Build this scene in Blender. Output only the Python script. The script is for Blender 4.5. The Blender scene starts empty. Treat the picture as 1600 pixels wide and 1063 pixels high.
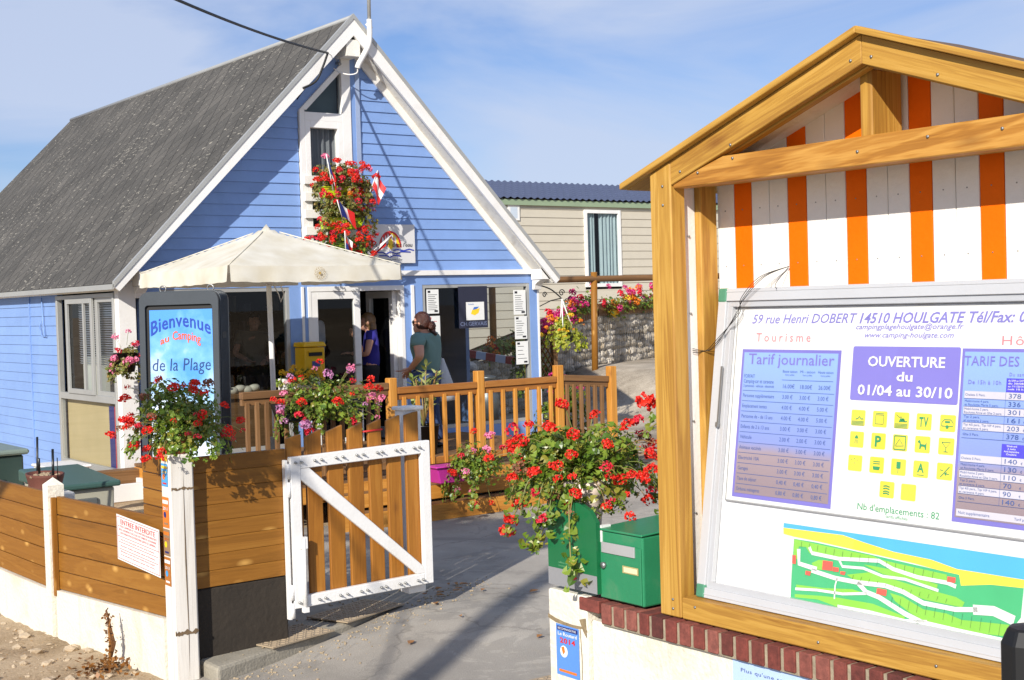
import bpy, bmesh, math, random
from mathutils import Vector, Matrix, Euler, noise
random.seed(7)
R = math.radians
SC = bpy.context.scene
COL = SC.collection

# ------------------------------------------------------------------ camera, sky, sun, exposure
# world: X = into the plot (away from the street), Y = along the street to the left, Z up
cam = bpy.data.cameras.new('camera'); camo = bpy.data.objects.new('camera', cam); COL.objects.link(camo)
cam.sensor_width = 36.0; cam.lens = 2127.2/1600*36; cam.clip_start = 0.05; cam.clip_end = 4000
yaw, pit, rol = .643353, -.026978, -.028665
fw = Vector((math.sin(yaw)*math.cos(pit), math.cos(yaw)*math.cos(pit), math.sin(pit)))
rt0 = Vector((math.cos(yaw), -math.sin(yaw), 0)); up0 = rt0.cross(fw)
rt = rt0*math.cos(rol)+up0*math.sin(rol); up = up0*math.cos(rol)-rt0*math.sin(rol)
m = Matrix((rt, up, -fw)).transposed().to_4x4(); m.translation = (0, 0, 2.1)
camo.matrix_world = m
SC.camera = camo

SUN = Vector((-1, -.66, .62)).normalized()
el = math.asin(SUN.z); az = math.atan2(SUN.x, SUN.y)
W = bpy.data.worlds.new('World'); SC.world = W; W.use_nodes = True
nt = W.node_tree; nt.nodes.clear()
N = nt.nodes.new; K = nt.links.new
out = N('ShaderNodeOutputWorld'); bg = N('ShaderNodeBackground'); sky = N('ShaderNodeTexSky')
sky.sky_type = 'NISHITA'; sky.sun_disc = False; sky.sun_elevation = el; sky.sun_rotation = az
sky.air_density = 1.0; sky.dust_density = .35; sky.ozone_density = 3.0
tc = N('ShaderNodeTexCoord'); mp = N('ShaderNodeMapping'); mp.inputs['Scale'].default_value = (1.0, 1.0, 3.2)
mp.inputs['Rotation'].default_value = (0, R(12), R(20))
nz = N('ShaderNodeTexNoise'); nz.inputs['Scale'].default_value = 3.1; nz.inputs['Detail'].default_value = 7; nz.inputs['Roughness'].default_value = .52; nz.inputs['Distortion'].default_value = .5
cr = N('ShaderNodeValToRGB'); cr.color_ramp.elements[0].position = .37; cr.color_ramp.elements[0].color = (0.03,)*3+(1,); cr.color_ramp.elements[1].position = .61; cr.color_ramp.elements[1].color = (.8,)*3+(1,)
mx = N('ShaderNodeMix'); mx.data_type = 'RGBA'; mx.inputs['B'].default_value = (5.3, 6.0, 7.6, 1)
gain = N('ShaderNodeMix'); gain.data_type = 'RGBA'; gain.blend_type = 'MULTIPLY'; gain.inputs['Factor'].default_value = 1; gain.inputs['B'].default_value = (.70, .77, 1.0, 1)
bg.inputs['Strength'].default_value = .1
K(tc.outputs['Generated'], mp.inputs['Vector']); K(mp.outputs[0], nz.inputs['Vector']); K(nz.outputs['Fac'], cr.inputs[0])
K(cr.outputs[0], mx.inputs['Factor']); K(sky.outputs[0], gain.inputs['A']); K(gain.outputs['Result'], mx.inputs['A']); K(mx.outputs['Result'], bg.inputs[0]); K(bg.outputs[0], out.inputs[0])
sl = bpy.data.lights.new('sun', 'SUN'); sl.energy = 5.0; sl.angle = R(.53); sl.color = (1, .945, .86)
so = bpy.data.objects.new('sun', sl); COL.objects.link(so); so.rotation_euler = SUN.to_track_quat('Z', 'Y').to_euler()
SC.view_settings.view_transform = 'Standard'; SC.view_settings.look = 'None'; SC.view_settings.gamma = 1; SC.view_settings.exposure = 0.2
SC.render.engine = 'CYCLES'

# ------------------------------------------------------------------ materials
def lin(c):
    return tuple(((v/255)/12.92 if v/255 <= .04045 else ((v/255+.055)/1.055)**2.4) for v in c)
def newmat(name):
    ma = bpy.data.materials.new(name); ma.use_nodes = True
    t = ma.node_tree; b = t.nodes['Principled BSDF']
    return ma, t, b
def node(t, typ, **kw):
    n = t.nodes.new(typ)
    for k, v in kw.items():
        if k in n.inputs: n.inputs[k].default_value = v
        else: setattr(n, k, v)
    return n
def ramp(t, stops):
    n = t.nodes.new('ShaderNodeValToRGB'); e = n.color_ramp.elements
    while len(e) < len(stops): e.new(.5)
    for i, (p, c) in enumerate(stops):
        e[i].position = p; e[i].color = tuple(c)+(1,)
    return n
def paint(name, col, rough=.5, var=.10, scale=3, bump=.02, bscale=60, metal=0, spec=.5, dirt=None, dscale=2.2, damt=.55, coat=0, island=0, streak=None, samt=.5):
    """painted / plain surface: slight tone drift, fine bump and, if asked, patches of dirt"""
    c = lin(col) if max(col) > 1 else col
    ma, t, b = newmat(name); L = t.links.new
    co = node(t, 'ShaderNodeTexCoord')
    n1 = node(t, 'ShaderNodeTexNoise', Scale=scale, Detail=6.0, Roughness=.6)
    L(co.outputs['Object'], n1.inputs['Vector'])
    lo = tuple(max(0, v*(1-var)) for v in c); hi = tuple(min(1, v*(1+var)) for v in c)
    r1 = ramp(t, [(.3, lo), (.7, hi)]); L(n1.outputs['Fac'], r1.inputs[0]); cur = r1.outputs[0]
    if dirt:
        n2 = node(t, 'ShaderNodeTexNoise', Scale=dscale, Detail=8.0, Roughness=.7, Distortion=.6)
        L(co.outputs['Object'], n2.inputs['Vector'])
        r2 = ramp(t, [(.52, (0, 0, 0)), (.75, (damt,)*3)]); L(n2.outputs['Fac'], r2.inputs[0])
        mxx = node(t, 'ShaderNodeMix', data_type='RGBA'); mxx.inputs['B'].default_value = lin(dirt)+(1,)
        L(r2.outputs[0], mxx.inputs['Factor']); L(cur, mxx.inputs['A']); cur = mxx.outputs['Result']
    if streak:      # run marks down the face
        mps = node(t, 'ShaderNodeMapping'); mps.inputs['Scale'].default_value = (7, 7, .45)
        n4 = node(t, 'ShaderNodeTexNoise', Scale=1.0, Detail=5.0, Roughness=.6); L(co.outputs['Object'], mps.inputs[0]); L(mps.outputs[0], n4.inputs['Vector'])
        r4 = ramp(t, [(.58, (0, 0, 0)), (.74, (samt,)*3)]); L(n4.outputs['Fac'], r4.inputs[0])
        m4 = node(t, 'ShaderNodeMix', data_type='RGBA'); m4.inputs['B'].default_value = lin(streak)+(1,)
        L(r4.outputs[0], m4.inputs['Factor']); L(cur, m4.inputs['A']); cur = m4.outputs['Result']
    if island:
        gi = node(t, 'ShaderNodeNewGeometry'); hi_ = node(t, 'ShaderNodeHueSaturation'); mi_ = node(t, 'ShaderNodeMapRange'); mi_.inputs['To Min'].default_value = 1-island; mi_.inputs['To Max'].default_value = 1+island
        L(gi.outputs['Random Per Island'], mi_.inputs['Value']); L(mi_.outputs[0], hi_.inputs['Value']); L(cur, hi_.inputs['Color']); cur = hi_.outputs[0]
    L(cur, b.inputs['Base Color'])
    b.inputs['Roughness'].default_value = rough; b.inputs['Metallic'].default_value = metal
    b.inputs['Specular IOR Level'].default_value = spec
    if coat: b.inputs['Coat Weight'].default_value = coat
    if bump:
        n3 = node(t, 'ShaderNodeTexNoise', Scale=bscale, Detail=4.0); L(co.outputs['Object'], n3.inputs['Vector'])
        bp = node(t, 'ShaderNodeBump', Strength=.5, Distance=bump*.1); L(n3.outputs['Fac'], bp.inputs['Height']); L(bp.outputs[0], b.inputs['Normal'])
    return ma
def wood(name, dark, mid, light, rough=.55, knots=0, ring=26, tone=.16, knotcol=None, grey=0, con=.07):
    """timber: grain runs along the 'grain' attribute each piece carries (x along, y/z across, metres)"""
    ma, t, b = newmat(name); L = t.links.new
    at = node(t, 'ShaderNodeAttribute', attribute_name='grain')
    m1 = node(t, 'ShaderNodeMapping'); m1.inputs['Scale'].default_value = (.55, ring*.62, ring*.62)
    n1 = node(t, 'ShaderNodeTexNoise', Scale=1.0, Detail=5.0, Roughness=.6, Distortion=.55)
    L(at.outputs['Vector'], m1.inputs[0]); L(m1.outputs[0], n1.inputs['Vector'])
    # growth rings: bands of the same field
    mu = node(t, 'ShaderNodeMath', operation='MULTIPLY'); mu.inputs[1].default_value = 58.0
    sn = node(t, 'ShaderNodeMath', operation='SINE'); L(n1.outputs['Fac'], mu.inputs[0]); L(mu.outputs[0], sn.inputs[0])
    m2 = node(t, 'ShaderNodeMapping'); m2.inputs['Scale'].default_value = (3, 190, 190)
    n2 = node(t, 'ShaderNodeTexNoise', Scale=1.0, Detail=3.0, Roughness=.6); L(at.outputs['Vector'], m2.inputs[0]); L(m2.outputs[0], n2.inputs['Vector'])
    a1 = node(t, 'ShaderNodeMath', operation='MULTIPLY_ADD'); a1.inputs[1].default_value = con; L(sn.outputs[0], a1.inputs[0]); L(n1.outputs['Fac'], a1.inputs[2])
    a2 = node(t, 'ShaderNodeMath', operation='MULTIPLY_ADD'); a2.inputs[1].default_value = .34; L(n2.outputs['Fac'], a2.inputs[0]); L(a1.outputs[0], a2.inputs[2])
    a3 = node(t, 'ShaderNodeMath', operation='SUBTRACT'); a3.inputs[1].default_value = .17; L(a2.outputs[0], a3.inputs[0])
    rp = ramp(t, [(.2, lin(dark)), (.5, lin(mid)), (.82, lin(light))]); L(a3.outputs[0], rp.inputs[0])
    cur = rp.outputs[0]
    if knots:
        m3 = node(t, 'ShaderNodeMapping'); m3.inputs['Scale'].default_value = (3.2, 7.5, 7.5)
        v = node(t, 'ShaderNodeTexVoronoi', Scale=1.0); L(at.outputs['Vector'], m3.inputs[0]); L(m3.outputs[0], v.inputs['Vector'])
        rk = ramp(t, [(.04, (knots,)*3), (.10, (knots*.55,)*3), (.20, (0, 0, 0))]); L(v.outputs['Distance'], rk.inputs[0])
        mk = node(t, 'ShaderNodeMix', data_type='RGBA'); mk.inputs['B'].default_value = lin(knotcol or dark)+(1,)
        L(rk.outputs[0], mk.inputs['Factor']); L(cur, mk.inputs['A']); cur = mk.outputs['Result']
    ge = node(t, 'ShaderNodeNewGeometry')
    hs = node(t, 'ShaderNodeHueSaturation'); mr = node(t, 'ShaderNodeMapRange'); mr.inputs['To Min'].default_value = 1-tone; mr.inputs['To Max'].default_value = 1+tone
    L(ge.outputs['Random Per Island'], mr.inputs['Value']); L(mr.outputs[0], hs.inputs['Value']); L(cur, hs.inputs['Color'])
    if grey: hs.inputs['Saturation'].default_value = 1-grey
    L(hs.outputs[0], b.inputs['Base Color']); b.inputs['Roughness'].default_value = rough
    b.inputs['Specular IOR Level'].default_value = .35
    bp = node(t, 'ShaderNodeBump', Strength=.35, Distance=.004); L(a2.outputs[0], bp.inputs['Height']); L(bp.outputs[0], b.inputs['Normal'])
    return ma
def leafmat(name, cols, trans=.3, rough=.45):
    ma, t, b = newmat(name); L = t.links.new
    ge = node(t, 'ShaderNodeNewGeometry'); n = len(cols)
    rp = ramp(t, [(i/(n-1), lin(c)) for i, c in enumerate(cols)]); L(ge.outputs['Random Per Island'], rp.inputs[0])
    L(rp.outputs[0], b.inputs['Base Color']); b.inputs['Roughness'].default_value = rough
    tr = node(t, 'ShaderNodeBsdfTranslucent'); L(rp.outputs[0], tr.inputs['Color'])
    ms = node(t, 'ShaderNodeMixShader', Fac=trans); L(b.outputs[0], ms.inputs[1]); L(tr.outputs[0], ms.inputs[2])
    L(ms.outputs[0], t.nodes['Material Output'].inputs[0])
    return ma
def glassmat(name, tint=(1, 1, 1), ior=1.5, rough=0, extra=0):
    ma, t, b = newmat(name); L = t.links.new
    t.nodes.remove(b)
    tr = node(t, 'ShaderNodeBsdfTransparent'); tr.inputs['Color'].default_value = tint+(1,)
    gl = node(t, 'ShaderNodeBsdfGlossy', Roughness=rough); fr = node(t, 'ShaderNodeFresnel'); ge = node(t, 'ShaderNodeNewGeometry')
    io = node(t, 'ShaderNodeMapRange'); io.inputs['To Min'].default_value = ior; io.inputs['To Max'].default_value = 1/ior; L(ge.outputs['Backfacing'], io.inputs['Value']); L(io.outputs[0], fr.inputs['IOR'])
    ad = node(t, 'ShaderNodeMath', operation='ADD', use_clamp=True); ad.inputs[1].default_value = extra; L(fr.outputs[0], ad.inputs[0])
    ms = node(t, 'ShaderNodeMixShader'); L(ad.outputs[0], ms.inputs[0]); L(tr.outputs[0], ms.inputs[1]); L(gl.outputs[0], ms.inputs[2])
    L(ms.outputs[0], t.nodes['Material Output'].inputs[0])
    return ma

# ------------------------------------------------------------------ mesh helpers
def V(*a): return Vector(a)
class MB:
    """collects shapes in world coordinates; build() links them as one mesh object"""
    def __init__(s): s.v = []; s.f = []; s.m = []; s.g = []; s.sm = []
    def add(s, vs, fs, mi=0, gr=None, smooth=False):
        o = len(s.v); s.v += [tuple(p) for p in vs]
        off = Vector((random.random()*40, random.random()*40, random.random()*40))
        s.g += [tuple(Vector(g)+off) for g in (gr or vs)]
        s.f += [tuple(i+o for i in f) for f in fs]; s.m += [mi]*len(fs); s.sm += [smooth]*len(fs)
    def obox(s, c, a, b_, d, mi=0):
        """oriented box: centre, three half-vectors (first one = grain direction)"""
        c, a, b_, d = Vector(c), Vector(a), Vector(b_), Vector(d); vs = []; gr = []
        if a.cross(b_).dot(d) < 0: d = -d
        la, lb, ld = a.length, b_.length, d.length
        for i in (-1, 1):
            for j in (-1, 1):
                for k in (-1, 1):
                    vs.append(c+a*i+b_*j+d*k); gr.append((la*i, lb*j, ld*k))
        s.add(vs, [(0, 1, 3, 2), (4, 6, 7, 5), (0, 4, 5, 1), (2, 3, 7, 6), (0, 2, 6, 4), (1, 5, 7, 3)], mi, gr)
    def box(s, x0, x1, y0, y1, z0, z1, mi=0):
        h = [(V((x1-x0)/2, 0, 0)), (V(0, (y1-y0)/2, 0)), (V(0, 0, (z1-z0)/2))]
        h.sort(key=lambda q: -q.length)
        s.obox(((x0+x1)/2, (y0+y1)/2, (z0+z1)/2), h[0], h[1], h[2], mi)
    def beam(s, p, q, w, h, upv=(0, 0, 1), mi=0):
        p, q = Vector(p), Vector(q); d = (q-p).normalized(); u = Vector(upv)
        sd = d.cross(u).normalized(); u = sd.cross(d).normalized()
        s.obox((p+q)/2, (q-p)/2, sd*w/2, u*h/2, mi)
    def prism(s, poly, ext, mi=0, axis=None, smooth=False):
        """polygon (3-D points) extruded by ext; grain along axis (default first edge)"""
        poly = [Vector(p) for p in poly]; ext = Vector(ext); n = len(poly)
        nn = sum(((poly[i]-poly[0]).cross(poly[(i+1) % n]-poly[0]) for i in range(1, n-1)), Vector())
        if nn.dot(ext) > 0: poly.reverse()
        ax = (Vector(axis) if axis else poly[1]-poly[0]).normalized(); e = ext.normalized(); ay = e.cross(ax)
        vs = poly+[p+ext for p in poly]
        gr = [((p-poly[0]).dot(ax), (p-poly[0]).dot(ay), (p-poly[0]).dot(e)) for p in vs]
        fs = [tuple(range(n)), tuple(range(2*n-1, n-1, -1))]+[(i, i+n, (i+1) % n+n, (i+1) % n) for i in range(n)]
        s.add(vs, fs, mi, gr, smooth)
    def quad(s, a, b_, c, d, mi=0): s.add([a, b_, c, d], [(0, 1, 2, 3)], mi)
    def tube(s, pts, r, n=8, mi=0, cap=True, smooth=True):
        pts = [Vector(p) for p in pts]; vs = []; fs = []; gr = []
        rs = r if isinstance(r, (list, tuple)) else [r]*len(pts)
        u = None; ln = 0
        for i, p in enumerate(pts):
            d = (pts[min(i+1, len(pts)-1)]-pts[max(i-1, 0)])
            d = d.normalized() if d.length > 1e-9 else Vector((0, 0, 1))
            if u is None:
                u = d.orthogonal().normalized()
            else:
                u = (u-d*u.dot(d)); u = u.normalized() if u.length > 1e-6 else d.orthogonal().normalized()
            w = d.cross(u)
            if i: ln += (p-pts[i-1]).length
            for k in range(n):
                a = 2*math.pi*k/n; q = u*math.cos(a)*rs[i]+w*math.sin(a)*rs[i]
                vs.append(p+q); gr.append((ln, math.cos(a)*rs[i], math.sin(a)*rs[i]))
        for i in range(len(pts)-1):
            for k in range(n):
                fs.append((i*n+k, i*n+(k+1) % n, (i+1)*n+(k+1) % n, (i+1)*n+k))
        if cap: fs += [tuple(range(n-1, -1, -1)), tuple(range((len(pts)-1)*n, len(pts)*n))]
        s.add(vs, fs, mi, gr, smooth)
    def lathe(s, c, prof, n=20, mi=0, sx=1, sy=1, smooth=True):
        c = Vector(c); vs = []; fs = []
        for r, z in prof:
            for k in range(n):
                a = 2*math.pi*k/n; vs.append(c+V(r*sx*math.cos(a), r*sy*math.sin(a), z))
        for i in range(len(prof)-1):
            for k in range(n): fs.append((i*n+k, i*n+(k+1) % n, (i+1)*n+(k+1) % n, (i+1)*n+k))
        s.add(vs, fs, mi, None, smooth)
    def ball(s, c, rx, ry=None, rz=None, n=10, mi=0, jit=0, rot=None, smooth=True):
        ry = ry or rx; rz = rz or rx; bm = bmesh.new(); bmesh.ops.create_icosphere(bm, subdivisions=n if n < 5 else 2, radius=1)
        vs = []
        for v in bm.verts:
            k = 1+(random.random()-.5)*jit; p = V(v.co.x*rx*k, v.co.y*ry*k, v.co.z*rz*k)
            if rot: p = rot @ p
            vs.append(Vector(c)+p)
        fs = [tuple(q.index for q in f.verts) for f in bm.faces]; bm.free()
        s.add(vs, fs, mi, None, smooth)
    def build(s, name, mats, parent=None, bevel=0, seg=1):
        off = parent.get('_o') if parent else None
        off = Vector(off) if off else Vector((0, 0, 0))
        me = bpy.data.meshes.new(name)
        me.from_pydata([tuple(Vector(p)-off) for p in s.v], [], s.f)
        for ma in (mats if isinstance(mats, (list, tuple)) else [mats]): me.materials.append(ma)
        me.polygons.foreach_set('material_index', s.m); me.polygons.foreach_set('use_smooth', s.sm)
        at = me.attributes.new('grain', 'FLOAT_VECTOR', 'POINT'); at.data.foreach_set('vector', [c for g in s.g for c in g])
        me.update()
        o = bpy.data.objects.new(name, me); COL.objects.link(o)
        if parent: o.parent = parent; o['_o'] = tuple(off)
        if bevel:
            bv = o.modifiers.new('edge', 'BEVEL'); bv.width = bevel; bv.segments = seg; bv.limit_method = 'ANGLE'; bv.angle_limit = R(40)
        return o
def tag(o, label, cat, group=None, kind=None):
    if label: o['label'] = label
    if cat: o['category'] = cat
    if group: o['group'] = group
    if kind: o['kind'] = kind
    return o
def thing(name, label, cat, loc=(0, 0, 0), group=None):
    o = bpy.data.objects.new(name, None); COL.objects.link(o); o.location = loc; o.empty_display_size = .1
    o['_o'] = tuple(loc)
    return tag(o, label, cat, group)
def inst(name, me, parent, loc, rot=(0, 0, 0), sc=1):
    """another child that shares mesh data; loc in world"""
    o = bpy.data.objects.new(name, me); COL.objects.link(o); o.parent = parent
    off = Vector(parent['_o']); o.location = Vector(loc)-off; o.rotation_euler = rot; o.scale = (sc,)*3
    o['_o'] = tuple(off)
    return o
def copy_tree(o, parent=None):
    c = o.copy(); COL.objects.link(c)
    if parent: c.parent = parent
    for ch in list(o.children): copy_tree(ch, c)
    return c

# ------------------------------------------------------------------ lettering
_fc = bpy.data.curves.new('lettering', 'FONT'); _fo = bpy.data.objects.new('lettering', _fc)
def glyphs(body, bold=0, shear=0, spacing=1.0):
    """flat lettering as (verts 2-D, faces, width); cap height about 0.7"""
    _fc.body = body; _fc.size = 1; _fc.offset = bold; _fc.shear = shear; _fc.space_character = spacing; _fc.resolution_u = 2
    COL.objects.link(_fo); bpy.context.view_layer.update()
    dg = bpy.context.evaluated_depsgraph_get(); eo = _fo.evaluated_get(dg); me = eo.to_mesh()
    vs = [(v.co.x, v.co.y) for v in me.vertices]; fs = [tuple(p.vertices) for p in me.polygons]
    eo.to_mesh_clear(); COL.objects.unlink(_fo)
    if not vs: return [], [], 1
    x0 = min(v[0] for v in vs); w = max(v[0] for v in vs)-x0
    return [(x-x0, y) for x, y in vs], fs, w
class Board:
    """a flat face: origin, unit right and up vectors; shapes are given in metres on the face"""
    def __init__(s, o, u, v): s.o = Vector(o); s.u = Vector(u).normalized(); s.v = Vector(v).normalized(); s.n = s.u.cross(s.v)
    def p(s, a, b_, h=0): return s.o+s.u*a+s.v*b_+s.n*h
    def rect(s, mb, a0, a1, b0, b1, h, mi=0): mb.quad(s.p(a0, b0, h), s.p(a1, b0, h), s.p(a1, b1, h), s.p(a0, b1, h), mi)
    def poly(s, mb, pts, h, mi=0):
        from mathutils.geometry import tessellate_polygon
        P_ = [s.p(a, b_, h) for a, b_ in pts]
        tr = tessellate_polygon([[Vector((a, b_, 0)) for a, b_ in pts]])
        fs = []
        for t_ in tr:
            a, b_, c = (P_[i] for i in t_)
            fs.append(t_ if (b_-a).cross(c-a).dot(s.n) > 0 else t_[::-1])
        mb.add(P_, fs, mi)
    def text(s, mb, body, a0, b0, cap, h, width=None, bold=0, shear=0, spacing=1, align='l', mi=0, warp=None):
        vs, fs, w = glyphs(body, bold, shear, spacing)
        if not vs: return
        sy = cap/.70; sx = width/w if width else sy
        sh = {'l': 0, 'c': -.5, 'r': -1}[align]*w*sx
        pts = []
        for x, y in vs:
            a, b_ = a0+sh+x*sx, b0+y*sy
            if warp: a, b_ = warp(a, b_)
            pts.append(s.p(a, b_, h))
        mb.add(pts, fs, mi)
    def line(s, mb, pts, wd, h, mi=0):
        pts = [Vector((a, b_)) for a, b_ in pts]; L_, R_ = [], []
        for i, q in enumerate(pts):
            d = (pts[min(i+1, len(pts)-1)]-pts[max(i-1, 0)]).normalized(); n = Vector((-d.y, d.x))*wd/2
            L_.append(q+n); R_.append(q-n)
        for i in range(len(pts)-1):
            mb.quad(*[s.p(q.x, q.y, h) for q in (R_[i], R_[i+1], L_[i+1], L_[i])], mi)
    def disc(s, mb, a, b_, r, h, mi=0, n=20, a0=0, a1=360, ry=None):
        pts = [(a+r*math.cos(R(a0+(a1-a0)*i/n)), b_+(ry or r)*math.sin(R(a0+(a1-a0)*i/n))) for i in range(n+1)]
        if a1-a0 >= 360: pts = pts[:-1]
        s.poly(mb, pts, h, mi)
# ------------------------------------------------------------------ shared materials
M = {}
M['blue'] = paint('blue_paint', (125, 156, 208), .45, .06, 2.5, .03, 90, dirt=(102, 130, 178), damt=.35, island=.035, streak=(112, 142, 192), samt=.35)
M['white'] = paint('white_paint', (232, 230, 226), .45, .03, 3, .03, 70, dirt=(190, 184, 170), damt=.35)
M['oldwhite'] = paint('weathered_white_paint', (226, 222, 212), .6, .05, 4, .08, 45, dirt=(168, 156, 136), dscale=5, damt=.6)
M['alu'] = paint('grey_aluminium', (176, 176, 172), .4, .05, 4, .01, 80, metal=.35)
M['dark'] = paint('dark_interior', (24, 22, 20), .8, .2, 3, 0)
M['darker'] = paint('black_plastic', (22, 22, 23), .35, .2, 3, .01)
M['glass'] = glassmat('window_glass', (.66, .70, .72), 1.45)
M['blueglass'] = glassmat('side_window_glass', (.84, .9, .97), 1.5, 0, .0)
M['wood'] = wood('treated_pine', (140, 96, 38), (176, 133, 57), (198, 158, 82), .55, .6, 13, .10, (112, 66, 26), 0, .09)
M['deckwood'] = wood('orange_stained_wood', (150, 96, 36), (186, 126, 50), (204, 148, 72), .55, .4, 18, .14, (92, 48, 18))
M['greywood'] = wood('weathered_and_shaded_wood', (92, 66, 42), (120, 86, 52), (142, 108, 72), .7, .3, 18, .12)
M['fence'] = wood('fence_planks', (118, 76, 22), (140, 92, 30), (156, 108, 42), .55, .8, 12, .06, (216, 166, 88))
M['gatewood'] = wood('gate_boards', (126, 78, 24), (152, 98, 33), (170, 118, 48), .5, .45, 16, .12, (90, 50, 20))
M['steel'] = paint('galvanised_steel', (150, 150, 148), .4, .15, 12, .01, 120, metal=.7)
M['concrete'] = paint('concrete', (150, 143, 128), .9, .16, 5, .12, 60, dirt=(92, 88, 74), dscale=3, damt=.6)
M['wallwhite'] = paint('whitewashed_render', (226, 220, 204), .85, .05, 3, .14, 45, dirt=(180, 164, 132), dscale=1.7, damt=.6, streak=(196, 160, 104), samt=.4)
M['black'] = paint('black_rubber', (16, 16, 17), .55, .2, 4, 0)
M['paper'] = paint('paper', (226, 226, 222), .7, .03, 4, 0)
M['ink'] = paint('black_ink', (38, 38, 44), .6, .1, 4, 0)
M['red'] = paint('red_print', (206, 40, 40), .5, .06, 4, 0)
M['navy'] = paint('navy_print', (28, 40, 110), .5, .06, 4, 0)
M['yellow'] = paint('yellow_print', (246, 204, 40), .5, .05, 4, 0)
M['soil'] = None

# ------------------------------------------------------------------ terrain
def sm(x, a, b_):
    t = max(0, min(1, (x-a)/(b_-a))); return t*t*(3-2*t)
def gz(x, y, rough=True):
    z = (.13*sm(x, 3.2, 5.1)-.02*sm(x, 5.3, 7.5))*sm(y, 5.6, 7.6)+.03*max(0, min(6.8, x-7.5))+.62*sm(x, 13.6, 15.6)+.012*max(0, min(6, x-16))+.16*max(0, min(5, x-23))
    lf = 1-sm(x, 3.3, 5.2)
    z -= .05*max(0, min(12, y-7.4))*lf
    if rough and x < 3.1 and y > 6.9:
        k = sm(y, 6.9, 7.6)*(1-sm(y, 14, 18))*sm(x, -4, -1)
        z += k*(.035*noise.noise(Vector((x*2.3, y*2.3, 1)))+.022*noise.noise(Vector((x*7, y*7, 4))))
    return z
def groundmat(name, c1, c2, c3, sc=6, bump=.6, fine=140, spots=None):
    ma, t, b = newmat(name); L = t.links.new
    co = node(t, 'ShaderNodeTexCoord')
    n1 = node(t, 'ShaderNodeTexNoise', Scale=sc*.12, Detail=8.0, Roughness=.65); n2 = node(t, 'ShaderNodeTexNoise', Scale=float(fine), Detail=3.0, Roughness=.7)
    for n in (n1, n2): L(co.outputs['Object'], n.inputs['Vector'])
    ad = node(t, 'ShaderNodeMath', operation='MULTIPLY_ADD'); ad.inputs[1].default_value = .55; L(n2.outputs['Fac'], ad.inputs[0]); L(n1.outputs['Fac'], ad.inputs[2])
    rp = ramp(t, [(.56, lin(c1)), (.78, lin(c2)), (1.0, lin(c3))]); L(ad.outputs[0], rp.inputs[0]); cur = rp.outputs[0]
    n4 = node(t, 'ShaderNodeTexNoise', Scale=1.3, Detail=9.0, Roughness=.72, Distortion=1.4); L(co.outputs['Object'], n4.inputs['Vector'])
    if spots:
        r4 = ramp(t, [(.55, (0, 0, 0)), (.70, (.6,)*3)]); L(n4.outputs['Fac'], r4.inputs[0])
        mm = node(t, 'ShaderNodeMix', data_type='RGBA'); mm.inputs['B'].default_value = lin(spots)+(1,)
        L(r4.outputs[0], mm.inputs['Factor']); L(cur, mm.inputs['A']); cur = mm.outputs['Result']
    if 'asphalt' in name:      # cracks and a few tar seams
        wv = node(t, 'ShaderNodeVectorMath', operation='ADD'); nw = node(t, 'ShaderNodeTexNoise', Scale=3.0, Detail=4.0); L(co.outputs['Object'], nw.inputs['Vector']); sc_ = node(t, 'ShaderNodeVectorMath', operation='SCALE'); sc_.inputs['Scale'].default_value = .35; L(nw.outputs['Color'], sc_.inputs[0]); L(co.outputs['Object'], wv.inputs[0]); L(sc_.outputs[0], wv.inputs[1])
        vo = node(t, 'ShaderNodeTexVoronoi', feature='DISTANCE_TO_EDGE', Scale=.42); L(wv.outputs[0], vo.inputs['Vector'])
        rc = ramp(t, [(.0, (.38,)*3), (.0045, (0, 0, 0))]); L(vo.outputs['Distance'], rc.inputs[0]); mc_ = node(t, 'ShaderNodeMix', data_type='RGBA'); mc_.inputs['B'].default_value = lin((84, 78, 70))+(1,)
        L(rc.outputs[0], mc_.inputs['Factor']); L(cur, mc_.inputs['A']); cur = mc_.outputs['Result']
        vs_ = node(t, 'ShaderNodeTexNoise', Scale=.8, Detail=6.0, Roughness=.7, Distortion=2.0); L(co.outputs['Object'], vs_.inputs['Vector']); rs_ = ramp(t, [(.50, (0, 0, 0)), (.53, (.32,)*3), (.66, (.42,)*3)]); L(vs_.outputs['Fac'], rs_.inputs[0]); mt = node(t, 'ShaderNodeMix', data_type='RGBA'); mt.inputs['B'].default_value = lin((124, 120, 114))+(1,); L(rs_.outputs[0], mt.inputs['Factor']); L(cur, mt.inputs['A']); cur = mt.outputs['Result']
    L(cur, b.inputs['Base Color']); b.inputs['Roughness'].default_value = .92; b.inputs['Specular IOR Level'].default_value = .25
    n3 = node(t, 'ShaderNodeTexNoise', Scale=fine*.6, Detail=5.0, Roughness=.75); L(co.outputs['Object'], n3.inputs['Vector'])
    bp = node(t, 'ShaderNodeBump', Strength=bump, Distance=.01); L(n3.outputs['Fac'], bp.inputs['Height']); L(bp.outputs[0], b.inputs['Normal'])
    return ma
M['soil'] = groundmat('sandy_soil', (134, 114, 88), (178, 157, 128), (198, 179, 150), 9, 1.0, 60, (150, 128, 98))
M['asphalt'] = groundmat('worn_asphalt', (142, 136, 126), (164, 157, 146), (182, 175, 163), 7, .5, 170, (178, 168, 150))
M['gravel'] = groundmat('pale_gravel', (104, 94, 80), (172, 160, 142), (206, 194, 174), 8, 1.0, 46)
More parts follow.
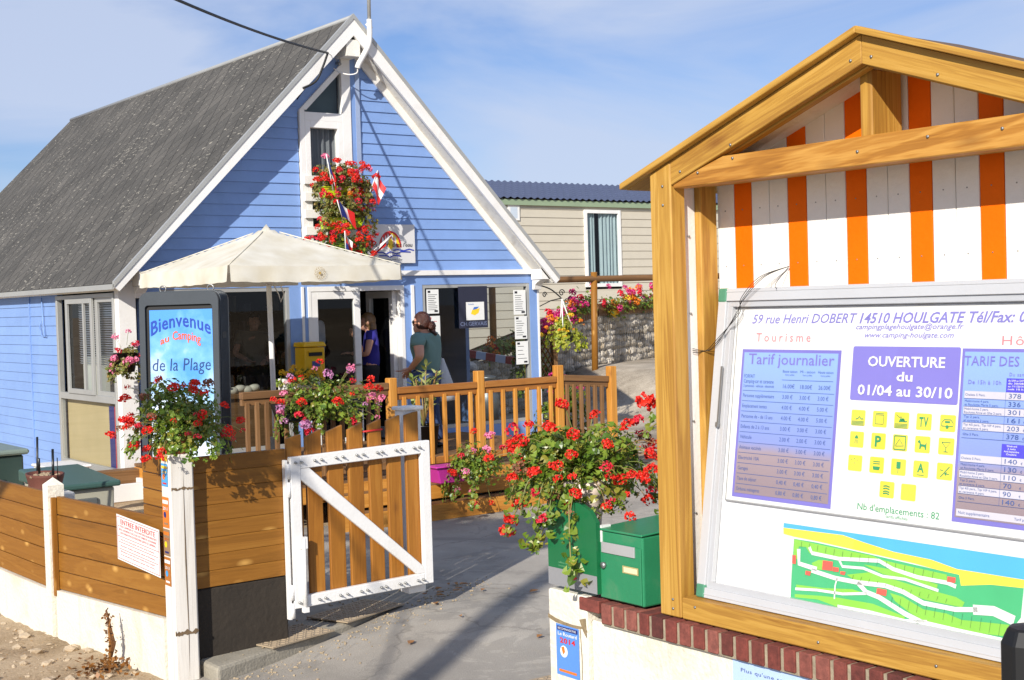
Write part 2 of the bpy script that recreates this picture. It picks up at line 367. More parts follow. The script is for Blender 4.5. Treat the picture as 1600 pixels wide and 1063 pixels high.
def sheet(name, x0, x1, y0, y1, st, dz, mat, wob=0):
    nx = max(1, round((x1-x0)/st)); ny = max(1, round((y1-y0)/st)); vs = []; fs = []
    for i in range(nx+1):
        for j in range(ny+1):
            x = x0+(x1-x0)*i/nx; y = y0+(y1-y0)*j/ny
            if wob and j == ny: y += wob*noise.noise(Vector((x*1.7, 3, 0)))
            vs.append((x, y, gz(x, y)+dz))
    for i in range(nx):
        for j in range(ny):
            a = i*(ny+1)+j; fs.append((a, a+ny+1, a+ny+2, a+1))
    mb = MB(); mb.add(vs, fs, 0, None, True); o = mb.build(name, mat); o['kind'] = 'structure'; return o
xs = [-1500, -400, -100, -40, -20, -12]+[-8+.5*i for i in range(14)]+[-1+.09*i for i in range(47)]+[3.5+.5*i for i in range(53)]+[32, 40, 60, 120, 400, 1500]
ys = [-1500, -400, -100, -40, -20, -10, -5, 0, 3, 5, 6]+[6.6+.09*i for i in range(66)]+[13+.5*i for i in range(40)]+[36, 45, 60, 120, 400, 1500]
mb = MB(); vs = [(x, y, gz(x, y)) for x in xs for y in ys]; n = len(ys)
mb.add(vs, [(i*n+j, (i+1)*n+j, (i+1)*n+j+1, i*n+j+1) for i in range(len(xs)-1) for j in range(n-1)], 0, None, True)
g = mb.build('ground', M['soil']); g['kind'] = 'structure'
sheet('road', -9, 2.3, -40, 6.9, .5, .004, M['asphalt'])
sheet('driveway', 3.04, 16.2, -6, 10.9, .1, .008, M['asphalt'], .12); sheet('driveway_apron', 2.3, 3.04, -6, 6.95, .1, .008, M['asphalt'], .06)
sheet('gravel_yard', 11.2, 34, 10.9, 32, .35, .012, M['gravel'])
sheet('gravel_path', 16.2, 34, -6, 10.9, .5, .012, M['gravel'])
mb = MB()   # loose stones on the verge
rng = random.Random(3)
for i in range(420):
    y = rng.uniform(7.0, 11.5); x = rng.uniform(1.6, 2.98); r = rng.choice([.006, .008, .01, .014, .02, .03]) if i % 9 else rng.uniform(.03, .06)
    mb.ball((x, y, gz(x, y)+r*.2), r, r*rng.uniform(.7, 1.2), r*rng.uniform(.4, .7), 1, 0, .5, None, False)
o = mb.build('stones', paint('verge_stones', (182, 164, 138), .9, .2, 20, .1)); o['kind'] = 'stuff'; o['label'] = 'loose sandy stones scattered on the verge below the fence'; o['category'] = 'stones'
mb = MB()   # fine dry litter
for i in range(500):
    y = rng.uniform(7.0, 11.0); x = 2.98-abs(rng.gauss(0, .35)); a = rng.uniform(0, 6.3); l = rng.uniform(.01, .045)
    z = gz(x, y)+.008; d = V(math.cos(a), math.sin(a), rng.uniform(-.2, .5))*l
    mb.add([(x, y, z), (x+d.x, y+d.y, z+d.z), (x+d.x*.6-d.y*.18, y+d.y*.6+d.x*.18, z+d.z*.4)], [(0, 1, 2)])
o = mb.build('dry_litter', leafmat('dry_grass', [(150, 112, 66), (176, 140, 90), (110, 78, 44)], .1)); o['kind'] = 'stuff'; o['label'] = 'dry grass and litter lying along the fence foot'; o['category'] = 'litter'

# ------------------------------------------------------------------ the blue house
XW, XE, YG, YB, XC = 5.386, 11.054, 14.18, 23.35, 8.22
ZR, ZE, XT = 5.50, 2.42, 5.24                     # ridge, eave edge
SL = (ZR-ZE)/(XC-XT)
def roofx(z, side): return XC-side*(ZR-.10-z)/SL   # inner roof line on the gable, side 1 = left
house = thing('wooden_house', 'pale blue clapboard house with steep grey roof behind the fence', 'house', (XW, YG, 0))
def laps(mb, x0, x1, z0, z1, st, Y, lx=None, rx=None):
    z = z0
    while z < z1-1e-4:
        t = min(z+st, z1)
        a0, b0, a1, b1 = x0, x1, x0, x1
        if lx: a0, a1 = max(x0, lx(z)), max(x0, lx(t))
        if rx: b0, b1 = min(x1, rx(z)), min(x1, rx(t))
        if b0 > a0 and b1 >= a1-1e-6:
            mb.add([(a0, Y-.016, z), (b0, Y-.016, z), (b1, Y-.002, t), (a1, Y-.002, t), (a0, Y, z), (b0, Y, z)], [(0, 1, 2, 3), (4, 5, 1, 0)], 0, [(a0, 0, z), (b0, 0, z), (b1, 0, t), (a1, 0, t), (a0, .02, z), (b0, .02, z)])
        z = t
mb = MB()
lx = lambda z: roofx(z, 1); rx = lambda z: roofx(z, -1)
laps(mb, XW, 7.60, 2.54, 5.2, .128, YG, lx, None); laps(mb, 8.37, XE, 2.54, 5.35, .128, YG, None, rx); laps(mb, 7.60, 8.37, 2.54, 2.87, .128, YG)
tri = [(7.60, 4.43), (8.31, 5.12), (8.31, 5.3), (8.2, 5.33), (7.4, 4.53)]
mb.box(8.30, 8.371, YG-.03, YG-.004, 2.5, 5.1); mb.quad((7.50, YG-.006, 4.40), (7.61, YG-.006, 4.40), (8.37, YG-.006, 5.12), (8.24, YG-.006, 5.34))
# plain wall round the shop front
for a, b_, c, d in ((5.60, XE, 2.36, 2.475), (5.62, 5.84, .1, 2.36), (7.42, 7.57, .1, 2.36), (7.60, 7.655, .1, 2.36), (8.985, 9.085, .1, 2.36), (9.125, 9.255, .1, 2.36), (10.935, XE, .1, 2.36), (5.84, 7.42, .1, .5), (9.255, 10.935, .1, .55)):
    mb.box(a, b_, YG-.012, YG+.09, c, d)
mb.build('gable_wall', M['blue'], house)
mb = MB()
def slaps(y0, y1, z0, z1):
    z = z0
    while z < z1-1e-4:
        t = min(z+.117, z1)
        mb.add([(XW-.013, y0, z), (XW-.013, y1, z), (XW-.002, y1, t), (XW-.002, y0, t), (XW, y0, z), (XW, y1, z)], [(1, 0, 3, 2), (0, 1, 5, 4)]); z = t
slaps(16.10, 17.14, 0, 2.40); slaps(17.18, YB, 0, 2.40); slaps(14.20, 16.10, 0, .34)
mb.box(XW-.02, XW, 17.14, 17.18, 0, 2.40); mb.box(XW-.02, XW+.05, YG+.0, YG+.08, .34, 2.40)
mb.box(XW+.003, XW+.05, 16.10, YB, 0, 2.4)
mb.build('side_wall', M['blue'], house)
# far walls
mb = MB(); mb.prism([(XW, YB, -.1), (XE, YB, -.1), (XE, YB, 2.4), (XC, YB, 5.35), (XW, YB, 2.4)], (0, .06, 0))
for a, b_, c, d in ((15.75, YB, .1, 2.45), (YG+.1, 15.75, 2.32, 2.45), (YG+.1, 15.75, .1, .5)): mb.box(XE-.06, XE, a, b_, c, d)
mb.build('rear_wall', M['blue'], house)
# white boards
mb = MB()
mb.box(XW-.022, XW+.17, YG-.05, YG-.013, .05, 2.55)                                   # corner board
mb.box(XW-.022, XW+.0, YG-.013, YG+.06, .05, 2.40)
mb.build('corner_board', M['white'], house, .003)
mb = MB(); mb.box(5.60, XE, YG-.05, YG-.005, 2.475, 2.538); mb.build('trim_board', M['white'], house, .003)
mb = MB(); mb.box(7.57, 7.60, YG-.03, YG, .1, 2.36); mb.box(9.085, 9.125, YG-.03, YG, .1, 2.36); mb.box(XE, XE+.03, YG-.02, YG+.06, .1, 2.40); mb.build('cover_strip', M['white'], house)
mb = MB(); mb.box(8.37, 8.43, YG-.035, YG-.017, 2.54, 5.19); mb.build('ridge_strip', paint('pale_blue_board', (150, 166, 196), .5, .05), house)
# roof slabs
shing, t, b = newmat('grey_shingles'); L = t.links.new
at = node(t, 'ShaderNodeAttribute', attribute_name='grain')
mpn = node(t, 'ShaderNodeMapping'); mpn.inputs['Rotation'].default_value = (0, 0, R(45)); mpn.inputs['Scale'].default_value = (1, .72, 1); L(at.outputs['Vector'], mpn.inputs[0])
bk = node(t, 'ShaderNodeTexBrick', Scale=1.0, offset=.0); bk.inputs['Brick Width'].default_value = .21; bk.inputs['Row Height'].default_value = .21; bk.inputs['Mortar Size'].default_value = .007; bk.inputs['Mortar Smooth'].default_value = .3
bk.inputs['Color1'].default_value = lin((92, 89, 84))+(1,); bk.inputs['Color2'].default_value = lin((80, 78, 74))+(1,); bk.inputs['Mortar'].default_value = lin((58, 56, 54))+(1,)
L(mpn.outputs[0], bk.inputs['Vector'])
n1 = node(t, 'ShaderNodeTexNoise', Scale=1.4, Detail=8.0, Roughness=.7); L(at.outputs['Vector'], n1.inputs['Vector'])
r1 = ramp(t, [(.3, (.72,)*3), (.7, (1.2,)*3)]); L(n1.outputs['Fac'], r1.inputs[0])
mu = node(t, 'ShaderNodeMix', data_type='RGBA', blend_type='MULTIPLY'); mu.inputs['Factor'].default_value = 1; L(bk.outputs['Color'], mu.inputs['A']); L(r1.outputs[0], mu.inputs['B'])
m3 = node(t, 'ShaderNodeMapping'); m3.inputs['Rotation'].default_value = (0, 0, R(50)); m3.inputs['Scale'].default_value = (9, 26, 9); L(at.outputs['Vector'], m3.inputs[0])
n2 = node(t, 'ShaderNodeTexNoise', Scale=1.0, Detail=4.0, Roughness=.6); L(m3.outputs[0], n2.inputs['Vector'])
sp = node(t, 'ShaderNodeSeparateXYZ'); L(at.outputs['Vector'], sp.inputs[0])
r2 = ramp(t, [(.60, (0, 0, 0)), (.65, (.5,)*3)])
nm = node(t, 'ShaderNodeTexNoise', Scale=.55, Detail=2.0); L(at.outputs['Vector'], nm.inputs['Vector']); sb_ = node(t, 'ShaderNodeMath', operation='MULTIPLY_ADD'); sb_.inputs[1].default_value = .22; sb_.inputs[2].default_value = -.125; L(nm.outputs['Fac'], sb_.inputs[0]); sa_ = node(t, 'ShaderNodeMath', operation='ADD'); L(sb_.outputs[0], sa_.inputs[0]); L(n2.outputs['Fac'], sa_.inputs[1]); L(sa_.outputs[0], r2.inputs[0])
mx = node(t, 'ShaderNodeMix', data_type='RGBA'); mx.inputs['B'].default_value = lin((196, 190, 174))+(1,); L(r2.outputs[0], mx.inputs['Factor']); L(mu.outputs['Result'], mx.inputs['A'])
L(mx.outputs['Result'], b.inputs['Base Color']); b.inputs['Roughness'].default_value = .85; b.inputs['Specular IOR Level'].default_value = .3
bp = node(t, 'ShaderNodeBump', Strength=.8, Distance=.012); L(bk.outputs['Fac'], bp.inputs['Height']); bp.invert = True
n5 = node(t, 'ShaderNodeTexNoise', Scale=60.0, Detail=5.0); L(at.outputs['Vector'], n5.inputs['Vector'])
bp2 = node(t, 'ShaderNodeBump', Strength=.5, Distance=.006); L(n5.outputs['Fac'], bp2.inputs['Height']); L(bp.outputs[0], bp2.inputs['Normal']); L(bp2.outputs[0], b.inputs['Normal'])
M['shingle'] = shing
YF = 13.90
def slab(side):
    mb = MB(); xt = XC-side*(XC-XT); d = V(XC-xt, 0, ZR-ZE); u = d.normalized(); nn = V(-side*abs(u.z), 0, abs(u.x))
    ln = d.length; rows = 1
    for r in range(rows):         # overlapping courses, each lifted at its lower edge
        a = ln*r/rows; c = ln*(r+1)/rows+.03
        p0 = V(xt, 0, ZE)+u*a+nn*.012; p1 = V(xt, 0, ZE)+u*min(c, ln)+nn*.004; p2 = V(xt, 0, ZE)+u*a
        vs = [p0+V(0, YF, 0), p0+V(0, YB+.2, 0), p1+V(0, YB+.2, 0), p1+V(0, YF, 0), p2+V(0, YF, 0), p2+V(0, YB+.2, 0)]
        off = [(0, a, 0), (YB-YF, a, 0), (YB-YF, c, 0), (0, c, 0), (0, a, 0), (YB-YF, a, 0)]
        o = len(mb.v); mb.v += [tuple(q) for q in vs]; mb.g += off
        fs = [(0, 1, 2, 3), (4, 5, 1, 0)]
        if side == 1: fs = [f[::-1] for f in fs]
        mb.f += [tuple(i+o for i in f) for f in fs]; mb.m += [0, 0]; mb.sm += [False]*2
    mb.build('roof', M['shingle'], house)
    mb = MB(); q = nn*-.10     # boarding under the shingles, seen from below at the verge
    a, c = V(xt, 0, ZE), V(XC, 0, ZR)
    mb.prism([a+V(0, YF+.03, 0)-nn*.003, c+V(0, YF+.03, 0)-nn*.003, c+V(0, YF+.03, -.14), a+V(0, YF+.03, 0)+q], (0, YB+.15-YF, 0), 0, (0, 1, 0))
    mb.build('soffit', M['oldwhite'], house)
    mb = MB()                  # barge board
    a, c = V(xt-side*.012, YF-.02, ZE), V(XC, YF-.02, ZR+.012)
    mb.prism([a, c, c-V(0, 0, .225), a-V(-side*.06, 0, .075), a-V(0, 0, .03)], (0, .035, 0), 0, c-a)
    mb.build('barge_board', M['white'], house)
    mb = MB(); mb.prism([a+V(0, -.012, .03), c+V(0, -.012, .03), c+V(0, -.012, -.03), a+V(0, -.012, -.03)], (0, .05, 0), 0, c-a); mb.build('verge_strip', M['alu'], house)
    mb = MB(); k = V(0, .03, -.06)   # inner rafter trim against the wall
    a2, c2 = V(roofx(2.54, side), YG-.045, 2.54), V(XC, YG-.045, ZR-.12)
    mb.prism([a2, c2, c2-V(0, 0, .15), a2-V(-side*.15, 0, 0)], (0, .03, 0), 0, c2-a2); mb.build('rafter_trim', M['white'] if side < 0 else M['blue'], house)
slab(1); slab(-1)
mb = MB()
mb.box(XT-.03, XT-.005, YF-.01, YB+.2, ZE-.055, ZE-.0); mb.box(XT, XW, YF+.05, YB+.1, ZE-.03, ZE-.006)
mb.build('fascia', M['alu'], house)
mb = MB(); mb.tube([(XC, YF-.01, ZR+.0), (XC, YB+.2, ZR+.0)], .032, 10); mb.build('ridge_cap', paint('ridge_metal', (150, 152, 152), .5, .06), house)
mb = MB(); mb.box(XC-.09, XC+.09, YF+.0, YG, 5.05, 5.24); mb.build('ridge_beam', M['oldwhite'], house)
for x in (5.60, XE-.03):      # purlin ends
    mb = MB(); mb.box(x-.075, x+.075, YF+.03, YG-.03, 2.40, 2.555)
    prof = [(YG-.03, 2.40)]+[(YG-.03-.16*math.sin(R(a)), 2.40-.0-.16*(1-math.cos(R(a)))*.9) for a in ()]
    mb.prism([(x-.06, YF+.06, 2.395), (x-.06, YG-.03, 2.395), (x-.06, YG-.03, 2.27), (x-.06, YG-.07, 2.27), (x-.06, YG-.09, 2.33), (x-.06, YG-.14, 2.365)], (.12, 0, 0))
    mb.build('purlin_end', M['white'], house, .003)
mb = MB()                      # white sill beam that runs round the corner
mb.box(4.88, 5.36, 13.4, 13.46, .20, .375); mb.box(5.362, 5.42, 12.85, 13.46, .19, .37); mb.box(5.40, 5.46, 13.47, 14.13, .19, .37)
mb.build('sill_beam', M['white'], house, .004)
# ---- upper window in the gable
wf = MB()
for a, b_, c, d in ((7.61, 7.675, 2.87, 4.42), (8.18, 8.30, 2.87, 5.10), (7.675, 8.18, 4.30, 4.40), (7.675, 7.745, 2.9, 4.30), (8.11, 8.18, 2.9, 4.30), (7.745, 8.11, 4.22, 4.30), (7.61, 8.30, 2.85, 2.90)):
    wf.box(a, b_, YG-.045, YG+.05, c, d)
wf.prism([(7.61, YG-.045, 4.42), (7.70, YG-.045, 4.42), (8.18, YG-.045, 4.90), (8.18, YG-.045, 4.99)], (0, .09, 0))
w1 = wf.build('gable_window', M['white'], house, .003)
mb = MB(); mb.quad((7.745, YG+.02, 2.9), (8.11, YG+.02, 2.9), (8.11, YG+.02, 4.22), (7.745, YG+.02, 4.22)); mb.add([(7.69, YG+.01, 4.40), (8.18, YG+.01, 4.40), (8.18, YG+.01, 4.92)], [(0, 1, 2)]); mb.build('pane', M['glass'], w1)
def curtain(mb, x0, x1, y, z0, z1, waves, amp, n=60):
    vs = []; 
    for i in range(n+1):
        u = i/n; x = x0+(x1-x0)*u; yy = y+amp*math.sin(u*waves*6.28)+amp*.4*math.sin(u*waves*15.1+1)
        vs += [(x, yy, z0), (x, yy+amp*.3*math.sin(u*9), z1)]
    mb.add(vs, [(2*i, 2*i+2, 2*i+3, 2*i+1) for i in range(n)], 0, None, True)
mb = MB(); curtain(mb, 7.70, 8.15, YG+.10, 2.9, 4.25, 6, .02); mb.build('curtain', paint('grey_curtain', (150, 148, 148), .9, .1), w1)
mb = MB(); mb.add([(7.66, YG+.12, 4.3), (8.2, YG+.12, 4.3), (8.2, YG+.12, 5.0)], [(0, 1, 2)]); mb.build('blind', paint('green_grey_blind', (92, 110, 112), .8, .1), w1)
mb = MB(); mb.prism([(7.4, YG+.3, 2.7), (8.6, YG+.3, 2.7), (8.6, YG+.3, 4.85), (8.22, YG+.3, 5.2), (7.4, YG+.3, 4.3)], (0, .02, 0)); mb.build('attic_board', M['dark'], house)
for k in range(4):
    z = 3.01+k*.198
    mb = MB(); mb.box(7.625, 8.29, YG-.085, YG-.055, z-.05, z+.05); mb.build('window_bar', M['white'], w1, .003)
# ---- shop front
def frame(name, x0, x1, z0, z1, w, mat, parent, y=YG, d=.07, bars=()):
    mb = MB(); mb.box(x0, x0+w, y-d/2, y+d/2, z0, z1); mb.box(x1-w, x1, y-d/2, y+d/2, z0, z1)
    mb.box(x0+w, x1-w, y-d/2, y+d/2, z1-w, z1); mb.box(x0+w, x1-w, y-d/2, y+d/2, z0, z0+w)
    for x in bars: mb.box(x-w/2, x+w/2, y-d/2, y+d/2, z0+w, z1-w)
    o = mb.build(name, mat, parent, .002)
    mb = MB(); mb.quad((x0+w, y, z0+w), (x1-w, y, z0+w), (x1-w, y, z1-w), (x0+w, y, z1-w)); mb.build('pane', M['glass'], o)
    return o
frame('shop_window', 5.84, 7.42, .5, 2.36, .045, M['alu'], house, YG+.03)
frame('shop_window', 9.255, 10.935, .55, 2.36, .045, M['alu'], house, YG+.03)
mb = MB(); mb.box(7.655, 8.985, YG-.02, YG+.08, 2.30, 2.36); mb.box(7.655, 7.70, YG-.02, YG+.08, .45, 2.30); mb.box(8.93, 8.985, YG-.02, YG+.08, .45, 2.30); mb.build('door_frame', M['white'], house, .003)
d1 = frame('door', 7.70, 8.36, .47, 2.295, .085, M['white'], house, YG+.01, .05)
mb = MB(); mb.tube([(8.31, YG-.03, 1.42), (8.31, YG-.07, 1.42), (8.20, YG-.07, 1.42)], .012, 8); mb.build('handle', M['steel'], d1)
# second leaf stands open into the room
mb = MB(); xh = 8.90
for a, b_, c, d in ((YG+.08, YG+.165, .47, 2.295), (YG+.63, YG+.71, .47, 2.295), (YG+.165, YG+.63, 2.21, 2.295), (YG+.165, YG+.63, .47, .6)): mb.box(xh-.03, xh+.03, a, b_, c, d)
d2 = mb.build('door', M['white'], house, .002); d2['label'] = 'white glazed door leaf standing open'
mb = MB(); mb.quad((xh, YG+.165, .6), (xh, YG+.63, .6), (xh, YG+.63, 2.21), (xh, YG+.165, 2.21)); mb.build('pane', M['glass'], d2)
# ---- inside of the shop
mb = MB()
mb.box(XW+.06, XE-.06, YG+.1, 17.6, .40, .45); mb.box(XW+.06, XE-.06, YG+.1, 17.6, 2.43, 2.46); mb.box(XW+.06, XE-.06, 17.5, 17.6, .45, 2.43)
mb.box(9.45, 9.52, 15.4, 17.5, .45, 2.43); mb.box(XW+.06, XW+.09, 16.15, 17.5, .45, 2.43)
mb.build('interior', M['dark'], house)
mb = MB(); mb.box(9.52, 10.25, 16.3, 16.36, .45, 2.0); mb.build('partition', paint('grey_partition', (176, 168, 150), .8, .08), house)
mb = MB()
for z in (.9, 1.3, 1.7, 2.05):
    mb.box(5.9, 9.3, 17.2, 17.5, z, z+.025)
for i in range(70):
    x = rng.uniform(5.95, 9.25); z = rng.choice([.925, 1.325, 1.725, 2.075]); h = rng.uniform(.06, .26); w = rng.uniform(.02, .06)
    mb.box(x-w, x+w, 17.22, 17.34, z, z+h, rng.randint(1, 4))
mb.build('shelves', [M['dark'], paint('goods_a', (120, 90, 70), .6, .2), paint('goods_b', (90, 100, 110), .6, .2), paint('goods_c', (140, 130, 110), .6, .2), paint('goods_d', (70, 60, 60), .6, .2)], house)
# ---- street-side window
wmb = MB(); xw = XW-.02
def wbar(y0, y1, z0, z1, dx=0, d=.06, mb_=None): (mb_ or wmb).box(xw-.02+dx, xw-.02+dx+d, y0, y1, z0, z1)
wbar(14.24, 14.285, .36, 2.337); wbar(16.04, 16.10, .36, 2.337); wbar(14.285, 16.04, 2.29, 2.337); wbar(14.285, 16.04, .36, .425); wbar(14.285, 16.04, 1.135, 1.21)
sw = wmb.build('side_window', M['alu'], house, .003)
s1 = MB()
for a, b_, c, d in ((15.66, 15.72, 1.21, 2.29), (14.86, 14.92, 1.21, 2.29), (14.92, 15.66, 2.235, 2.29), (14.92, 15.66, 1.21, 1.265), (15.12, 15.155, 1.265, 2.235)): wbar(a, b_, c, d, -.018, .03, s1)
s1.build('sash', M['alu'], sw, .002)
s2 = MB()
for a, b_, c, d in ((14.78, 14.86, 1.21, 2.29), (14.285, 14.33, 1.21, 2.29), (14.33, 14.78, 2.24, 2.29), (14.33, 14.78, 1.21, 1.26)): wbar(a, b_, c, d, .02, .03, s2)
s2.build('sash', M['alu'], sw, .002)
mb = MB()
for a, b_, c, d, dx in ((14.92, 15.66, 1.265, 2.235, -.005), (14.33, 14.78, 1.26, 2.24, .03), (14.285, 16.04, .425, 1.135, .01)):
    x = xw+dx; mb.quad((x, a, c), (x, b_, c), (x, b_, d), (x, a, d))
mb.build('pane', M['blueglass'], sw)
mb = MB()
for k in range(30):
    z = 2.26-k*.026
    if z < 1.55: break
    mb.add([(XW+.06, 14.3, z), (XW+.06, 15.62, z), (XW+.078, 15.62, z-.016), (XW+.078, 14.3, z-.016)], [(0, 1, 2, 3)])
mb.build('venetian_blind', paint('blind_slats', (196, 200, 206), .5, .04), sw)
mb = MB(); mb.box(XW+.05, XW+.07, 14.66, 16.05, .40, 1.14); mb.build('backing_board', paint('beige_board', (206, 178, 122), .7, .05), sw)
mb = MB(); mb.box(XW+.03, XW+.048, 14.50, 14.66, .42, 1.10, 0); mb.box(XW+.03, XW+.045, 14.40, 14.50, .42, 1.10, 1); mb.ball((XW+.04, 14.46, .75), .01, .09, .2, 2, 2)
mb.build('stored_toys', [M['navy'], M['red'], M['yellow']], sw)
mb = MB(); mb.box(XW+.10, XW+.35, 15.1, 15.62, 1.14, 1.62); mb.build('storage_bin', paint('cream_bin', (196, 190, 168), .6, .05), sw)
# cable hook on the side wall
mb = MB(); mb.tube([(XW-.03, 16.62, 2.33), (XW-.035, 16.58, 1.98), (XW-.035, 16.52, 1.86), (XW-.035, 16.66, 1.87), (XW-.035, 16.72, 1.98), (XW-.035, 16.66, 2.04)], .008, 6); mb.build('wall_cable', M['blue'], house)
# ------------------------------------------------------------------ fences along the street
fence = thing('wooden_fence', 'low fence of brown planks over a white concrete base along the street', 'fence', (3.02, 9.3, -.1))
def plankrow(mb, y0, y1, zt0, zt1, zb0, zb1, n, x):
    for i in range(n):
        f0, f1 = i/n, (i+1)/n; g = .006
        a0 = zb0+(zt0-zb0)*f0+g; a1 = zb0+(zt0-zb0)*f1; c0 = zb1+(zt1-zb1)*f0+g; c1 = zb1+(zt1-zb1)*f1
        dx = rng.uniform(-.003, .003)
        mb.prism([(x+dx, y0, a0), (x+dx, y1, c0), (x+dx, y1, c1), (x+dx, y0, a1)], (.028, 0, 0), 0, (0, y1-y0, c0-a0))
mb = MB(); plankrow(mb, 7.41, 9.27, .93, .875, .355, .235, 5, 3.035); mb.build('plank_panel', M['fence'], fence, .003)
mb = MB(); plankrow(mb, 9.41, 11.3, .885, .86, .215, .19, 5, 3.035); mb.build('plank_panel', M['fence'], fence, .003)
mb = MB(); plankrow(mb, 11.42, 13.4, .85, .82, .18, .12, 5, 3.035); mb.build('plank_panel', M['fence'], fence, .003)
for y0, y1, a, c in ((7.41, 9.27, .355, .235), (9.41, 11.3, .215, .19), (11.42, 13.4, .18, .12)):
    mb = MB(); mb.prism([(3.012, y0, -.5), (3.012, y1, -.5), (3.012, y1, c), (3.012, y0, a)], (.07, 0, 0)); mb.build('concrete_base', M['wallwhite'], fence)
for y, zt in ((9.34, 1.0), (11.36, .98), (13.45, .95)):
    mb = MB(); a, c, d, e = 2.985, 3.095, y-.055, y+.055
    mb.box(a, c, d, e, -.6, zt-.05)
    mb.add([(a, d, zt-.05), (c, d, zt-.05), (c, e, zt-.05), (a, e, zt-.05), ((a+c)/2, y, zt)], [(0, 1, 4), (1, 2, 4), (2, 3, 4), (3, 0, 4)])
    p = mb.build('post', M['wallwhite'], fence)
    mb = MB(); mb.box(3.0, 3.03, y-.085, y-.056, .2, zt-.13); mb.box(3.065, 3.09, y-.085, y-.056, .2, zt-.13); mb.build('batten', M['fence'], p)

nsign = Board((2.99, 8.035, .62), (0, -1, -.035), (0, 0, 1))
mb = MB(); nsign.poly(mb, [(0, 0), (.66, 0), (.66, .275), (0, .275)], 0); s = mb.build('no_entry_sign', M['paper']); s['_o'] = (0, 0, 0)
tag(s, 'white notice with red lettering ENTREE INTERDITE screwed to the plank fence', 'sign')
mb = MB()
for q in (((.012, .012), (.648, .012)), ((.012, .263), (.648, .263)), ((.012, .012), (.012, .263)), ((.648, .012), (.648, .263)), ((.012, .147), (.648, .147)), ((.03, .112), (.63, .112)), ((.03, .072), (.63, .072))): nsign.line(mb, q, .003, .002)
nsign.text(mb, 'ENTREE INTERDITE', .07, .222, .030, .002, .53, .0, 0)
for k, tx in enumerate(('A TOUS CAMPEURS ET TOUS VISITEURS NON INSCRITS', 'SEUL LE BUREAU D\'ACCUEIL EST HABILITE A DONNER', 'L\'AUTORISATION DE PENETRER DANS LE CAMPING')):
    nsign.text(mb, tx, .03+.01*k, .203-.02*k, .0125, .002, .59-.02*k)
for k, tx in enumerate(('Any person entering the site must call at reception', 'Besucher melden sich bitte zuerst im Empfang', 'Bezoekers moeten zich eerst melden bij de receptie', 'Il est interdit de stationner devant cette entree')):
    nsign.text(mb, tx, .06, (.126, .088, .054, .034)[k], .009, .002, .52)
mb.build('lettering', M['red'], s)
# the tall white entrance post
gp = thing('gate_post', 'tall white wooden entrance post with small stickers, under the red geraniums', 'post', (3.09, 7.34, 0))
mb = MB(); mb.box(3.02, 3.17, 7.28, 7.40, -.3, 1.30)
mb.build('shaft', wood('cracked_white_post', (196, 188, 176), (222, 216, 206), (234, 230, 222), .7, .12, 10, .02, (170, 156, 130), 0, .04), gp, .012)
def jag(mb, x0, x1, y, z, th, mi=0, sd=1):
    r_ = random.Random(sd); n = 14; top = []; bot = []
    for i in range(n+1):
        x = x0+(x1-x0)*i/n; zz = z+.003*math.sin(i*.9+sd)+r_.uniform(-.003, .003); h = th*(.3+.9*r_.random())
        top.append((x, y, zz+h/2)); bot.append((x, y, zz-h/2))
    mb.add(top+bot, [(n+1+i, n+2+i, i+1, i) for i in range(n)], mi)
mb = MB(); jag(mb, 3.03, 3.165, 7.2775, 1.105, .018, 0, 1); jag(mb, 3.025, 3.165, 7.2775, .285, .03, 0, 2)
mb.add([(3.10, 7.2778, .0), (3.104, 7.2778, .3), (3.098, 7.2778, .7), (3.103, 7.2778, 1.25), (3.106, 7.2778, .7), (3.108, 7.2778, .3)], [(0, 5, 1), (1, 5, 4, 2), (2, 4, 3)])
mb.build('cracks', paint('rotten_wood', (110, 90, 66), .9, .3, 40), gp)
pb = Board((3.0175, 7.395, 0), (0, -1, 0), (0, 0, 1))
def sticker(z0, z1, bgc, accents, year, par=gp, bd=pb, a0=.012, a1=.10):
    w = a1-a0; hgt = z1-z0
    mb = MB(); bd.rect(mb, a0, a1, z0, z1, 0); st = mb.build('sticker', bgc, par)
    mb = MB()
    bd.rect(mb, a0+.006, a1-.006, z0+hgt*.78, z0+hgt*.9, .0012, 0)
    bd.disc(mb, a0+w*.38, z0+hgt*.42, w*.2, .0012, 1); bd.rect(mb, a0+w*.2, a0+w*.8, z0+hgt*.10, z0+hgt*.17, .0012, 2)
    mb.build('print', accents, st)
    if year:
        mb = MB(); bd.text(mb, year, (a0+a1)/2, z0+hgt*.58, hgt*.1, .0022, w*.72, .01, align='c'); mb.build('lettering', accents[0], st)
skyb = paint('sticker_blue', (70, 160, 220), .4, .05); oran = paint('sticker_orange', (226, 120, 40), .4, .05); grey = paint('sticker_grey', (150, 120, 90), .4, .05); brown = paint('sticker_brown', (176, 108, 44), .4, .05)
sticker(1.265, 1.30, M['yellow'], [M['paper'], M['red'], oran], None)
sticker(1.12, 1.25, skyb, [M['yellow'], oran, M['red']], '2009')
sticker(.885, 1.06, oran, [M['paper'], M['navy'], grey], '2011')
sticker(.725, .878, grey, [oran, M['yellow'], M['navy']], '2012')
sticker(.555, .718, brown, [M['paper'], skyb, M['paper']], '2013')
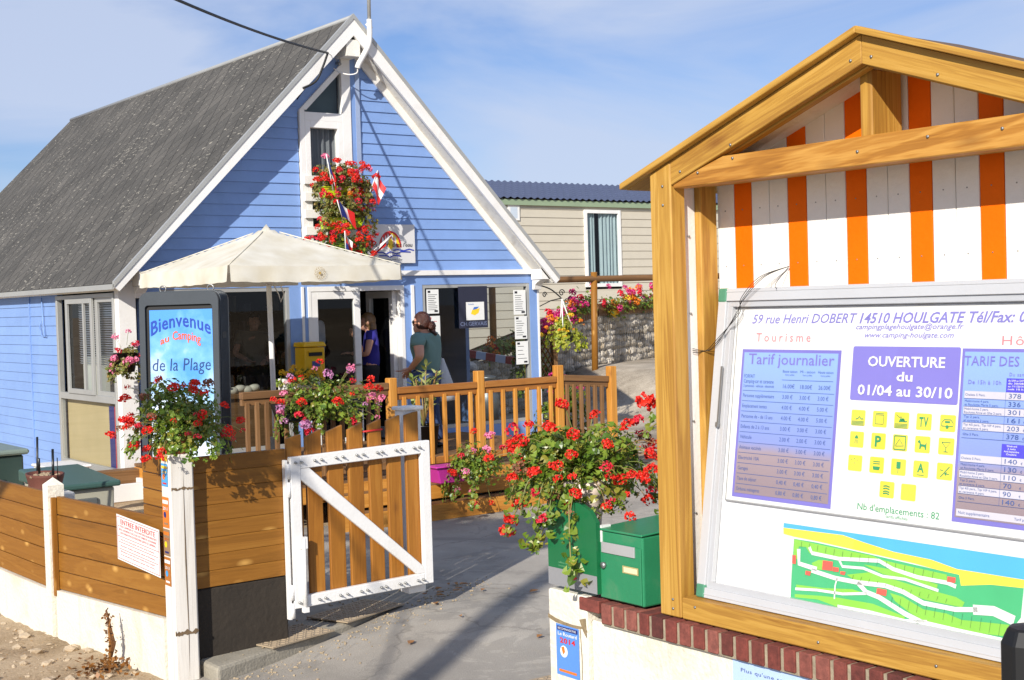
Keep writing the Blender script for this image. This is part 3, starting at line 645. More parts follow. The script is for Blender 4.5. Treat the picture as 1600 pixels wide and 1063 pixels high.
# plank wall across, from the post to the gate, on a block plinth
pw = thing('plank_wall', 'tall wall of horizontal brown planks on blocks coloured dark as if shaded between white post and gate', 'fence', (3.45, 7.39, .1))
mb = MB(); 
for k in range(8):
    z0 = .505+k*.0955; mb.obox((3.48, 7.375+rng.uniform(-.003, .003), z0+.0455), (.31, 0, 0), (0, 0, .0472), (0, .014, 0))
mb.build('planks', M['fence'], pw, .003)
mb = MB()
for k in range(8): mb.box(3.05, 3.078, 7.42, 7.75, .505+k*.0955, .594+k*.0955)
mb.build('side_planks', M['fence'], pw, .003)
mb = MB(); mb.box(3.17, 3.78, 7.365, 7.50, -.1, .50); mb.build('plinth', paint('shade_toned_blocks', (50, 43, 35), .95, .2, 4, .15, 30), pw, .01)  # blocks coloured near black to mimic shade on the plinth
mb = MB(); mb.box(3.72, 3.785, 7.40, 7.47, .0, 1.25); mb.build('hinge_post', M['greywood'], pw, .004)
# ------------------------------------------------------------------ the gate
gate = thing('garden_gate', 'open wooden gate of seven boards in a white metal frame with diagonal brace', 'gate', (3.80, 7.34, .28))
GY = 7.335
mb = MB()
mb.box(3.80, 3.868, GY-.02, GY+.02, .30, 1.215); mb.box(4.735, 4.80, GY-.02, GY+.02, .315, 1.235)
mb.prism([(3.868, GY-.02, 1.14), (4.735, GY-.02, 1.155), (4.735, GY-.02, 1.235), (3.868, GY-.02, 1.215)], (0, .04, 0)); mb.prism([(3.868, GY-.02, .30), (4.735, GY-.02, .315), (4.735, GY-.02, .385), (3.868, GY-.02, .37)], (0, .04, 0))
mb.prism([(3.868, GY-.017, 1.075), (4.68, GY-.017, .385), (4.735, GY-.017, .385), (4.735, GY-.017, .425), (3.93, GY-.017, 1.14), (3.868, GY-.017, 1.14)], (0, .03, 0))
mb.build('frame', M['white'], gate, .004)
tops = [(1.325, 1.345), (1.325, 1.365), (1.345, 1.38), (1.345, 1.385), (1.365, 1.395), (1.38, 1.41), (1.405, 1.425)]
bx = [(3.80, 3.895), (3.925, 4.025), (4.065, 4.168), (4.205, 4.305), (4.345, 4.435), (4.475, 4.57), (4.605, 4.70)]
bx = [(3.80+(a-3.80)*1.05, 3.80+(b_-3.80)*1.05) for a, b_ in bx]
for (a, b_), (t0, t1) in zip(bx, tops):
    mb = MB(); y = GY+.022+rng.uniform(0, .004)
    mb.prism([(a, y, .33), (b_, y, .33), (b_, y, t1), (a, y, t0)], (0, .026, 0), 0, (0, 0, 1)); mb.build('board', M['gatewood'], gate, .004)
mb = MB(); mb.box(4.66, 4.79, GY+.06, GY+.17, .25, 1.43); ep = mb.build('end_post', M['white'], gate, .004)
mb = MB(); mb.box(4.645, 4.805, GY+.045, GY+.185, 1.43, 1.455); mb.build('post_cap', M['white'], ep, .006)
bm_ = MB(); bm_.tube([(0, -.004, 0), (0, -.016, 0)], .008, 8); bm_.tube([(0, -.014, 0), (0, -.030, 0)], .004, 6)
b0 = None
for a, b_ in bx:
    for x in (a+.03, b_-.03):
        for z, dx in ((1.18+.02*(x-3.8), 0), (.335+.015*(x-3.8), 0)):
            if b0 is None:
                b0 = bm_.build('bolt', M['steel'], gate); b0.location = V(x, GY-.018, z); b0.location -= V(0, 0, 0)
                me = b0.data; bpy.data.objects.remove(b0); b0 = 1
                for v in me.vertices: v.co += Vector(gate['_o'])
            inst('bolt', me, gate, (x, GY-.018, z))
mb = MB()
for z in (1.13, 1.02, .40, .29): mb.tube([(3.79, GY-.005, z-.045), (3.79, GY-.005, z+.045)], .017, 10)
mb.box(3.765, 3.782, GY-.015, GY+.02, .24, 1.2)
mb.build('hinge', M['white'], gate)
mb = MB(); mb.tube([(3.862, GY-.035, .29), (3.862, GY-.035, .72)], .014, 10); mb.box(3.84, 3.885, GY-.045, GY-.02, .66, .73); mb.box(3.845, 3.88, GY-.05, GY-.02, .275, .305); mb.build('drop_bolt', M['white'], gate)
mb = MB(); mb.tube([(4.33, GY+.02, 1.325), (4.47, GY+.018, 1.33)], .006, 6); mb.build('red_tie', M['red'], gate)

# kerb slab, tread plates, grate
slabm = thing('concrete_slab', 'worn raised concrete slab with a broken kerb edge under the gate', 'slab', (3.9, 7.6, .1))
mb = MB(); top = [(3.20, 7.12), (3.7, 7.27), (4.25, 7.45), (4.75, 7.66), (5.2, 7.95), (5.35, 8.35), (3.2, 8.35)]
mb.prism([(x, y, -.15) for x, y in top], (0, 0, .245)); mb.v = [(p[0], p[1], p[2]+(.03*(p[0]-3.2) if p[2] > 0 else 0)) for p in mb.v]; mb.build('kerb', M['concrete'], slabm, .02, 2)
def plate(x, y, l, w, rot, z):
    t_ = thing('tread_plate', '', 'metal plate', (x, y, z)); mb = MB(); c, s_ = math.cos(rot), math.sin(rot)
    mb.obox((x, y, z), (c*l/2, s_*l/2, 0), (-s_*w/2, c*w/2, 0), (0, 0, .004))
    mb.build('sheet', M['tread'], t_); mb = MB(); nx, ny = int(l/.035), int(w/.035)
    for i in range(nx):
        for j in range(ny):
            u, v = (i-nx/2+.5)*.035, (j-ny/2+.5)*.035; d = .012; px, py = x+c*u-s_*v, y+s_*u+c*v
            a = rot+(R(45) if (i+j) % 2 else R(-45))
            mb.obox((px, py, z+.0055), (math.cos(a)*d, math.sin(a)*d, 0), (-math.sin(a)*.0035, math.cos(a)*.0035, 0), (0, 0, .0022))
    mb.build('tread_pattern', M['tread'], t_); return t_
M['tread'] = paint('rusty_tread_plate', (166, 148, 122), .8, .12, 8, .03, 60, metal=0, dirt=(140, 116, 88), damt=.5)
tag(plate(3.80, 7.44, .50, .32, R(15), .118), 'dusty tread plate on the slab, the one nearer the white post', 'metal plate', 'metal tread plates')
tag(plate(4.42, 7.66, .58, .34, R(20), .138), 'dusty tread plate on the slab beneath the middle of the gate', 'metal plate', 'metal tread plates')
tag(plate(4.56, 5.62, .62, .62, R(0), gz(4.56, 5.62)+.022), 'rusty drain cover of tread plate set in the asphalt by the white pillar', 'drain cover')
lfm = leafmat('dry_leaves', [(126, 82, 40), (160, 110, 56), (96, 62, 34)], .1)
rng = random.Random(11)
lp = [(5.0, 7.55), (5.1, 7.72), (5.2, 7.62), (5.33, 7.85), (4.9, 7.45), (5.35, 7.55), (4.35, 6.9), (4.85, 7.1), (5.6, 7.3), (5.8, 6.6), (5.9, 6.9), (4.95, 7.66), (5.22, 7.78), (5.02, 6.5), (5.3, 7.7), (5.15, 7.58), (5.05, 7.62), (6.2, 7.1)]
for i, (x, y) in enumerate(lp):
    mb = MB(); a = rng.uniform(0, 6.3); l = rng.uniform(.02, .04); z = (gz(x, y)+.02 if y < 7.5 or x > 5.3 else .112+.03*(x-3.2))
    d = V(math.cos(a), math.sin(a), 0)*l; q = V(-d.y, d.x, 0)*.55; c = V(x, y, z)
    mb.add([c-d, c-d*.3+q+V(0, 0, .012), c+d*.5+q*.8+V(0, 0, .008), c+d+V(0, 0, .004), c+d*.4-q*.9+V(0, 0, .01), c-d*.4-q+V(0, 0, .006), c], [(6, 0, 5), (6, 5, 4), (6, 4, 3), (6, 3, 2), (6, 2, 1), (6, 1, 0)])
    tag(mb.build('dry_leaf', lfm), 'curled brown leaf lying on the paving by the open gate', 'leaf', 'dry leaves by the gate')
mb = MB()      # grit swept against the slab and under the gate
for i in range(420):
    u = rng.random(); x = 3.25+2.3*u+rng.gauss(0, .06); y = 7.13+.82*u**1.3-abs(rng.gauss(0, .16)); r = rng.choice((.003, .004, .006, .009))
    mb.ball((x, y, gz(x, y)+.009+r*.3), r, r*rng.uniform(.7, 1.3), r*.7, 1, 0, .5, None, False)
for i in range(160):
    x = rng.uniform(3.3, 5.2); y = rng.uniform(7.2, 7.6)+.33*(x-3.3); r = rng.choice((.003, .005, .008))
    if y > 7.12+.25*(x-3.2): mb.ball((x, y, max(gz(x, y)+.01, .098+.03*(x-3.2) if x < 5 else 0)+r*.3), r, r, r*.7, 1, 0, .5, None, False)
o = mb.build('grit', paint('sandy_grit', (170, 152, 124), .9, .25, 20, .1)); o['kind'] = 'stuff'; o['label'] = 'sandy grit swept against the concrete slab by the gate'; o['category'] = 'grit'
# withered weed
wd = thing('dead_weed', 'withered brown weed standing against the white fence base', 'weed', (2.9, 8.0, -.05))
mb = MB(); 
for k in range(3): mb.tube([(2.9, 8.0+.02*k, -.05), (2.91+.01*k, 8.0-.01*k, .12), (2.9, 7.99+.015*k, .22+.05*k), (2.92, 8.0+.02*k, .27+.03*k)], [.01, .008, .006, .003], 6)
mb.build('stem', lfm, wd); mb = MB()
def bits(mb, c, rad, n, l):
    for i in range(n):
        p = V(*c)+V(rng.gauss(0, rad), rng.gauss(0, rad), abs(rng.gauss(0, rad*.5))); d = V(rng.uniform(-1, 1), rng.uniform(-1, 1), rng.uniform(-1, 1)).normalized()*l*rng.uniform(.4, 1); q = d.cross(V(rng.random(), rng.random(), 1)).normalized()*l*.3
        mb.add([p, p+d*.5+q, p+d, p+d*.5-q], [(0, 1, 2, 3)])
for k in range(14): bits(mb, (2.905, 8.0+rng.uniform(-.015, .015), .0+k*.022), .012, 8, .03)
bits(mb, (2.86, 8.0, -.04), .09, 160, .05); mb.build('leaves', lfm, wd)

# ------------------------------------------------------------------ deck, steps, railing
DZ = .50
deck = thing('wooden_deck', 'raised wooden terrace with two broad steps before the blue house', 'deck', (7.2, 11, .2))
mb = MB(); y = 10.86
while y < 14.05: mb.box(5.47, 9.75, y, y+.135, DZ-.03, DZ+rng.uniform(-.002, .002)); y += .142
mb.build('floor_boards', M['greywood'], deck, .003)
mb = MB(); mb.box(5.47, 9.75, 10.835, 10.86, DZ-.15, DZ-.002); mb.box(5.44, 5.465, 10.87, 14.05, DZ-.18, DZ-.03); mb.build('edge_board', M['deckwood'], deck, .004)
for zt, y0, th in ((.415, 10.62, .125), (.27, 10.42, .15)):
    mb = MB(); mb.box(5.9, 8.9, y0, y0+.03, zt-th, zt); mb.build('step_front', M['deckwood'], deck, .004)
    mb = MB(); mb.box(5.9, 8.9, y0+.032, y0+.125, zt-.03, zt-.002); mb.box(5.9, 8.9, y0+.13, y0+.21, zt-.03, zt-.002); mb.build('step_tread', M['greywood'], deck, .003)
for x in (5.95, 7.38, 8.8):
    mb = MB(); mb.box(x, x+.09, 10.46, 10.55, 0, .235); mb.box(x, x+.09, 10.66, 10.75, 0, .38); mb.build('leg', M['greywood'], deck)
mb = MB(); mb.box(5.0, 9.7, 13.9, 14.1, .05, .46); mb.build('back_beam', M['greywood'], deck)
rail = thing('deck_railing', 'orange wooden balustrade with square balusters round the terrace', 'railing', (7.8, 11, DZ))
RY = 11.0; RM = wood('brown_rail', (126, 76, 28), (154, 98, 42), (172, 118, 58), .5, .3, 18, .08)  # rails browner than the posts, partly for shade under the cap
for x, zt, y in ((6.76, 1.425, RY), (7.78, 1.44, RY), (8.79, 1.445, RY), (9.50, 1.40, RY-.02)):
    mb = MB(); mb.box(x, x+.085, y-.04, y+.045, DZ-.12, zt); mb.build('post', M['deckwood'], rail, .006)
for x0, x1, z0, z1, ma in ((5.25, 6.755, 1.385, 1.385, M['greywood']), (6.85, 7.775, 1.335, 1.335, M['deckwood']), (7.87, 8.785, 1.335, 1.335, M['deckwood']), (8.88, 9.495, 1.345, 1.30, M['greywood'])):  # both end sections take a darker wood to stand for shade on them
    mb = MB(); mb.beam((x0, RY, z0-.033), (x1, RY, z1-.033), .075, .062); mb.beam((x0, RY+.004, z0-.094), (x1, RY+.004, z1-.094), .045, .056); mb.build('top_rail', RM if ma is M['deckwood'] else ma, rail, .004)
    mb = MB(); mb.beam((x0, RY, .60), (x1, RY, .60+(z1-z0)), .045, .07); mb.build('bottom_rail', RM if ma is M['deckwood'] else ma, rail, .004)
    n = int((x1-x0)/.135)
    st = (x1-x0)/n if ma is M['deckwood'] else .095
    n = int((x1-x0)/st)
    for k in range(n):
        x = x0+st*(k+.5); zt = z0+(z1-z0)*(k+.5)/n
        mb = MB(); mb.box(x-.019, x+.019, RY-.036, RY-.004, .57, zt-.095); mb.build('baluster', ma, rail, .003)

# ------------------------------------------------------------------ parasol
px0, px1, py0, py1 = 5.41, 7.27, 11.5, 13.62
pc = ((px0+px1)/2, (py0+py1)/2)
par = thing('parasol', 'square cream parasol with a scalloped valance on the terrace', 'parasol', (pc[0]+.03, pc[1], DZ))
def canopy():
    n = 16; vs = []; fs = []; mbx = MB()
    cx, cy = pc; z1 = 2.52; za = 2.93
    def P(u, v):            # u,v in -1..1
        x = cx+u*(px1-px0)/2; y = cy+v*(py1-py0)/2
        k = max(abs(u), abs(v)); q = min(abs(u), abs(v))/k if k > 1e-6 else 0
        z = za-(za-z1)*k-.022*math.sin(math.pi*k)*(1-.8*q**3)
        rip = .002*math.sin(9*math.atan2(v, u)*2)*k
        if k < .08: z += .045*(1-k/.08)
        # edges sag slightly between corners and the corners are pulled out
        if k > .0: z -= .012*k**6*(1-q**2)
        return (x, y, z+rip)
    st = [-1+2*i/(2*n) for i in range(2*n+1)]
    for u in st:
        for v in st: vs.append(P(u, v))
    w = 2*n+1
    for i in range(2*n):
        for j in range(2*n): fs.append((i*w+j, (i+1)*w+j, (i+1)*w+j+1, i*w+j+1))
    mbx.add(vs, fs, 0, None, True)
    # valance: four flaps, open at the corners
    for sd_ in range(4):
        vs = []; m_ = 2*n
        for i in range(m_+1):
            c_ = -1+2*i/m_; c_ = max(-.985, min(.985, c_)); u, v = ((c_, -1), (1, c_), (-c_, 1), (-1, -c_))[sd_]
            x, y, z = P(u, v); q = abs(c_); ox, oy = ((0, -1), (1, 0), (0, 1), (-1, 0))[sd_]; w_ = .012+.007*math.sin(i*.9+sd_)
            d = .150+.003*math.sin(i*1.7)
            for f_ in (0, .35, .7, .93, 1): vs.append((x+ox*w_*f_, y+oy*w_*f_, z-d*f_))
        mbx.add(vs, [(i*5+k, i*5+k+1, (i+1)*5+k+1, (i+1)*5+k) for i in range(m_) for k in range(4)], 0, None, True)
    for u, v in ((1, 1), (1, -1), (-1, 1), (-1, -1)):       # stitched seams up the hips
        mbx.tube([tuple(Vector(P(u*k_/10, v*k_/10))+V(0, 0, .002)) for k_ in range(1, 11)], .0055, 5)
    return mbx
cloth, t, b = newmat('cream_canvas'); L = t.links.new
b.inputs['Base Color'].default_value = lin((236, 230, 212))+(1,); b.inputs['Roughness'].default_value = .9
tr = node(t, 'ShaderNodeBsdfTranslucent'); tr.inputs['Color'].default_value = lin((230, 220, 196))+(1,)
ms = node(t, 'ShaderNodeMixShader', Fac=.25); L(b.outputs[0], ms.inputs[1]); L(tr.outputs[0], ms.inputs[2]); L(ms.outputs[0], t.nodes['Material Output'].inputs[0])
nn = node(t, 'ShaderNodeTexNoise', Scale=5.0, Detail=6.0); co = node(t, 'ShaderNodeTexCoord'); L(co.outputs['Object'], nn.inputs['Vector'])
rp = ramp(t, [(.3, lin((222, 214, 192))), (.7, lin((240, 236, 222)))]); L(nn.outputs['Fac'], rp.inputs[0]); L(rp.outputs[0], b.inputs['Base Color'])
bp = node(t, 'ShaderNodeBump', Strength=.25, Distance=.012); L(nn.outputs['Fac'], bp.inputs['Height']); L(bp.outputs[0], b.inputs['Normal'])
can = canopy().build('canopy', cloth, par)
cb = Board((pc[0], py0-.016, 2.44), (1, 0, 0), (0, 0, 1)); gold = paint('gold_embroidery', (186, 156, 92), .7, .2)
mb = MB()
for k in range(12):
    a = k*math.pi/6; cb.line(mb, [(.025*math.cos(a), .025*math.sin(a)), (.05*math.cos(a+.3), .05*math.sin(a+.3)), (.062*math.cos(a+.7), .062*math.sin(a+.7)), (.045*math.cos(a+.9), .045*math.sin(a+.9))], .0035, .014)
cb.disc(mb, 0, 0, .016, .012); mb.build('crest', gold, can)
mb = MB(); x, y = pc[0]+.0, pc[1]; mb.tube([(x+.03, y, DZ), (x, y, 2.9)], .027, 12); mb.build('pole', M['white'], par)
mb = MB()
for u, v in ((1, 1), (1, -1), (-1, 1), (-1, -1)): 
    mb.tube([(x, y, 2.85), (x+u*.5, y+v*.55, 2.66), (x+u*.88, y+v*1.02, 2.50)], .010, 6); mb.tube([(x, y, 2.40), (x+u*.42, y+v*.48, 2.69)], .009, 6)
mb.tube([(x, y, 2.36), (x, y, 2.44)], .045, 10); mb.build('ribs', M['white'], par)
mb = MB(); mb.tube([(x+.05, y-.02, 2.36), (x+.10, y-.03, 2.26), (x+.12, y-.03, 2.18), (x+.16, y-.03, 2.26), (x+.12, y-.03, 2.36)], .006, 6); mb.build('cord', M['white'], par)
mb = MB(); mb.box(x-.25, x+.25, y-.25, y+.25, DZ, DZ+.06); mb.lathe((x, y, DZ+.06), [(.06, 0), (.05, .25), (.0, .25)], 12); mb.build('base', M['concrete'], par, .01)

# ------------------------------------------------------------------ welcome sign (double-sided light box)
wo = V(4.717, 11.973, .44); wu = V(.684, -.730, 0).normalized(); wn = V(-.730, -.684, 0).normalized()
wbs = thing('welcome_sign', 'tall dark grey light-box sign reading Bienvenue au Camping de la Plage', 'sign', tuple(wo+wu*.38-V(0, 0, .4)))
WW, WH, WD = .76, 1.85, .26
def rrect(w, h, r, n=6, ox=0, oy=0):
    pts = []
    for cx, cy, a0 in ((w-r, r, -90), (w-r, h-r, 0), (r, h-r, 90), (r, r, 180)):
        for k in range(n+1): a = R(a0+90*k/n); pts.append((ox+cx+r*math.cos(a), oy+cy+r*math.sin(a)))
    return pts
wbd = Board(wo, wu, (0.012, 0, 1)); greyf = paint('anthracite_frame', (62, 68, 74), .35, .08, 5, .01)
mb = MB(); o_ = rrect(WW, WH, .075); i_ = rrect(WW-.11, WH-.17, .03, 6, .055, .055); k = len(o_)
vs = [wbd.p(a, c, 0) for a, c in o_]+[wbd.p(a, c, 0) for a, c in i_]+[wbd.p(a, c, -.03) for a, c in i_]+[wbd.p(a, c, -WD) for a, c in o_]
fs = [(i, (i+1) % k, k+(i+1) % k, k+i) for i in range(k)]+[(k+i, k+(i+1) % k, 2*k+(i+1) % k, 2*k+i) for i in range(k)]+[(3*k+i, 3*k+(i+1) % k, (i+1) % k, i) for i in range(k)]+[tuple(range(4*k-1, 3*k-1, -1))]
mb.add(vs, fs, 0)
for j in range(7):        # ribbed side skin
    d = .05+j*.027; pts = [wbd.p(a, c, -d) for a, c in rrect(WW+.008, WH+.008, .079, 6, -.004, -.004)]
    mb.tube(pts+[pts[0]], .006, 5, 0, False)
mb.build('case', greyf, wbs, 0)
mb = MB(); wbd.rect(mb, .05, WW-.05, .055, WH-.11, -.028); mb.build('inner_border', M['black'], wbs)
pm, t, b = newmat('sky_poster'); L = t.links.new
at = node(t, 'ShaderNodeAttribute', attribute_name='grain'); nn = node(t, 'ShaderNodeTexNoise', Scale=2.6, Detail=5.0, Roughness=.55); L(at.outputs['Vector'], nn.inputs['Vector'])
sp = node(t, 'ShaderNodeSeparateXYZ'); tcg = node(t, 'ShaderNodeTexCoord'); L(tcg.outputs['Generated'], sp.inputs[0])
ma_ = node(t, 'ShaderNodeMath', operation='MULTIPLY_ADD'); ma_.inputs[1].default_value = -.55; L(sp.outputs['Z'], ma_.inputs[0]); L(nn.outputs['Fac'], ma_.inputs[2])
rp = ramp(t, [(.0, lin((78, 150, 226))), (.14, lin((116, 178, 232))), (.38, lin((216, 228, 240)))]); L(ma_.outputs[0], rp.inputs[0]); L(rp.outputs[0], b.inputs['Base Color']); b.inputs['Roughness'].default_value = .35
mb = MB(); wbd.rect(mb, .088, WW-.066, .075, WH-.16, -.022); po = mb.build('poster', pm, wbs)
mb = MB(); cx = .39
wbd.text(mb, 'Bienvenue', cx+.0, 1.455, .125, -.018, .575, .012, 0, 1.05, 'c', 0, lambda a, c: (a+.0*(a-cx), c+.08*(1-((a-cx)/.29)**2)))
mb.build('lettering', paint('royal_blue_print', (16, 62, 165), .4, .05), po)
mb = MB(); wbd.text(mb, 'au', .19, 1.345, .062, -.018, .085, .014, 0, 1, 'l', 0, lambda a, c: (a, c+.075*(1-((a-cx)/.25)**2))); wbd.text(mb, 'Camping', .31, 1.345, .078, -.018, .27, .012, 0, 1, 'l', 0, lambda a, c: (a, c+.075*(1-((a-cx)/.25)**2)))
mb.build('lettering', paint('orange_print', (240, 96, 34), .4, .05), po)
mb = MB(); wbd.text(mb, 'de la Plage', cx, 1.135, .115, -.018, .56, -.004, .12, 1.03, 'c'); mb.build('lettering', paint('steel_blue_print', (26, 62, 120), .4, .05), po)
mb = MB(); wbd.text(mb, '* * *', .12, .42, .05, -.018, .16, 0, .2); wbd.line(mb, [(.1, .36), (.16, .39), (.22, .36), (.28, .39), (.34, .36)], .018, -.018); mb.build('small_print', M['red'], po)
mb = MB()
for a in (.20, .66):
    pts = [wbd.p(a+.03*math.cos(q*.52), WH+.03+.03*math.sin(q*.52), -.08) for q in range(13)]; mb.tube(pts, .007, 6, 0, False)
mb.build('lifting_eye', M['steel'], wbs)
mb = MB()
q = wbd.p(WW, 1.45, -.12); mb.obox(q, wu*.008, wn*.05, V(0, 0, .03)); mb.build('lock', M['black'], wbs)
mb = MB()
for a in (.1, WW-.1): mb.beam(wbd.p(a, -.36, -.13), wbd.p(a, .03, -.13), .06, .06, (1, 0, 0))
mb.build('leg', greyf, wbs)
# ------------------------------------------------------------------ low street wall with brick coping
wall = thing('street_wall', 'low whitewashed wall with a red brick coping under the notice board', 'wall', (3.15, 2, 0))
mb = MB(); mb.box(3.02, 3.26, -3, 3.615, -.3, .992); mb.box(3.0, 3.26, 3.618, 3.83, -.3, 1.075)
mb.build('render', M['wallwhite'], wall, .006)
brick, t, b = newmat('red_brick'); L = t.links.new
ge = node(t, 'ShaderNodeNewGeometry'); co = node(t, 'ShaderNodeTexCoord'); nn = node(t, 'ShaderNodeTexNoise', Scale=40.0, Detail=6.0, Roughness=.7); L(co.outputs['Object'], nn.inputs['Vector'])
rp = ramp(t, [(0, lin((92, 46, 40))), (.5, lin((124, 60, 50))), (1, lin((142, 84, 72)))]); L(ge.outputs['Random Per Island'], rp.inputs[0])
r2 = ramp(t, [(.35, (.6,)*3), (.65, (1.1,)*3)]); L(nn.outputs['Fac'], r2.inputs[0])
mm = node(t, 'ShaderNodeMix', data_type='RGBA', blend_type='MULTIPLY'); mm.inputs['Factor'].default_value = 1; L(rp.outputs[0], mm.inputs['A']); L(r2.outputs[0], mm.inputs['B']); L(mm.outputs['Result'], b.inputs['Base Color'])
b.inputs['Roughness'].default_value = .9; bp = node(t, 'ShaderNodeBump', Strength=.6, Distance=.004); L(nn.outputs['Fac'], bp.inputs['Height']); L(bp.outputs[0], b.inputs['Normal'])
M['brick'] = brick
rng = random.Random(5)
mb = MB(); y = 3.53; 
while y > -3:
    w = rng.uniform(.044, .05); mb.box(2.992, 3.24, y-w, y, .998+rng.uniform(-.003, .003), 1.068); y -= w+.0155
mb.box(2.994, 3.22, 3.545, 3.65, 1.028, 1.072)
mb.build('brick_coping', brick, wall, .003)
mb = MB(); mb.box(3.0, 3.235, -3, 3.535, .994, 1.062); mb.build('mortar', paint('mortar', (150, 138, 116), .95, .2, 20, .1), wall)
wb = Board((3.0, 3.83, 0), (0, -1, 0), (0, 0, 1))
mb = MB()
pts_t = [(0.0, .985), (.04, .975), (.09, .968), (.14, .965), (.20, .968), (.215, .96)]; wb.poly(mb, pts_t+[(a, c-rng.uniform(.006, .022)) for a, c in reversed(pts_t)], .0015)
wb.poly(mb, [(.175, .99), (.21, 1.0), (.214, .93), (.196, .95)], .0016)
wb.line(mb, [(.178, .96), (.185, .85), (.18, .7), (.186, .5), (.182, .3)], .004, .0014)
mb.build('cracks', paint('crumbled_render', (140, 122, 92), .95, .3, 50), wall)
st_blue = paint('label_blue', (90, 140, 214), .4, .05)
mb = MB(); wb.poly(mb, [(.045, .775), (.172, .775), (.172, .955), (.045, .957)], .003); st = mb.build('sticker', st_blue, wall)
mb = MB(); wb.rect(mb, .052, .166, .935, .95, .004); st2 = mb.build('band', M['navy'], st)
mb = MB(); wb.text(mb, 'RECOMMANDE PAR', .109, .939, .008, .0052, .10, 0, 0, 1, 'c'); wb.text(mb, 'Le Routard', .109, .918, .012, .0042, .105, .015, 0, 1, 'c'); mb.build('lettering', M['paper'], st)
mb = MB(); wb.text(mb, '2014', .109, .892, .018, .0042, .085, .03, 0, 1.1, 'c'); mb.build('lettering', M['red'], st)
mb = MB(); wb.disc(mb, .088, .862, .021, .004, 0); wb.poly(mb, [(.075, .876), (.09, .88), (.095, .862), (.084, .85)], .005, 1); wb.rect(mb, .06, .157, .788, .797, .0045, 1)
mb.build('emblem', [M['paper'], oran], st)
# notice glued under the coping
nb_ = Board((3.018, 2.94, .45), (0, -1, 0), (0, 0, 1))
mb = MB(); nb_.rect(mb, 0, .36, 0, .538, .001); nt_ = mb.build('wall_notice', paint('blue_white_paper', (176, 200, 236), .6, .03)); nt_['_o'] = (0, 0, 0)
tag(nt_, 'pale blue paper notice glued to the white wall under the brick coping', 'notice')
mb = MB(); nb_.text(mb, 'Plus qu\'une semaine', .035, .505, .012, .002, .24, 0, 0, 1.1); nb_.text(mb, 'LOCATION', .035, .41, .07, .002, .28); mb.build('lettering', M['navy'], nt_)

# ------------------------------------------------------------------ the notice-board shelter
nb = thing('notice_board', 'gabled wooden notice-board shelter with white and orange striped boarding', 'notice board', (3.13, 2.404, 1.07))
YC = 2.404; ZA = 2.828; SLP = (2.828-2.483)/(3.382-2.404)
def ry(y): return ZA-abs(y-YC)*SLP                      # roof top along the front
for sd in (1, -1):
    yo = YC+sd*(3.238-YC); yi = YC+sd*(3.166-YC); ym = YC+sd*(3.262-YC)
    mb = MB(); mb.prism([(3.02, ym, 1.073), (3.02, yi, 1.073), (3.02, yi, ry(yi)-.022), (3.02, ym, ry(ym)-.022)], (.065, 0, 0), 0, (0, 0, 1)); mb.build('post', M['wood'], nb, .004)
    mb = MB(); mb.prism([(3.15, ym, 1.073), (3.15, yi, 1.073), (3.15, yi, ry(yi)-.03), (3.15, ym, ry(ym)-.03)], (.078, 0, 0), 0, (0, 0, 1)); mb.build('rear_post', M['wood'], nb, .004)
    mb = MB(); y2 = YC+sd*(3.19-YC); y3 = YC+sd*(3.205-YC); mb.box(3.086, 3.149, min(y2, y3), max(y2, y3), 1.073, ry(y3)-.04); mb.build('side_board', M['white'], nb)
    # rafter: board on edge under the roof
    a = V(3.022, YC, 0); mb = MB()
    mb.prism([(3.022, yi, ry(yi)-.022), (3.022, YC+sd*.0006, ZA-.022), (3.022, YC+sd*.0006, ZA-.102), (3.022, yi, ry(yi)-.098)], (.028, 0, 0), 0, (0, YC-yi, ZA-ry(yi)))
    mb.build('rafter', M['wood'], nb, .002)
    mb = MB(); mb.prism([(3.052, yi, ry(yi)-.03), (3.052, YC+sd*.0006, ZA-.03), (3.052, YC+sd*.0006, ZA-.108), (3.052, yi, ry(yi)-.104)], (.03, 0, 0), 0, (0, YC-yi, ZA-ry(yi))); mb.build('inner_rafter', M['wood'], nb, .002)
    ye = YC+sd*(3.382-YC)
    mb = MB(); mb.prism([(2.995, ye, ry(ye)-.02), (2.995, YC+sd*.0004, ZA-.02), (2.995, YC+sd*.0004, ZA), (2.995, ye, ry(ye))], (.03, 0, 0), 0, (0, YC-ye, ZA-ry(ye))); mb.prism([(3.026, ye, ry(ye)-.0209), (3.026, YC+sd*.0004, ZA-.0209), (3.026, YC+sd*.0004, ZA-.014), (3.026, ye, ry(ye)-.014)], (.44, 0, 0), 0, (0, YC-ye, ZA-ry(ye))); mb.build('roof_board', M['wood'], nb, .002)
    mb = MB(); mb.prism([(3.083, yi, ry(yi)-.075), (3.083, YC+sd*.0004, ZA-.075), (3.083, YC+sd*.0004, ZA-.0215), (3.083, yi, ry(yi)-.0215)], (.38, 0, 0)); mb.build('soffit', M['oldwhite'], nb)
    mb = MB(); mb.prism([(3.03, ye, ry(ye)-.0135), (3.03, YC+sd*.0004, ZA-.0135), (3.03, YC+sd*.0004, ZA-.009), (3.03, ye, ry(ye)-.009)], (.44, 0, 0)); mb.build('roofing_felt', paint('roofing_felt', (104, 84, 70), .9, .15, 12, .1), nb)
y0, y1 = 3.164, 2*YC-3.164
mb = MB(); mb.prism([(3.03, y0, 2.451), (3.03, y1, 2.451), (3.03, y1, 2.47), (3.03, y1+.22, 2.531), (3.03, y0-.22, 2.531), (3.03, y0, 2.47)], (.06, 0, 0), 0, (0, 1, 0)); mb.build('tie_beam', wood('dark_knotty_pine', (124, 76, 26), (170, 116, 46), (200, 150, 74), .5, .45, 9, .05, (104, 58, 20), 0, .13), nb, .003)
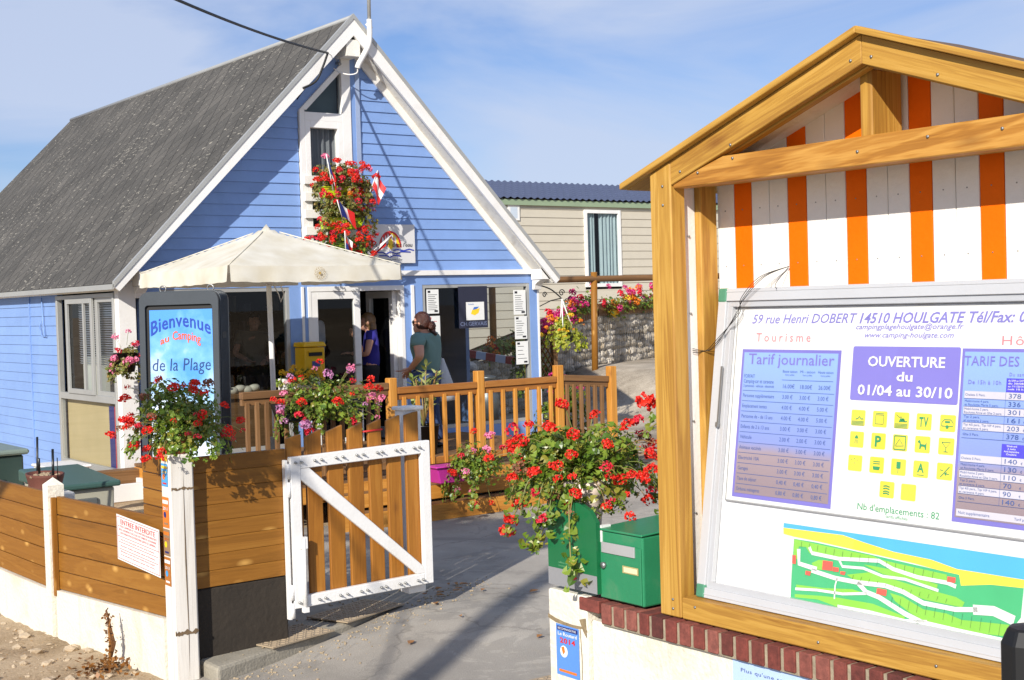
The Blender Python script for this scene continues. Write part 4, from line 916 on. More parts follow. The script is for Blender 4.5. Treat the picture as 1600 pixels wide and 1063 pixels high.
mb = MB(); mb.box(3.10, 3.20, y1, y0, 2.46, 2.531); mb.build('light_stop_beam', M['wood'], nb)  # hidden beam added behind the tie to stop light on the boarding
mb = MB(); mb.box(3.02, 3.22, y1-.1, y0-.002, 1.073, 1.142); mb.build('sill_beam', M['wood'], nb, .004)
mb = MB(); mb.box(3.088, 3.222, 2.424, 2.466, 2.535, 2.722); mb.build('king_post', M['wood'], nb, .004)
# striped boarding: vertical tongue-and-groove boards
orange = paint('orange_gloss_paint', (238, 106, 0), .6, .06, 5, .03, 60, spec=.15)
pw_ = paint('white_gloss_paint', (236, 232, 224), .4, .03, 5, .03, 60, dirt=(206, 200, 188), damt=.3)
y = 3.172; k = 0
while y > 1.62:
    yb = y-.0757
    mb = MB(); z1, z2 = ry(y)-.036, ry(yb)-.036
    pts = [(3.235, y-.001, 1.15), (3.235, yb+.001, 1.15), (3.235, yb+.001, z2)]+([(3.235, YC, ZA-.036)] if yb < YC < y else [])+[(3.235, y-.001, z1)]
    mb.prism(pts, (.02, 0, 0), 0, (0, 0, 1))
    o = mb.build('panel_board', orange if k % 3 == 1 else pw_, nb, .002); o['label'] = 'orange board' if k % 3 == 1 else 'white board'
    y = yb; k += 1
mb = MB()      # screw heads and nails
for (x_, y_, z_) in [(3.018, 3.20, z) for z in (1.10, 1.13, 2.40, 2.46)]+[(3.018, 3.10, 1.12), (3.018, 2.6, 1.10), (3.018, 2.2, 1.11), (3.028, 3.05, 2.49), (3.028, 2.9, 2.52), (3.028, 2.43, 2.49), (3.028, 2.2, 2.505), (3.028, 1.98, 2.5), (3.02, 2.44, 2.74), (3.02, 2.37, 2.74), (3.02, 2.9, 2.56), (3.02, 2.16, 2.66), (3.02, 3.12, 2.5)]: mb.tube([(x_+.002, y_, z_), (x_-.0015, y_, z_)], .0042, 8)
for z in (1.4, 1.7, 2.05, 2.3): mb.tube([(3.118, 3.188, z), (3.118, 3.184, z)], .0035, 6)
for k_ in range(19):
    for z in (2.2, 2.38): mb.tube([(3.236, 3.135-.0757*k_, z), (3.2335, 3.135-.0757*k_, z)], .002, 6)
o = mb.build('screws', M['steel'], nb); o['kind'] = 'stuff'
mb = MB(); mb.box(3.258, 3.27, 1.63, 3.18, 1.15, 2.46); mb.build('backing', M['wood'], nb)

# ------------------------------------------------------------------ display case leaning inside it
A_, B_ = V(3.06, 3.136, 1.145), V(3.20, 3.136, 2.127)
dc = thing('display_case', 'aluminium display case of white price posters leaning in the notice board', 'display case', tuple(A_))
D = Board(A_, (0, -1, 0), B_-A_); DH = (B_-A_).length; DWd = 1.46
def dbox(mb, a0, a1, b0, b1, h0, h1, mi=0):
    c = D.p((a0+a1)/2, (b0+b1)/2, (h0+h1)/2); mb.obox(c, D.u*(a1-a0)/2, D.v*(b1-b0)/2, D.n*(h1-h0)/2, mi)
alu2 = paint('satin_aluminium', (196, 197, 199), .38, .03, 5, .01, 60, metal=.15)
mb = MB()
dbox(mb, 0, DWd, DH-.040, DH, -.03, 0); dbox(mb, 0, DWd, 0, .032, -.03, 0); dbox(mb, 0, .034, .032, DH-.04, -.03, 0); dbox(mb, DWd-.034, DWd, .032, DH-.04, -.03, 0)
dbox(mb, .003, DWd-.003, DH-.012, DH-.008, 0, .0015); dbox(mb, .003, DWd-.003, .010, .014, 0, .0015)
dbox(mb, .034, DWd-.034, DH-.058, DH-.04, -.03, -.008); dbox(mb, .034, DWd-.034, .032, .052, -.03, -.008); dbox(mb, .034, .056, .052, DH-.058, -.03, -.008)
mb.build('frame', alu2, dc, .002)
mb = MB()
for b0, b1 in ((DH-.044, DH+.002), (-.002, .042)): dbox(mb, -.002, .036, b0, b1, -.031, .003)
mb.build('corner_cap', paint('green_plastic', (74, 132, 104), .5, .1), dc, .006, 2)
mb = MB(); dbox(mb, .005, DWd-.005, .005, DH-.005, -.034, -.030); mb.build('backing', paint('white_backing', (236, 236, 236), .6, .015, 3, 0), dc)
mb = MB(); dbox(mb, .038, .044, .56, .74, 0, .006); dbox(mb, .036, .046, .545, .56, 0, .01); mb.build('catch', M['steel'], dc)
H0 = -.026
pur = paint('violet_print', (126, 118, 196), .35, .04, 4, 0); pv = paint('address_violet', (132, 126, 196), .35, .05, 4, 0); pink = paint('pink_print', (240, 134, 140), .4, .05, 4, 0)  # print colours of the case paled for haze reflected in its pane
lb = paint('pale_blue_print', (156, 188, 244), .35, .05, 2, 0); green = paint('green_print', (56, 150, 98), .4, .06, 4, 0); yel = paint('lemon_print', (240, 216, 70), .4, .04, 4, 0); tx = paint('blue_grey_print', (72, 96, 156), .4, .05, 4, 0); pale = paint('table_row_print', (206, 202, 210), .4, .03, 4, 0); lineg = paint('grey_line', (140, 138, 136), .5, .1, 4, 0)
up_ = MB(); D.rect(up_, .058, DWd-.04, .318, DH-.062, H0); up_ = up_.build('poster', M['paper'], dc)
mb = MB(); D.line(mb, [(.076, .314), (1.42, .314)], .004, H0+.002); D.line(mb, [(.074, .314), (.068, .934)], .003, H0+.002); D.line(mb, [(.066, .934), (1.42, .934)], .003, H0+.002); mb.build('outline', lineg, up_)
mb = MB(); D.text(mb, '59 rue Henri DOBERT', .131, .881, .029, H0+.001, .415, .006, .28); D.text(mb, '14510 HOULGATE Tél/Fax: 02 31', .555, .880, .030, H0+.001, .62, .018, .28)
D.text(mb, 'campingplagehoulgate@orange.fr', .727, .862, .0155, H0+.001, .365, .008, .3, 1, 'c'); D.text(mb, 'www.camping-houlgate.com', .729, .838, .015, H0+.001, .302, .008, .3, 1, 'c'); mb.build('lettering', pv, up_)
mb = MB(); D.text(mb, 'Tourisme', .153, .824, .027, H0+.001, .222, .006, 0, 1.5); D.text(mb, 'Hôtellerie', 1.03, .819, .025, H0+.001, .25, 0, 0, 1.2); mb.build('lettering', pink, up_)
# left price table
tj = MB(); D.rect(tj, .099, .497, .33, .799, H0+.001); tj = tj.build('price_table', pur, up_)
lbg, t, b = newmat('table_reflection_print'); L = t.links.new      # table print with a brownish reflection coloured into its lower part
tcg = node(t, 'ShaderNodeTexCoord'); sp = node(t, 'ShaderNodeSeparateXYZ'); L(tcg.outputs['Generated'], sp.inputs[0])
nn = node(t, 'ShaderNodeTexNoise', Scale=2.5, Detail=3.0); L(tcg.outputs['Object'], nn.inputs['Vector']); ad = node(t, 'ShaderNodeMath', operation='MULTIPLY_ADD'); ad.inputs[1].default_value = .12; L(nn.outputs['Fac'], ad.inputs[0]); L(sp.outputs['Z'], ad.inputs[2])
rp = ramp(t, [(.12, lin((150, 132, 136))), (.34, lin((164, 146, 150))), (.42, lin((138, 152, 212))), (1, lin((146, 178, 236)))]); L(ad.outputs[0], rp.inputs[0]); L(rp.outputs[0], b.inputs['Base Color']); b.inputs['Roughness'].default_value = .3
mb = MB(); D.rect(mb, .109, .487, .343, .789, H0+.002); mb.build('print_with_reflection', lbg, tj)
mb = MB(); D.text(mb, 'Tarif journalier', .302, .752, .034, H0+.003, .345, .006, 0, 1, 'c'); mb.build('lettering', pur, tj)
mb = MB()
for a, s_ in ((.305, 'Basse saison'), (.375, 'Mi - saison'), (.445, 'Haute saison')):
    D.text(mb, s_, a, .728, .008, H0+.003, .058, 0, 0, 1, 'c'); D.text(mb, 'hors juillet', a, .719, .005, H0+.003, .036, 0, 0, 1, 'c')
D.text(mb, 'FORFAIT', .116, .708, .0115, H0+.003, .045); D.text(mb, 'Camping-car et caravane', .116, .692, .0125, H0+.003, .125); D.text(mb, '2 personnes - véhicule - électricité', .116, .679, .0085, H0+.003, .128)
rows = ['', 'Personne supplémentaire', 'Emplacement tentes', 'Personne de - de 13 ans', 'Enfants de 2 à 13 ans', 'Véhicule', 'Animaux vaccinés', 'Electricité 10A', 'Garages', 'Taxe de séjour', 'Ordures ménagères']
pr = [('16.00€', '18.00€', '26.00€'), ('3.00 €', '3.00 €', '3.00 €'), ('4.00 €', '4.00 €', '5.00 €'), ('4.00 €', '4.00 €', '5.00 €'), ('3.00 €', '3.00 €', '3.00 €'), ('2.00 €', '2.00 €', '3.00 €'), ('3.00 €', '3.00 €', '3.00 €'), ('3.00 €', '3.00 €', '3.00 €'), ('3.00 €', '3.00 €', '3.00 €'), ('0,40 €', '0,40 €', '0,40 €'), ('0,80 €', '0,80 €', '0,80 €')]
for k, (r_, p_) in enumerate(zip(rows, pr)):
    z = .6795-k*.0328
    if r_: D.text(mb, r_, .117, z, .0115, H0+.003, .0054*len(r_)+.006)
    for a, s_ in zip((.281, .350, .421), p_): D.text(mb, s_, a, z, .0125, H0+.003, .046 if k == 0 else .041)
    if k: D.line(mb, [(.114, z+.021), (.482, z+.021)], .0014, H0+.003)
D.line(mb, [(.275, .705), (.475, .705)], .0014, H0+.003)
mb.build('lettering', tx, tj)
# centre block
mb = MB(); D.poly(mb, rrect(.366, .158, .006, 3, .54, .654), H0+.001); ob = mb.build('opening_panel', paint('opening_violet', (132, 124, 202), .35, .03, 3, 0), up_)
mb = MB(); D.text(mb, 'OUVERTURE', .7285, .7545, .029, H0+.003, .262, .02, 0, 1, 'c'); D.text(mb, 'du', .7285, .714, .026, H0+.003, .055, .02, 0, 1, 'c'); D.text(mb, '01/04 au 30/10', .7285, .671, .029, H0+.003, .322, .02, 0, 1, 'c'); mb.build('lettering', M['paper'], ob)
def icon(a, c, f):
    mb = MB(); D.poly(mb, rrect(.05, .046, .004, 2, a-.025, c-.023), H0+.001); o = mb.build('pictogram', yel, up_)
    if f: mb = MB(); f(mb, a, c, H0+.0025); mb.build('symbol', green, o)
def ic_wave(mb, a, c, h):
    for k in range(4): D.line(mb, [(a-.022, c-.010-k*.0035), (a+.022, c-.010-k*.0035)], .0016, h)
    D.line(mb, [(a-.008, c-.004), (a, c-.002), (a+.005, c+.004), (a+.012, c-.003), (a+.02, c-.002)], .003, h)
def ic_wash(mb, a, c, h):
    for q in (((-.014, -.014), (.014, -.014)), ((.014, -.014), (.014, .012)), ((.014, .012), (-.014, .012)), ((-.014, .012), (-.014, -.014)), ((-.014, .016), (.014, .016))): D.line(mb, [(a+x, c+y) for x, y in q], .0016, h)
def ic_iron(mb, a, c, h): D.poly(mb, [(a-.008, c-.004), (a+.014, c-.004), (a+.010, c+.006), (a-.004, c+.006)], h); D.line(mb, [(a-.018, c+.016), (a-.008, c+.009), (a+.002, c+.010)], .002, h); ic_wave(mb, a, c, h)
def T(s_, w, cap): return lambda mb, a, c, h: D.text(mb, s_, a, c-cap/2, cap, h, w, .03, 0, 1.2, 'c')
def ic_van(mb, a, c, h): D.line(mb, [(a-.018, c-.008), (a-.018, c+.002), (a-.01, c+.01), (a+.01, c+.01), (a+.018, c+.002), (a+.018, c-.008), (a-.018, c-.008)], .002, h); D.disc(mb, a, c-.010, .005, h+.0005, 0, 10); D.rect(mb, a-.008, a+.008, c+.001, c+.006, h)
def ic_shower(mb, a, c, h): D.poly(mb, [(a-.003, c+.012), (a+.003, c+.012), (a+.007, c+.003), (a-.007, c+.003)], h); [D.line(mb, [(a+x*.6, c), (a+x, c-.012)], .0015, h) for x in (-.006, 0, .006)]
def ic_pic(mb, a, c, h):
    for q in (((-.019, -.019), (.019, -.019)), ((.019, -.019), (.019, .019)), ((.019, .019), (-.019, .019)), ((-.019, .019), (-.019, -.019))): D.line(mb, [(a+x, c+y) for x, y in q], .003, h)
    D.line(mb, [(a-.014, c-.008), (a-.002, c+.010), (a+.006, c), (a+.014, c-.008), (a-.014, c-.010)], .002, h)
def ic_dog(mb, a, c, h): D.poly(mb, [(a-.010, c+.013), (a-.006, c+.008), (a-.004, c+.001), (a+.010, c), (a+.014, c+.008), (a+.014, c-.014), (a+.010, c-.014), (a+.008, c-.006), (a-.002, c-.005), (a-.005, c-.013), (a-.009, c-.013), (a-.008, c+.003), (a-.016, c+.006)], h)
def ic_glass(mb, a, c, h): D.line(mb, [(a-.014, c+.011), (a+.014, c+.011), (a, c-.004), (a-.014, c+.011)], .002, h); D.line(mb, [(a, c-.004), (a, c-.015)], .002, h); D.line(mb, [(a-.007, c-.015), (a+.007, c-.015)], .002, h)
def ic_dots(mb, a, c, h): [D.disc(mb, a+x, c+y, .0018, h, 0, 6) for x, y in ((-.012, .01), (-.002, .013), (.008, .009), (0, 0))]
def ic_burger(mb, a, c, h): D.poly(mb, [(a-.013, c-.004), (a+.013, c-.004), (a+.010, c-.014), (a-.010, c-.014)], h); [D.line(mb, [(a-.012, c+y), (a+.012, c+y)], .0025, h) for y in (.004, .010)]
def ic_ice(mb, a, c, h): D.rect(mb, a-.006, a+.008, c-.004, c+.015, h); D.line(mb, [(a, c-.004), (a, c-.018)], .0018, h)
def ic_nosm(mb, a, c, h): D.line(mb, [(a+.016, c+.014), (a-.012, c-.016)], .0025, h); D.poly(mb, [(a, c-.006), (a+.008, c), (a+.006, c-.012)], h); D.line(mb, [(a-.014, c+.004), (a-.004, c+.002)], .002, h); D.line(mb, [(a+.006, c-.006), (a+.016, c-.007)], .002, h)
def ic_misc(mb, a, c, h): [D.line(mb, [(a-.012, c+y), (a-.002, c+y+.002), (a+.01, c+y-.001)], .0035, h) for y in (-.012, -.006, .002, .009)]
def ic_A(mb, a, c, h): T('A', .022, .024)(mb, a, c+.004, h); D.line(mb, [(a-.012, c-.016), (a+.012, c-.016)], .002, h)
for r_, (c, offs) in enumerate(((.603, 0), (.540, 0), (.4715, 0))):
    for k in range(5): icon((.575, .652, .727, .802, .879)[k], c, ((ic_wave, ic_wash, ic_iron, T('TV', .030, .026), ic_van), (ic_shower, T('P', .022, .030), ic_pic, ic_dog, ic_glass), (ic_dots, ic_burger, ic_ice, ic_A, ic_nosm))[r_][k])
icon(.693, .405, ic_misc); icon(.766, .404, None)
mb = MB(); D.text(mb, 'Nb d\'emplacements : 82', .594, .340, .019, H0+.001, .278, .004); D.text(mb, 'tarifs affichés', .732, .326, .009, H0+.001, .075, 0, 0, 1, 'c'); mb.build('lettering', green, up_)
# right price table
td = MB(); D.rect(td, .911, 1.40, .34, .809, H0+.001); td = td.build('price_table', pur, up_)
mb = MB(); D.rect(mb, .920, 1.392, .353, .80, H0+.002); mb.build('print_with_reflection', lbg, td)
mb = MB(); D.text(mb, 'TARIF DES LOCATIONS', .921, .763, .026, H0+.004, .38, .004, 0, 1.02); D.text(mb, 'Du samedi', 1.06, .737, .009, H0+.004, .065, 0, 0, 1.2); D.text(mb, 'De 15h à 10h', .937, .713, .011, H0+.004, .10, 0, 0, 1.1); mb.build('lettering', pur, td)
mb = MB(); D.rect(mb, 1.052, 1.39, .694, .731, H0+.003); D.rect(mb, 1.050, 1.39, .524, .558, H0+.003); mb.build('column_header', paint('deep_blue_print', (84, 76, 206), .35, .04, 3, 0), td)
mb = MB()
for a in (1.058, 1.135, 1.212):
    for k, s_ in enumerate(('du 5/04 au 5/07', 'du 30/08', 'au 1/11/2014', 'nuit 10 h')): D.text(mb, s_, a, .7225-k*.0075, .005, H0+.004, .045, .01)
    for k, s_ in enumerate(('Week-end', '2 nuits', 'Avril-Septembre', 'Octobre')): D.text(mb, s_, a+.022, .551-k*.0072, .005, H0+.004, (.03, .024, .044, .03)[k], .01, 0, 1, 'c')
mb.build('lettering', M['paper'], td)
mb = MB(); txm = MB()
names = ['Chalets 5 Pers.', 'Mobil-home 4 pers.|et Roulotte Maria 5 pers.', 'Mobil-home 2 pers.|Roulotte Anne et Gîte 2 pers.', 'Tipi 2 pers.|et caravane 2 pers.', 'Tipi 4/5 pers., Tipi VIP 4 pers.|et caravane 4 pers.', 'Gîte 5 Pers.']
for z0, vals in ((.6945, ('378', '336', '301', '161', '203', '378')), (.5235, ('140', '130', '110', '70', '90', '140'))):
    for k, v_ in enumerate(vals):
        z = z0-k*.0213
        if k % 2 == 0: D.rect(mb, .927, 1.39, z-.0205, z-.0008, H0+.003)
        nm = names[k].split('|')
        for q, s_ in enumerate(nm): D.text(txm, s_, .930, z-(.0135 if len(nm) == 1 else .009+.0095*q), .0062, H0+.004, min(.115, .0041*len(s_)))
        for a in (1.062, 1.142, 1.222): D.text(txm, v_, a, z-.0165, .0125, H0+.004, .012*len(v_)); D.text(txm, '€', a+.047, z-.0165, .006, H0+.004)
        D.line(txm, [(.927, z-.0208), (1.39, z-.0208)], .0009, H0+.0042)
    for a in (1.053, 1.128, 1.205): D.line(txm, [(a, z0), (a, z0-.128)], .0009, H0+.0042)
D.rect(mb, .925, 1.39, .357, .376, H0+.003); D.text(txm, 'Nuit supplémentaire', .932, .363, .008, H0+.004, .095); D.text(txm, 'Tarif par personne 15€', 1.10, .363, .007, H0+.004, .10)
mb.build('table_rows', pale, td); txm.build('lettering', tx, td)
# site plan
lo = MB(); D.rect(lo, .058, DWd-.04, .036, .308, H0); lo = lo.build('poster', M['paper'], dc); lo['label'] = 'white poster with a coloured site plan'
mpx = lambda x, y: (.32+(x-415)/1180*.825+(y-112)*.00006, 0)
def mp_(pts):   # plan drawn on a 1180 x 600 sheet that was read off the poster, straightened
    out = []
    for x, y in pts:
        yt = 112+(x-415)*.150; yb = 485+(x-440)*.205
        f = (y-yt)/(yb-yt); out.append((.322+(x-415)/1185*.823+.03*f*(1-(x-415)/1185), .27-f*.228))
    return out
pg = paint('plan_green', (76, 182, 120), .45, .06, 5, 0); plg = paint('plan_light_green', (140, 204, 76), .45, .06, 5, 0); psea = paint('plan_blue', (84, 176, 228), .45, .06, 4, 0); psand = paint('plan_sand', (252, 220, 74), .45, .04, 4, 0); pred = paint('plan_red', (240, 98, 80), .45, .06, 4, 0)
mb = MB()
D.poly(mb, mp_([(415, 112), (1598, 290), (1592, 392), (1300, 345), (1180, 300), (1000, 262), (850, 215), (740, 178), (600, 160), (412, 135)]), H0+.001, 0)
D.poly(mb, mp_([(412, 135), (600, 160), (740, 178), (850, 215), (1000, 262), (1180, 300), (1300, 345), (1592, 392), (1590, 432), (1450, 418), (1315, 425), (1300, 375), (1100, 318), (900, 272), (600, 205), (470, 180), (412, 165)]), H0+.0011, 1)
D.poly(mb, mp_([(472, 190), (600, 212), (900, 278), (1100, 324), (1310, 372), (1320, 425), (1450, 418), (1590, 432), (1585, 575), (1545, 640), (1540, 715), (1300, 668), (1100, 612), (900, 575), (700, 530), (440, 485)]), H0+.0012, 2)
for q in ([(474, 192), (900, 282), (940, 300), (1255, 372), (1255, 405), (1100, 380), (930, 305), (720, 285), (560, 262), (540, 232), (500, 228), (490, 290), (468, 280)],
          [(570, 310), (610, 295), (660, 300), (650, 345), (590, 342)], [(850, 322), (900, 330), (1000, 350), (1215, 420), (1210, 448), (1050, 395), (950, 370)],
          [(760, 370), (900, 358), (1000, 395), (1100, 425), (1300, 480), (1340, 505), (1330, 530), (1160, 495), (980, 430), (800, 395)],
          [(480, 410), (640, 432), (790, 440), (850, 458), (700, 460), (480, 425)], [(470, 455), (620, 468), (720, 480), (900, 512), (1060, 575), (1060, 588), (930, 572), (700, 520), (600, 485), (470, 470)],
          [(985, 460), (1050, 480), (1150, 540), (1260, 560), (1330, 590), (1540, 610), (1515, 665), (1300, 640), (1160, 600), (1090, 560), (1010, 500)]): D.poly(mb, mp_(q), H0+.0022, 3)
for q, w in (([(560, 232), (575, 262), (720, 292), (930, 305), (1000, 345), (1120, 385), (1260, 412), (1300, 430)], .011), ([(720, 292), (740, 330), (850, 340), (950, 380), (1060, 395), (1220, 450)], .008), ([(570, 345), (700, 385), (820, 408), (960, 425), (1050, 455), (1150, 510), (1300, 540), (1400, 540)], .013), ([(820, 408), (865, 455), (930, 480), (1060, 560), (1150, 605), (1320, 645), (1530, 690)], .014), ([(475, 430), (600, 440), (740, 462), (870, 462)], .008), ([(712, 385), (700, 420), (695, 485)], .005), ([(712, 520), (880, 550), (1060, 595), (1170, 600)], .009), ([(1380, 540), (1470, 545), (1560, 590)], .026), ([(462, 180), (450, 350), (440, 480)], .008), ([(500, 240), (500, 310), (600, 340)], .014)):
    D.line(mb, mp_(q), w, H0+.0032, 4)
for q in ([(465, 268), (485, 270), (482, 312), (462, 308)], [(635, 298), (690, 306), (686, 350), (630, 342)], [(690, 330), (722, 336), (720, 356), (688, 352)], [(730, 352), (758, 356), (752, 372), (728, 366)], [(538, 345), (568, 350), (562, 370), (535, 364)], [(922, 436), (972, 446), (968, 476), (918, 464)], [(1260, 380), (1298, 386), (1296, 412), (1258, 406)]): D.poly(mb, mp_(q), H0+.0042, 5)
mb.build('site_plan', [psea, psand, pg, plg, M['paper'], pred], lo)
mb = MB()
for k in range(16): a = mp_([(520+k*45, 205+k*10.2), (515+k*45, 232+k*10.6)]); D.line(mb, a, .0008, H0+.0046)
for k in range(12): a = mp_([(800+k*42, 372+k*10.5), (794+k*42, 392+k*10.5)]); D.line(mb, a, .0008, H0+.0046)
for k in range(13): a = mp_([(1000+k*42, 480+k*10), (994+k*42, 520+k*12)]); D.line(mb, a, .0008, H0+.0046)
mb.build('plot_lines', M['ink'], lo)
mb = MB(); D.rect(mb, .034, DWd-.034, .034, DH-.042, -.004); mb.build('cover_pane', glassmat('thin_plastic', (.97, .97, .97), 1.45, .015), dc)
# loose wires over the corner of the case
mb = MB()
def spline(pts, n=8):
    pts = [Vector(p) for p in pts]; out = []
    for i in range(len(pts)-1):
        p0, p1, p2, p3 = pts[max(i-1, 0)], pts[i], pts[i+1], pts[min(i+2, len(pts)-1)]
        for k in range(n):
            t_ = k/n; out.append(.5*((2*p1)+(p2-p0)*t_+(2*p0-5*p1+4*p2-p3)*t_*t_+(3*p1-p0-3*p2+p3)*t_**3))
    return out+[pts[-1]]
for dx in (0, .006, -.008):
    mb.tube(spline([(3.228, 2.862, 2.19), D.p(.21+dx*1.5, 1.02, .03), D.p(.125+dx, .955, .02), D.p(.10-dx, .91, .012), D.p(.03+dx, .83, .012), D.p(-.02+dx, .79, .01), (3.12, 3.185, 1.93+dx)]), .0011, 5)
mb.tube(spline([(3.228, 2.862, 2.19), D.p(.26, 1.0, .02), D.p(.255, .985, .01)]), .001, 5)
w_ = mb.build('loose_wire', M['black']); w_['_o'] = (0, 0, 0); tag(w_, 'tangle of thin dark wires hanging over the display case corner', 'wire')

# ------------------------------------------------------------------ letter box, green sign, bollard
gm = paint('green_enamel', (44, 130, 88), .38, .1, 4, .02, 60, dirt=(120, 140, 112), dscale=5, damt=.35)
lbx = thing('mail_box', 'green metal mail box standing on the brick coping', 'mail box', (3.17, 3.45, 1.07))
mb = MB(); mb.prism([(3.022, 3.563, 1.078), (3.022, 3.342, 1.078), (3.022, 3.342, 1.312), (3.022, 3.563, 1.312)], (.34, 0, 0)); bo = mb.build('body', gm, lbx, .006, 2)
mb = MB(); mb.prism([(3.014, 3.568, 1.313), (3.014, 3.338, 1.313), (3.014, 3.338, 1.321), (3.014, 3.568, 1.321)], (.36, 0, .014)); mb.build('lid', gm, lbx, .003)
lb_ = Board((3.020, 3.563, 1.078), (0, -1, 0), (0, 0, 1))
mb = MB(); mb.obox(lb_.p(.1105, .10, .001), V(0, .104, 0), V(0, 0, .095), V(.0025, 0, 0)); mb.build('door', gm, lbx, .002)
mb = MB(); mb.obox(lb_.p(.105, .180, .006), V(0, .084, 0), V(0, 0, .018), V(.003, 0, 0)); mb.build('flap', paint('brushed_alu_flap', (190, 190, 190), .35, .05, 6, 0, metal=.4), lbx, .001)
mb = MB(); lb_.rect(mb, .125, .205, .105, .130, .006); np_ = mb.build('name_plate', paint('brass_plate', (176, 164, 110), .5, .15), lbx)
mb = MB(); lb_.rect(mb, .133, .20, .109, .126, .0072); mb.build('card', paint('yellowed_card', (222, 212, 168), .7, .1), np_)
mb = MB(); mb.tube([lb_.p(.03, .118, .002), lb_.p(.03, .118, .014)], .011, 12); mb.build('lock', M['steel'], lbx)
gs = thing('green_sign', 'dark green advertising plate with grey foot beside the mail box', 'sign', (3.01, 3.68, 1.08))
gb = Board((2.998, 3.819, 1.094), (0, -1, 0), (0, 0, 1)); gpts = [(0, 0), (.268, 0), (.268, .246), (.235, .285), (.18, .305), (0, .305)]
mb = MB(); mb.prism([gb.p(a, c, 0) for a, c in gpts], (.018, 0, 0)); mb.build('plate', paint('sign_green', (24, 104, 62), .35, .08, 3, .01), gs)
mb = MB(); gb.rect(mb, 0, .268, .0, .062, .0012); mb.build('foot_band', paint('sign_grey', (140, 140, 142), .4, .05), gs)
mb = MB(); gb.disc(mb, .15, .034, .012, .0024, 0, 16, 20, 200); gb.disc(mb, .135, .028, .010, .0026, 1, 16, 180, 360); mb.build('emblem', [M['red'], M['navy']], gs)
mb = MB(); gb.text(mb, 'offres et informations', .06, .082, .006, .0014, .13); gb.text(mb, 'toute la saison', .06, .071, .006, .0014, .09); mb.build('lettering', paint('pale_green_print', (120, 180, 130), .5, .05), gs)
mb = MB(); mb.box(3.018, 3.06, 3.545, 3.56, 1.094, 1.33); mb.build('edge', M['white'], gs)
bl = thing('bollard', 'black street post with a pointed head at the near corner of the notice board', 'bollard', (2.6, 1.66, 0))
mb = MB(); mb.lathe((2.6, 1.658, 0), [(.05, 0), (.05, 1.24), (.06, 1.25), (.06, 1.345), (.045, 1.378), (0, 1.384)], 8, 0, 1, 1, False); mb.build('shaft', M['black'], bl, .004)
mb = MB(); mb.lathe((2.6, 1.658, 1.26), [(.0505, -.05), (.0535, -.05), (.0535, -.02), (.0505, -.02)], 8, 0, 1, 1, False); mb.build('ring', paint('grey_band', (120, 122, 126), .4, .1), bl)

# ------------------------------------------------------------------ cable, pole, mast, sign on the gable
up2 = thing('utility_pole', 'tall wooden pole in the street carrying the house cable', 'pole', (-3.9, 1.12, 0))
mb = MB(); mb.tube([(-3.9, 1.12, -.3), (-3.9, 1.12, 7.4)], [.12, .09], 14); mb.build('shaft', M['greywood'], up2)
mb = MB(); mb.tube([(-3.84, 1.18, 4.5), (-3.74, 1.28, 4.5)], .03, 8); mb.build('insulator', M['darker'], up2)
cb_ = []
p0, p1 = V(-3.76, 1.26, 4.5), V(7.82, 13.80, 5.035)
for i in range(41): u = i/40; cb_.append(p0.lerp(p1, u)-V(0, 0, .4*4*u*(1-u)))
mb = MB(); mb.tube(cb_, .014, 6)
mb.tube(spline([(7.82, 13.80, 5.035), (7.74, 13.80, 4.85), (7.66, 13.82, 4.70), (7.52, 13.87, 4.62)]), .013, 6)
cbl = mb.build('overhead_cable', M['black']); cbl['_o'] = (0, 0, 0); tag(cbl, 'black power cable sagging from the street pole to the gable', 'cable')
mb = MB(); mb.tube([(7.82, 13.80, 5.035), (8.0, 13.96, 5.02), (8.14, 14.12, 5.0)], .004, 5); mb.tube([(8.14, 14.08, 4.98), (8.14, 14.16, 5.0)], .018, 8); ck = mb.build('cable_anchor', M['steel']); ck['_o'] = (0, 0, 0); tag(ck, 'thin steel anchor wire tying the cable to the gable peak', 'wire')
ms_ = thing('conduit_mast', 'white conduit mast bent like a hook above the gable peak', 'mast', (8.35, 13.82, 5.0))
mb = MB(); mb.tube(spline([(8.40, 13.82, 5.48), (8.40, 13.82, 5.30), (8.385, 13.83, 5.18), (8.32, 13.85, 5.05), (8.27, 13.87, 4.96), (8.255, 13.88, 4.91)]), .032, 10); mb.build('conduit', M['white'], ms_)
mb = MB(); mb.tube([(8.40, 13.82, 5.48), (8.415, 13.82, 6.6)], .022, 8); mb.build('pole', M['alu'], ms_)
mb = MB(); mb.tube(spline([(8.255, 13.88, 4.92), (8.26, 13.9, 4.86), (8.20, 13.95, 4.84), (8.12, 14.05, 4.87), (8.08, 14.13, 4.93)]), .008, 6); mb.tube([(8.36, 13.83, 5.42), (8.46, 13.86, 5.40)], .012, 6); mb.build('wire_loop', M['white'], ms_)
ls = Board((8.47, YG-.055, 2.63), (1, 0, .0), (0, 0, 1))
mb = MB(); mb.box(8.47, 9.14, YG-.054, YG-.035, 2.63, 3.10); ws = mb.build('wall_sign', paint('white_sign_board', (214, 212, 210), .5, .02)); ws['_o'] = (0, 0, 0); tag(ws, 'white board with painted sun and waves reading Les pieds dans l\'eau on the gable', 'sign')
mb = MB(); ls.disc(mb, .315, .19, .16, .001, 0, 24, 0, 180, .2); ls.disc(mb, .315, .19, .135, .002, 1, 24, 0, 90, .175)
for k, (x, h) in enumerate(((.21, .13), (.25, .15), (.285, .17), (.345, .16), (.385, .14))): ls.poly(mb, [(x-.016, .19), (x+.016, .19), (x+.012, .19+h*.8), (x, .19+h), (x-.012, .19+h*.8)], .003, 2)
ls.poly(mb, [(.32, .16), (.36, .20), (.35, .27), (.315, .31), (.285, .27), (.28, .20)], .004, 1)
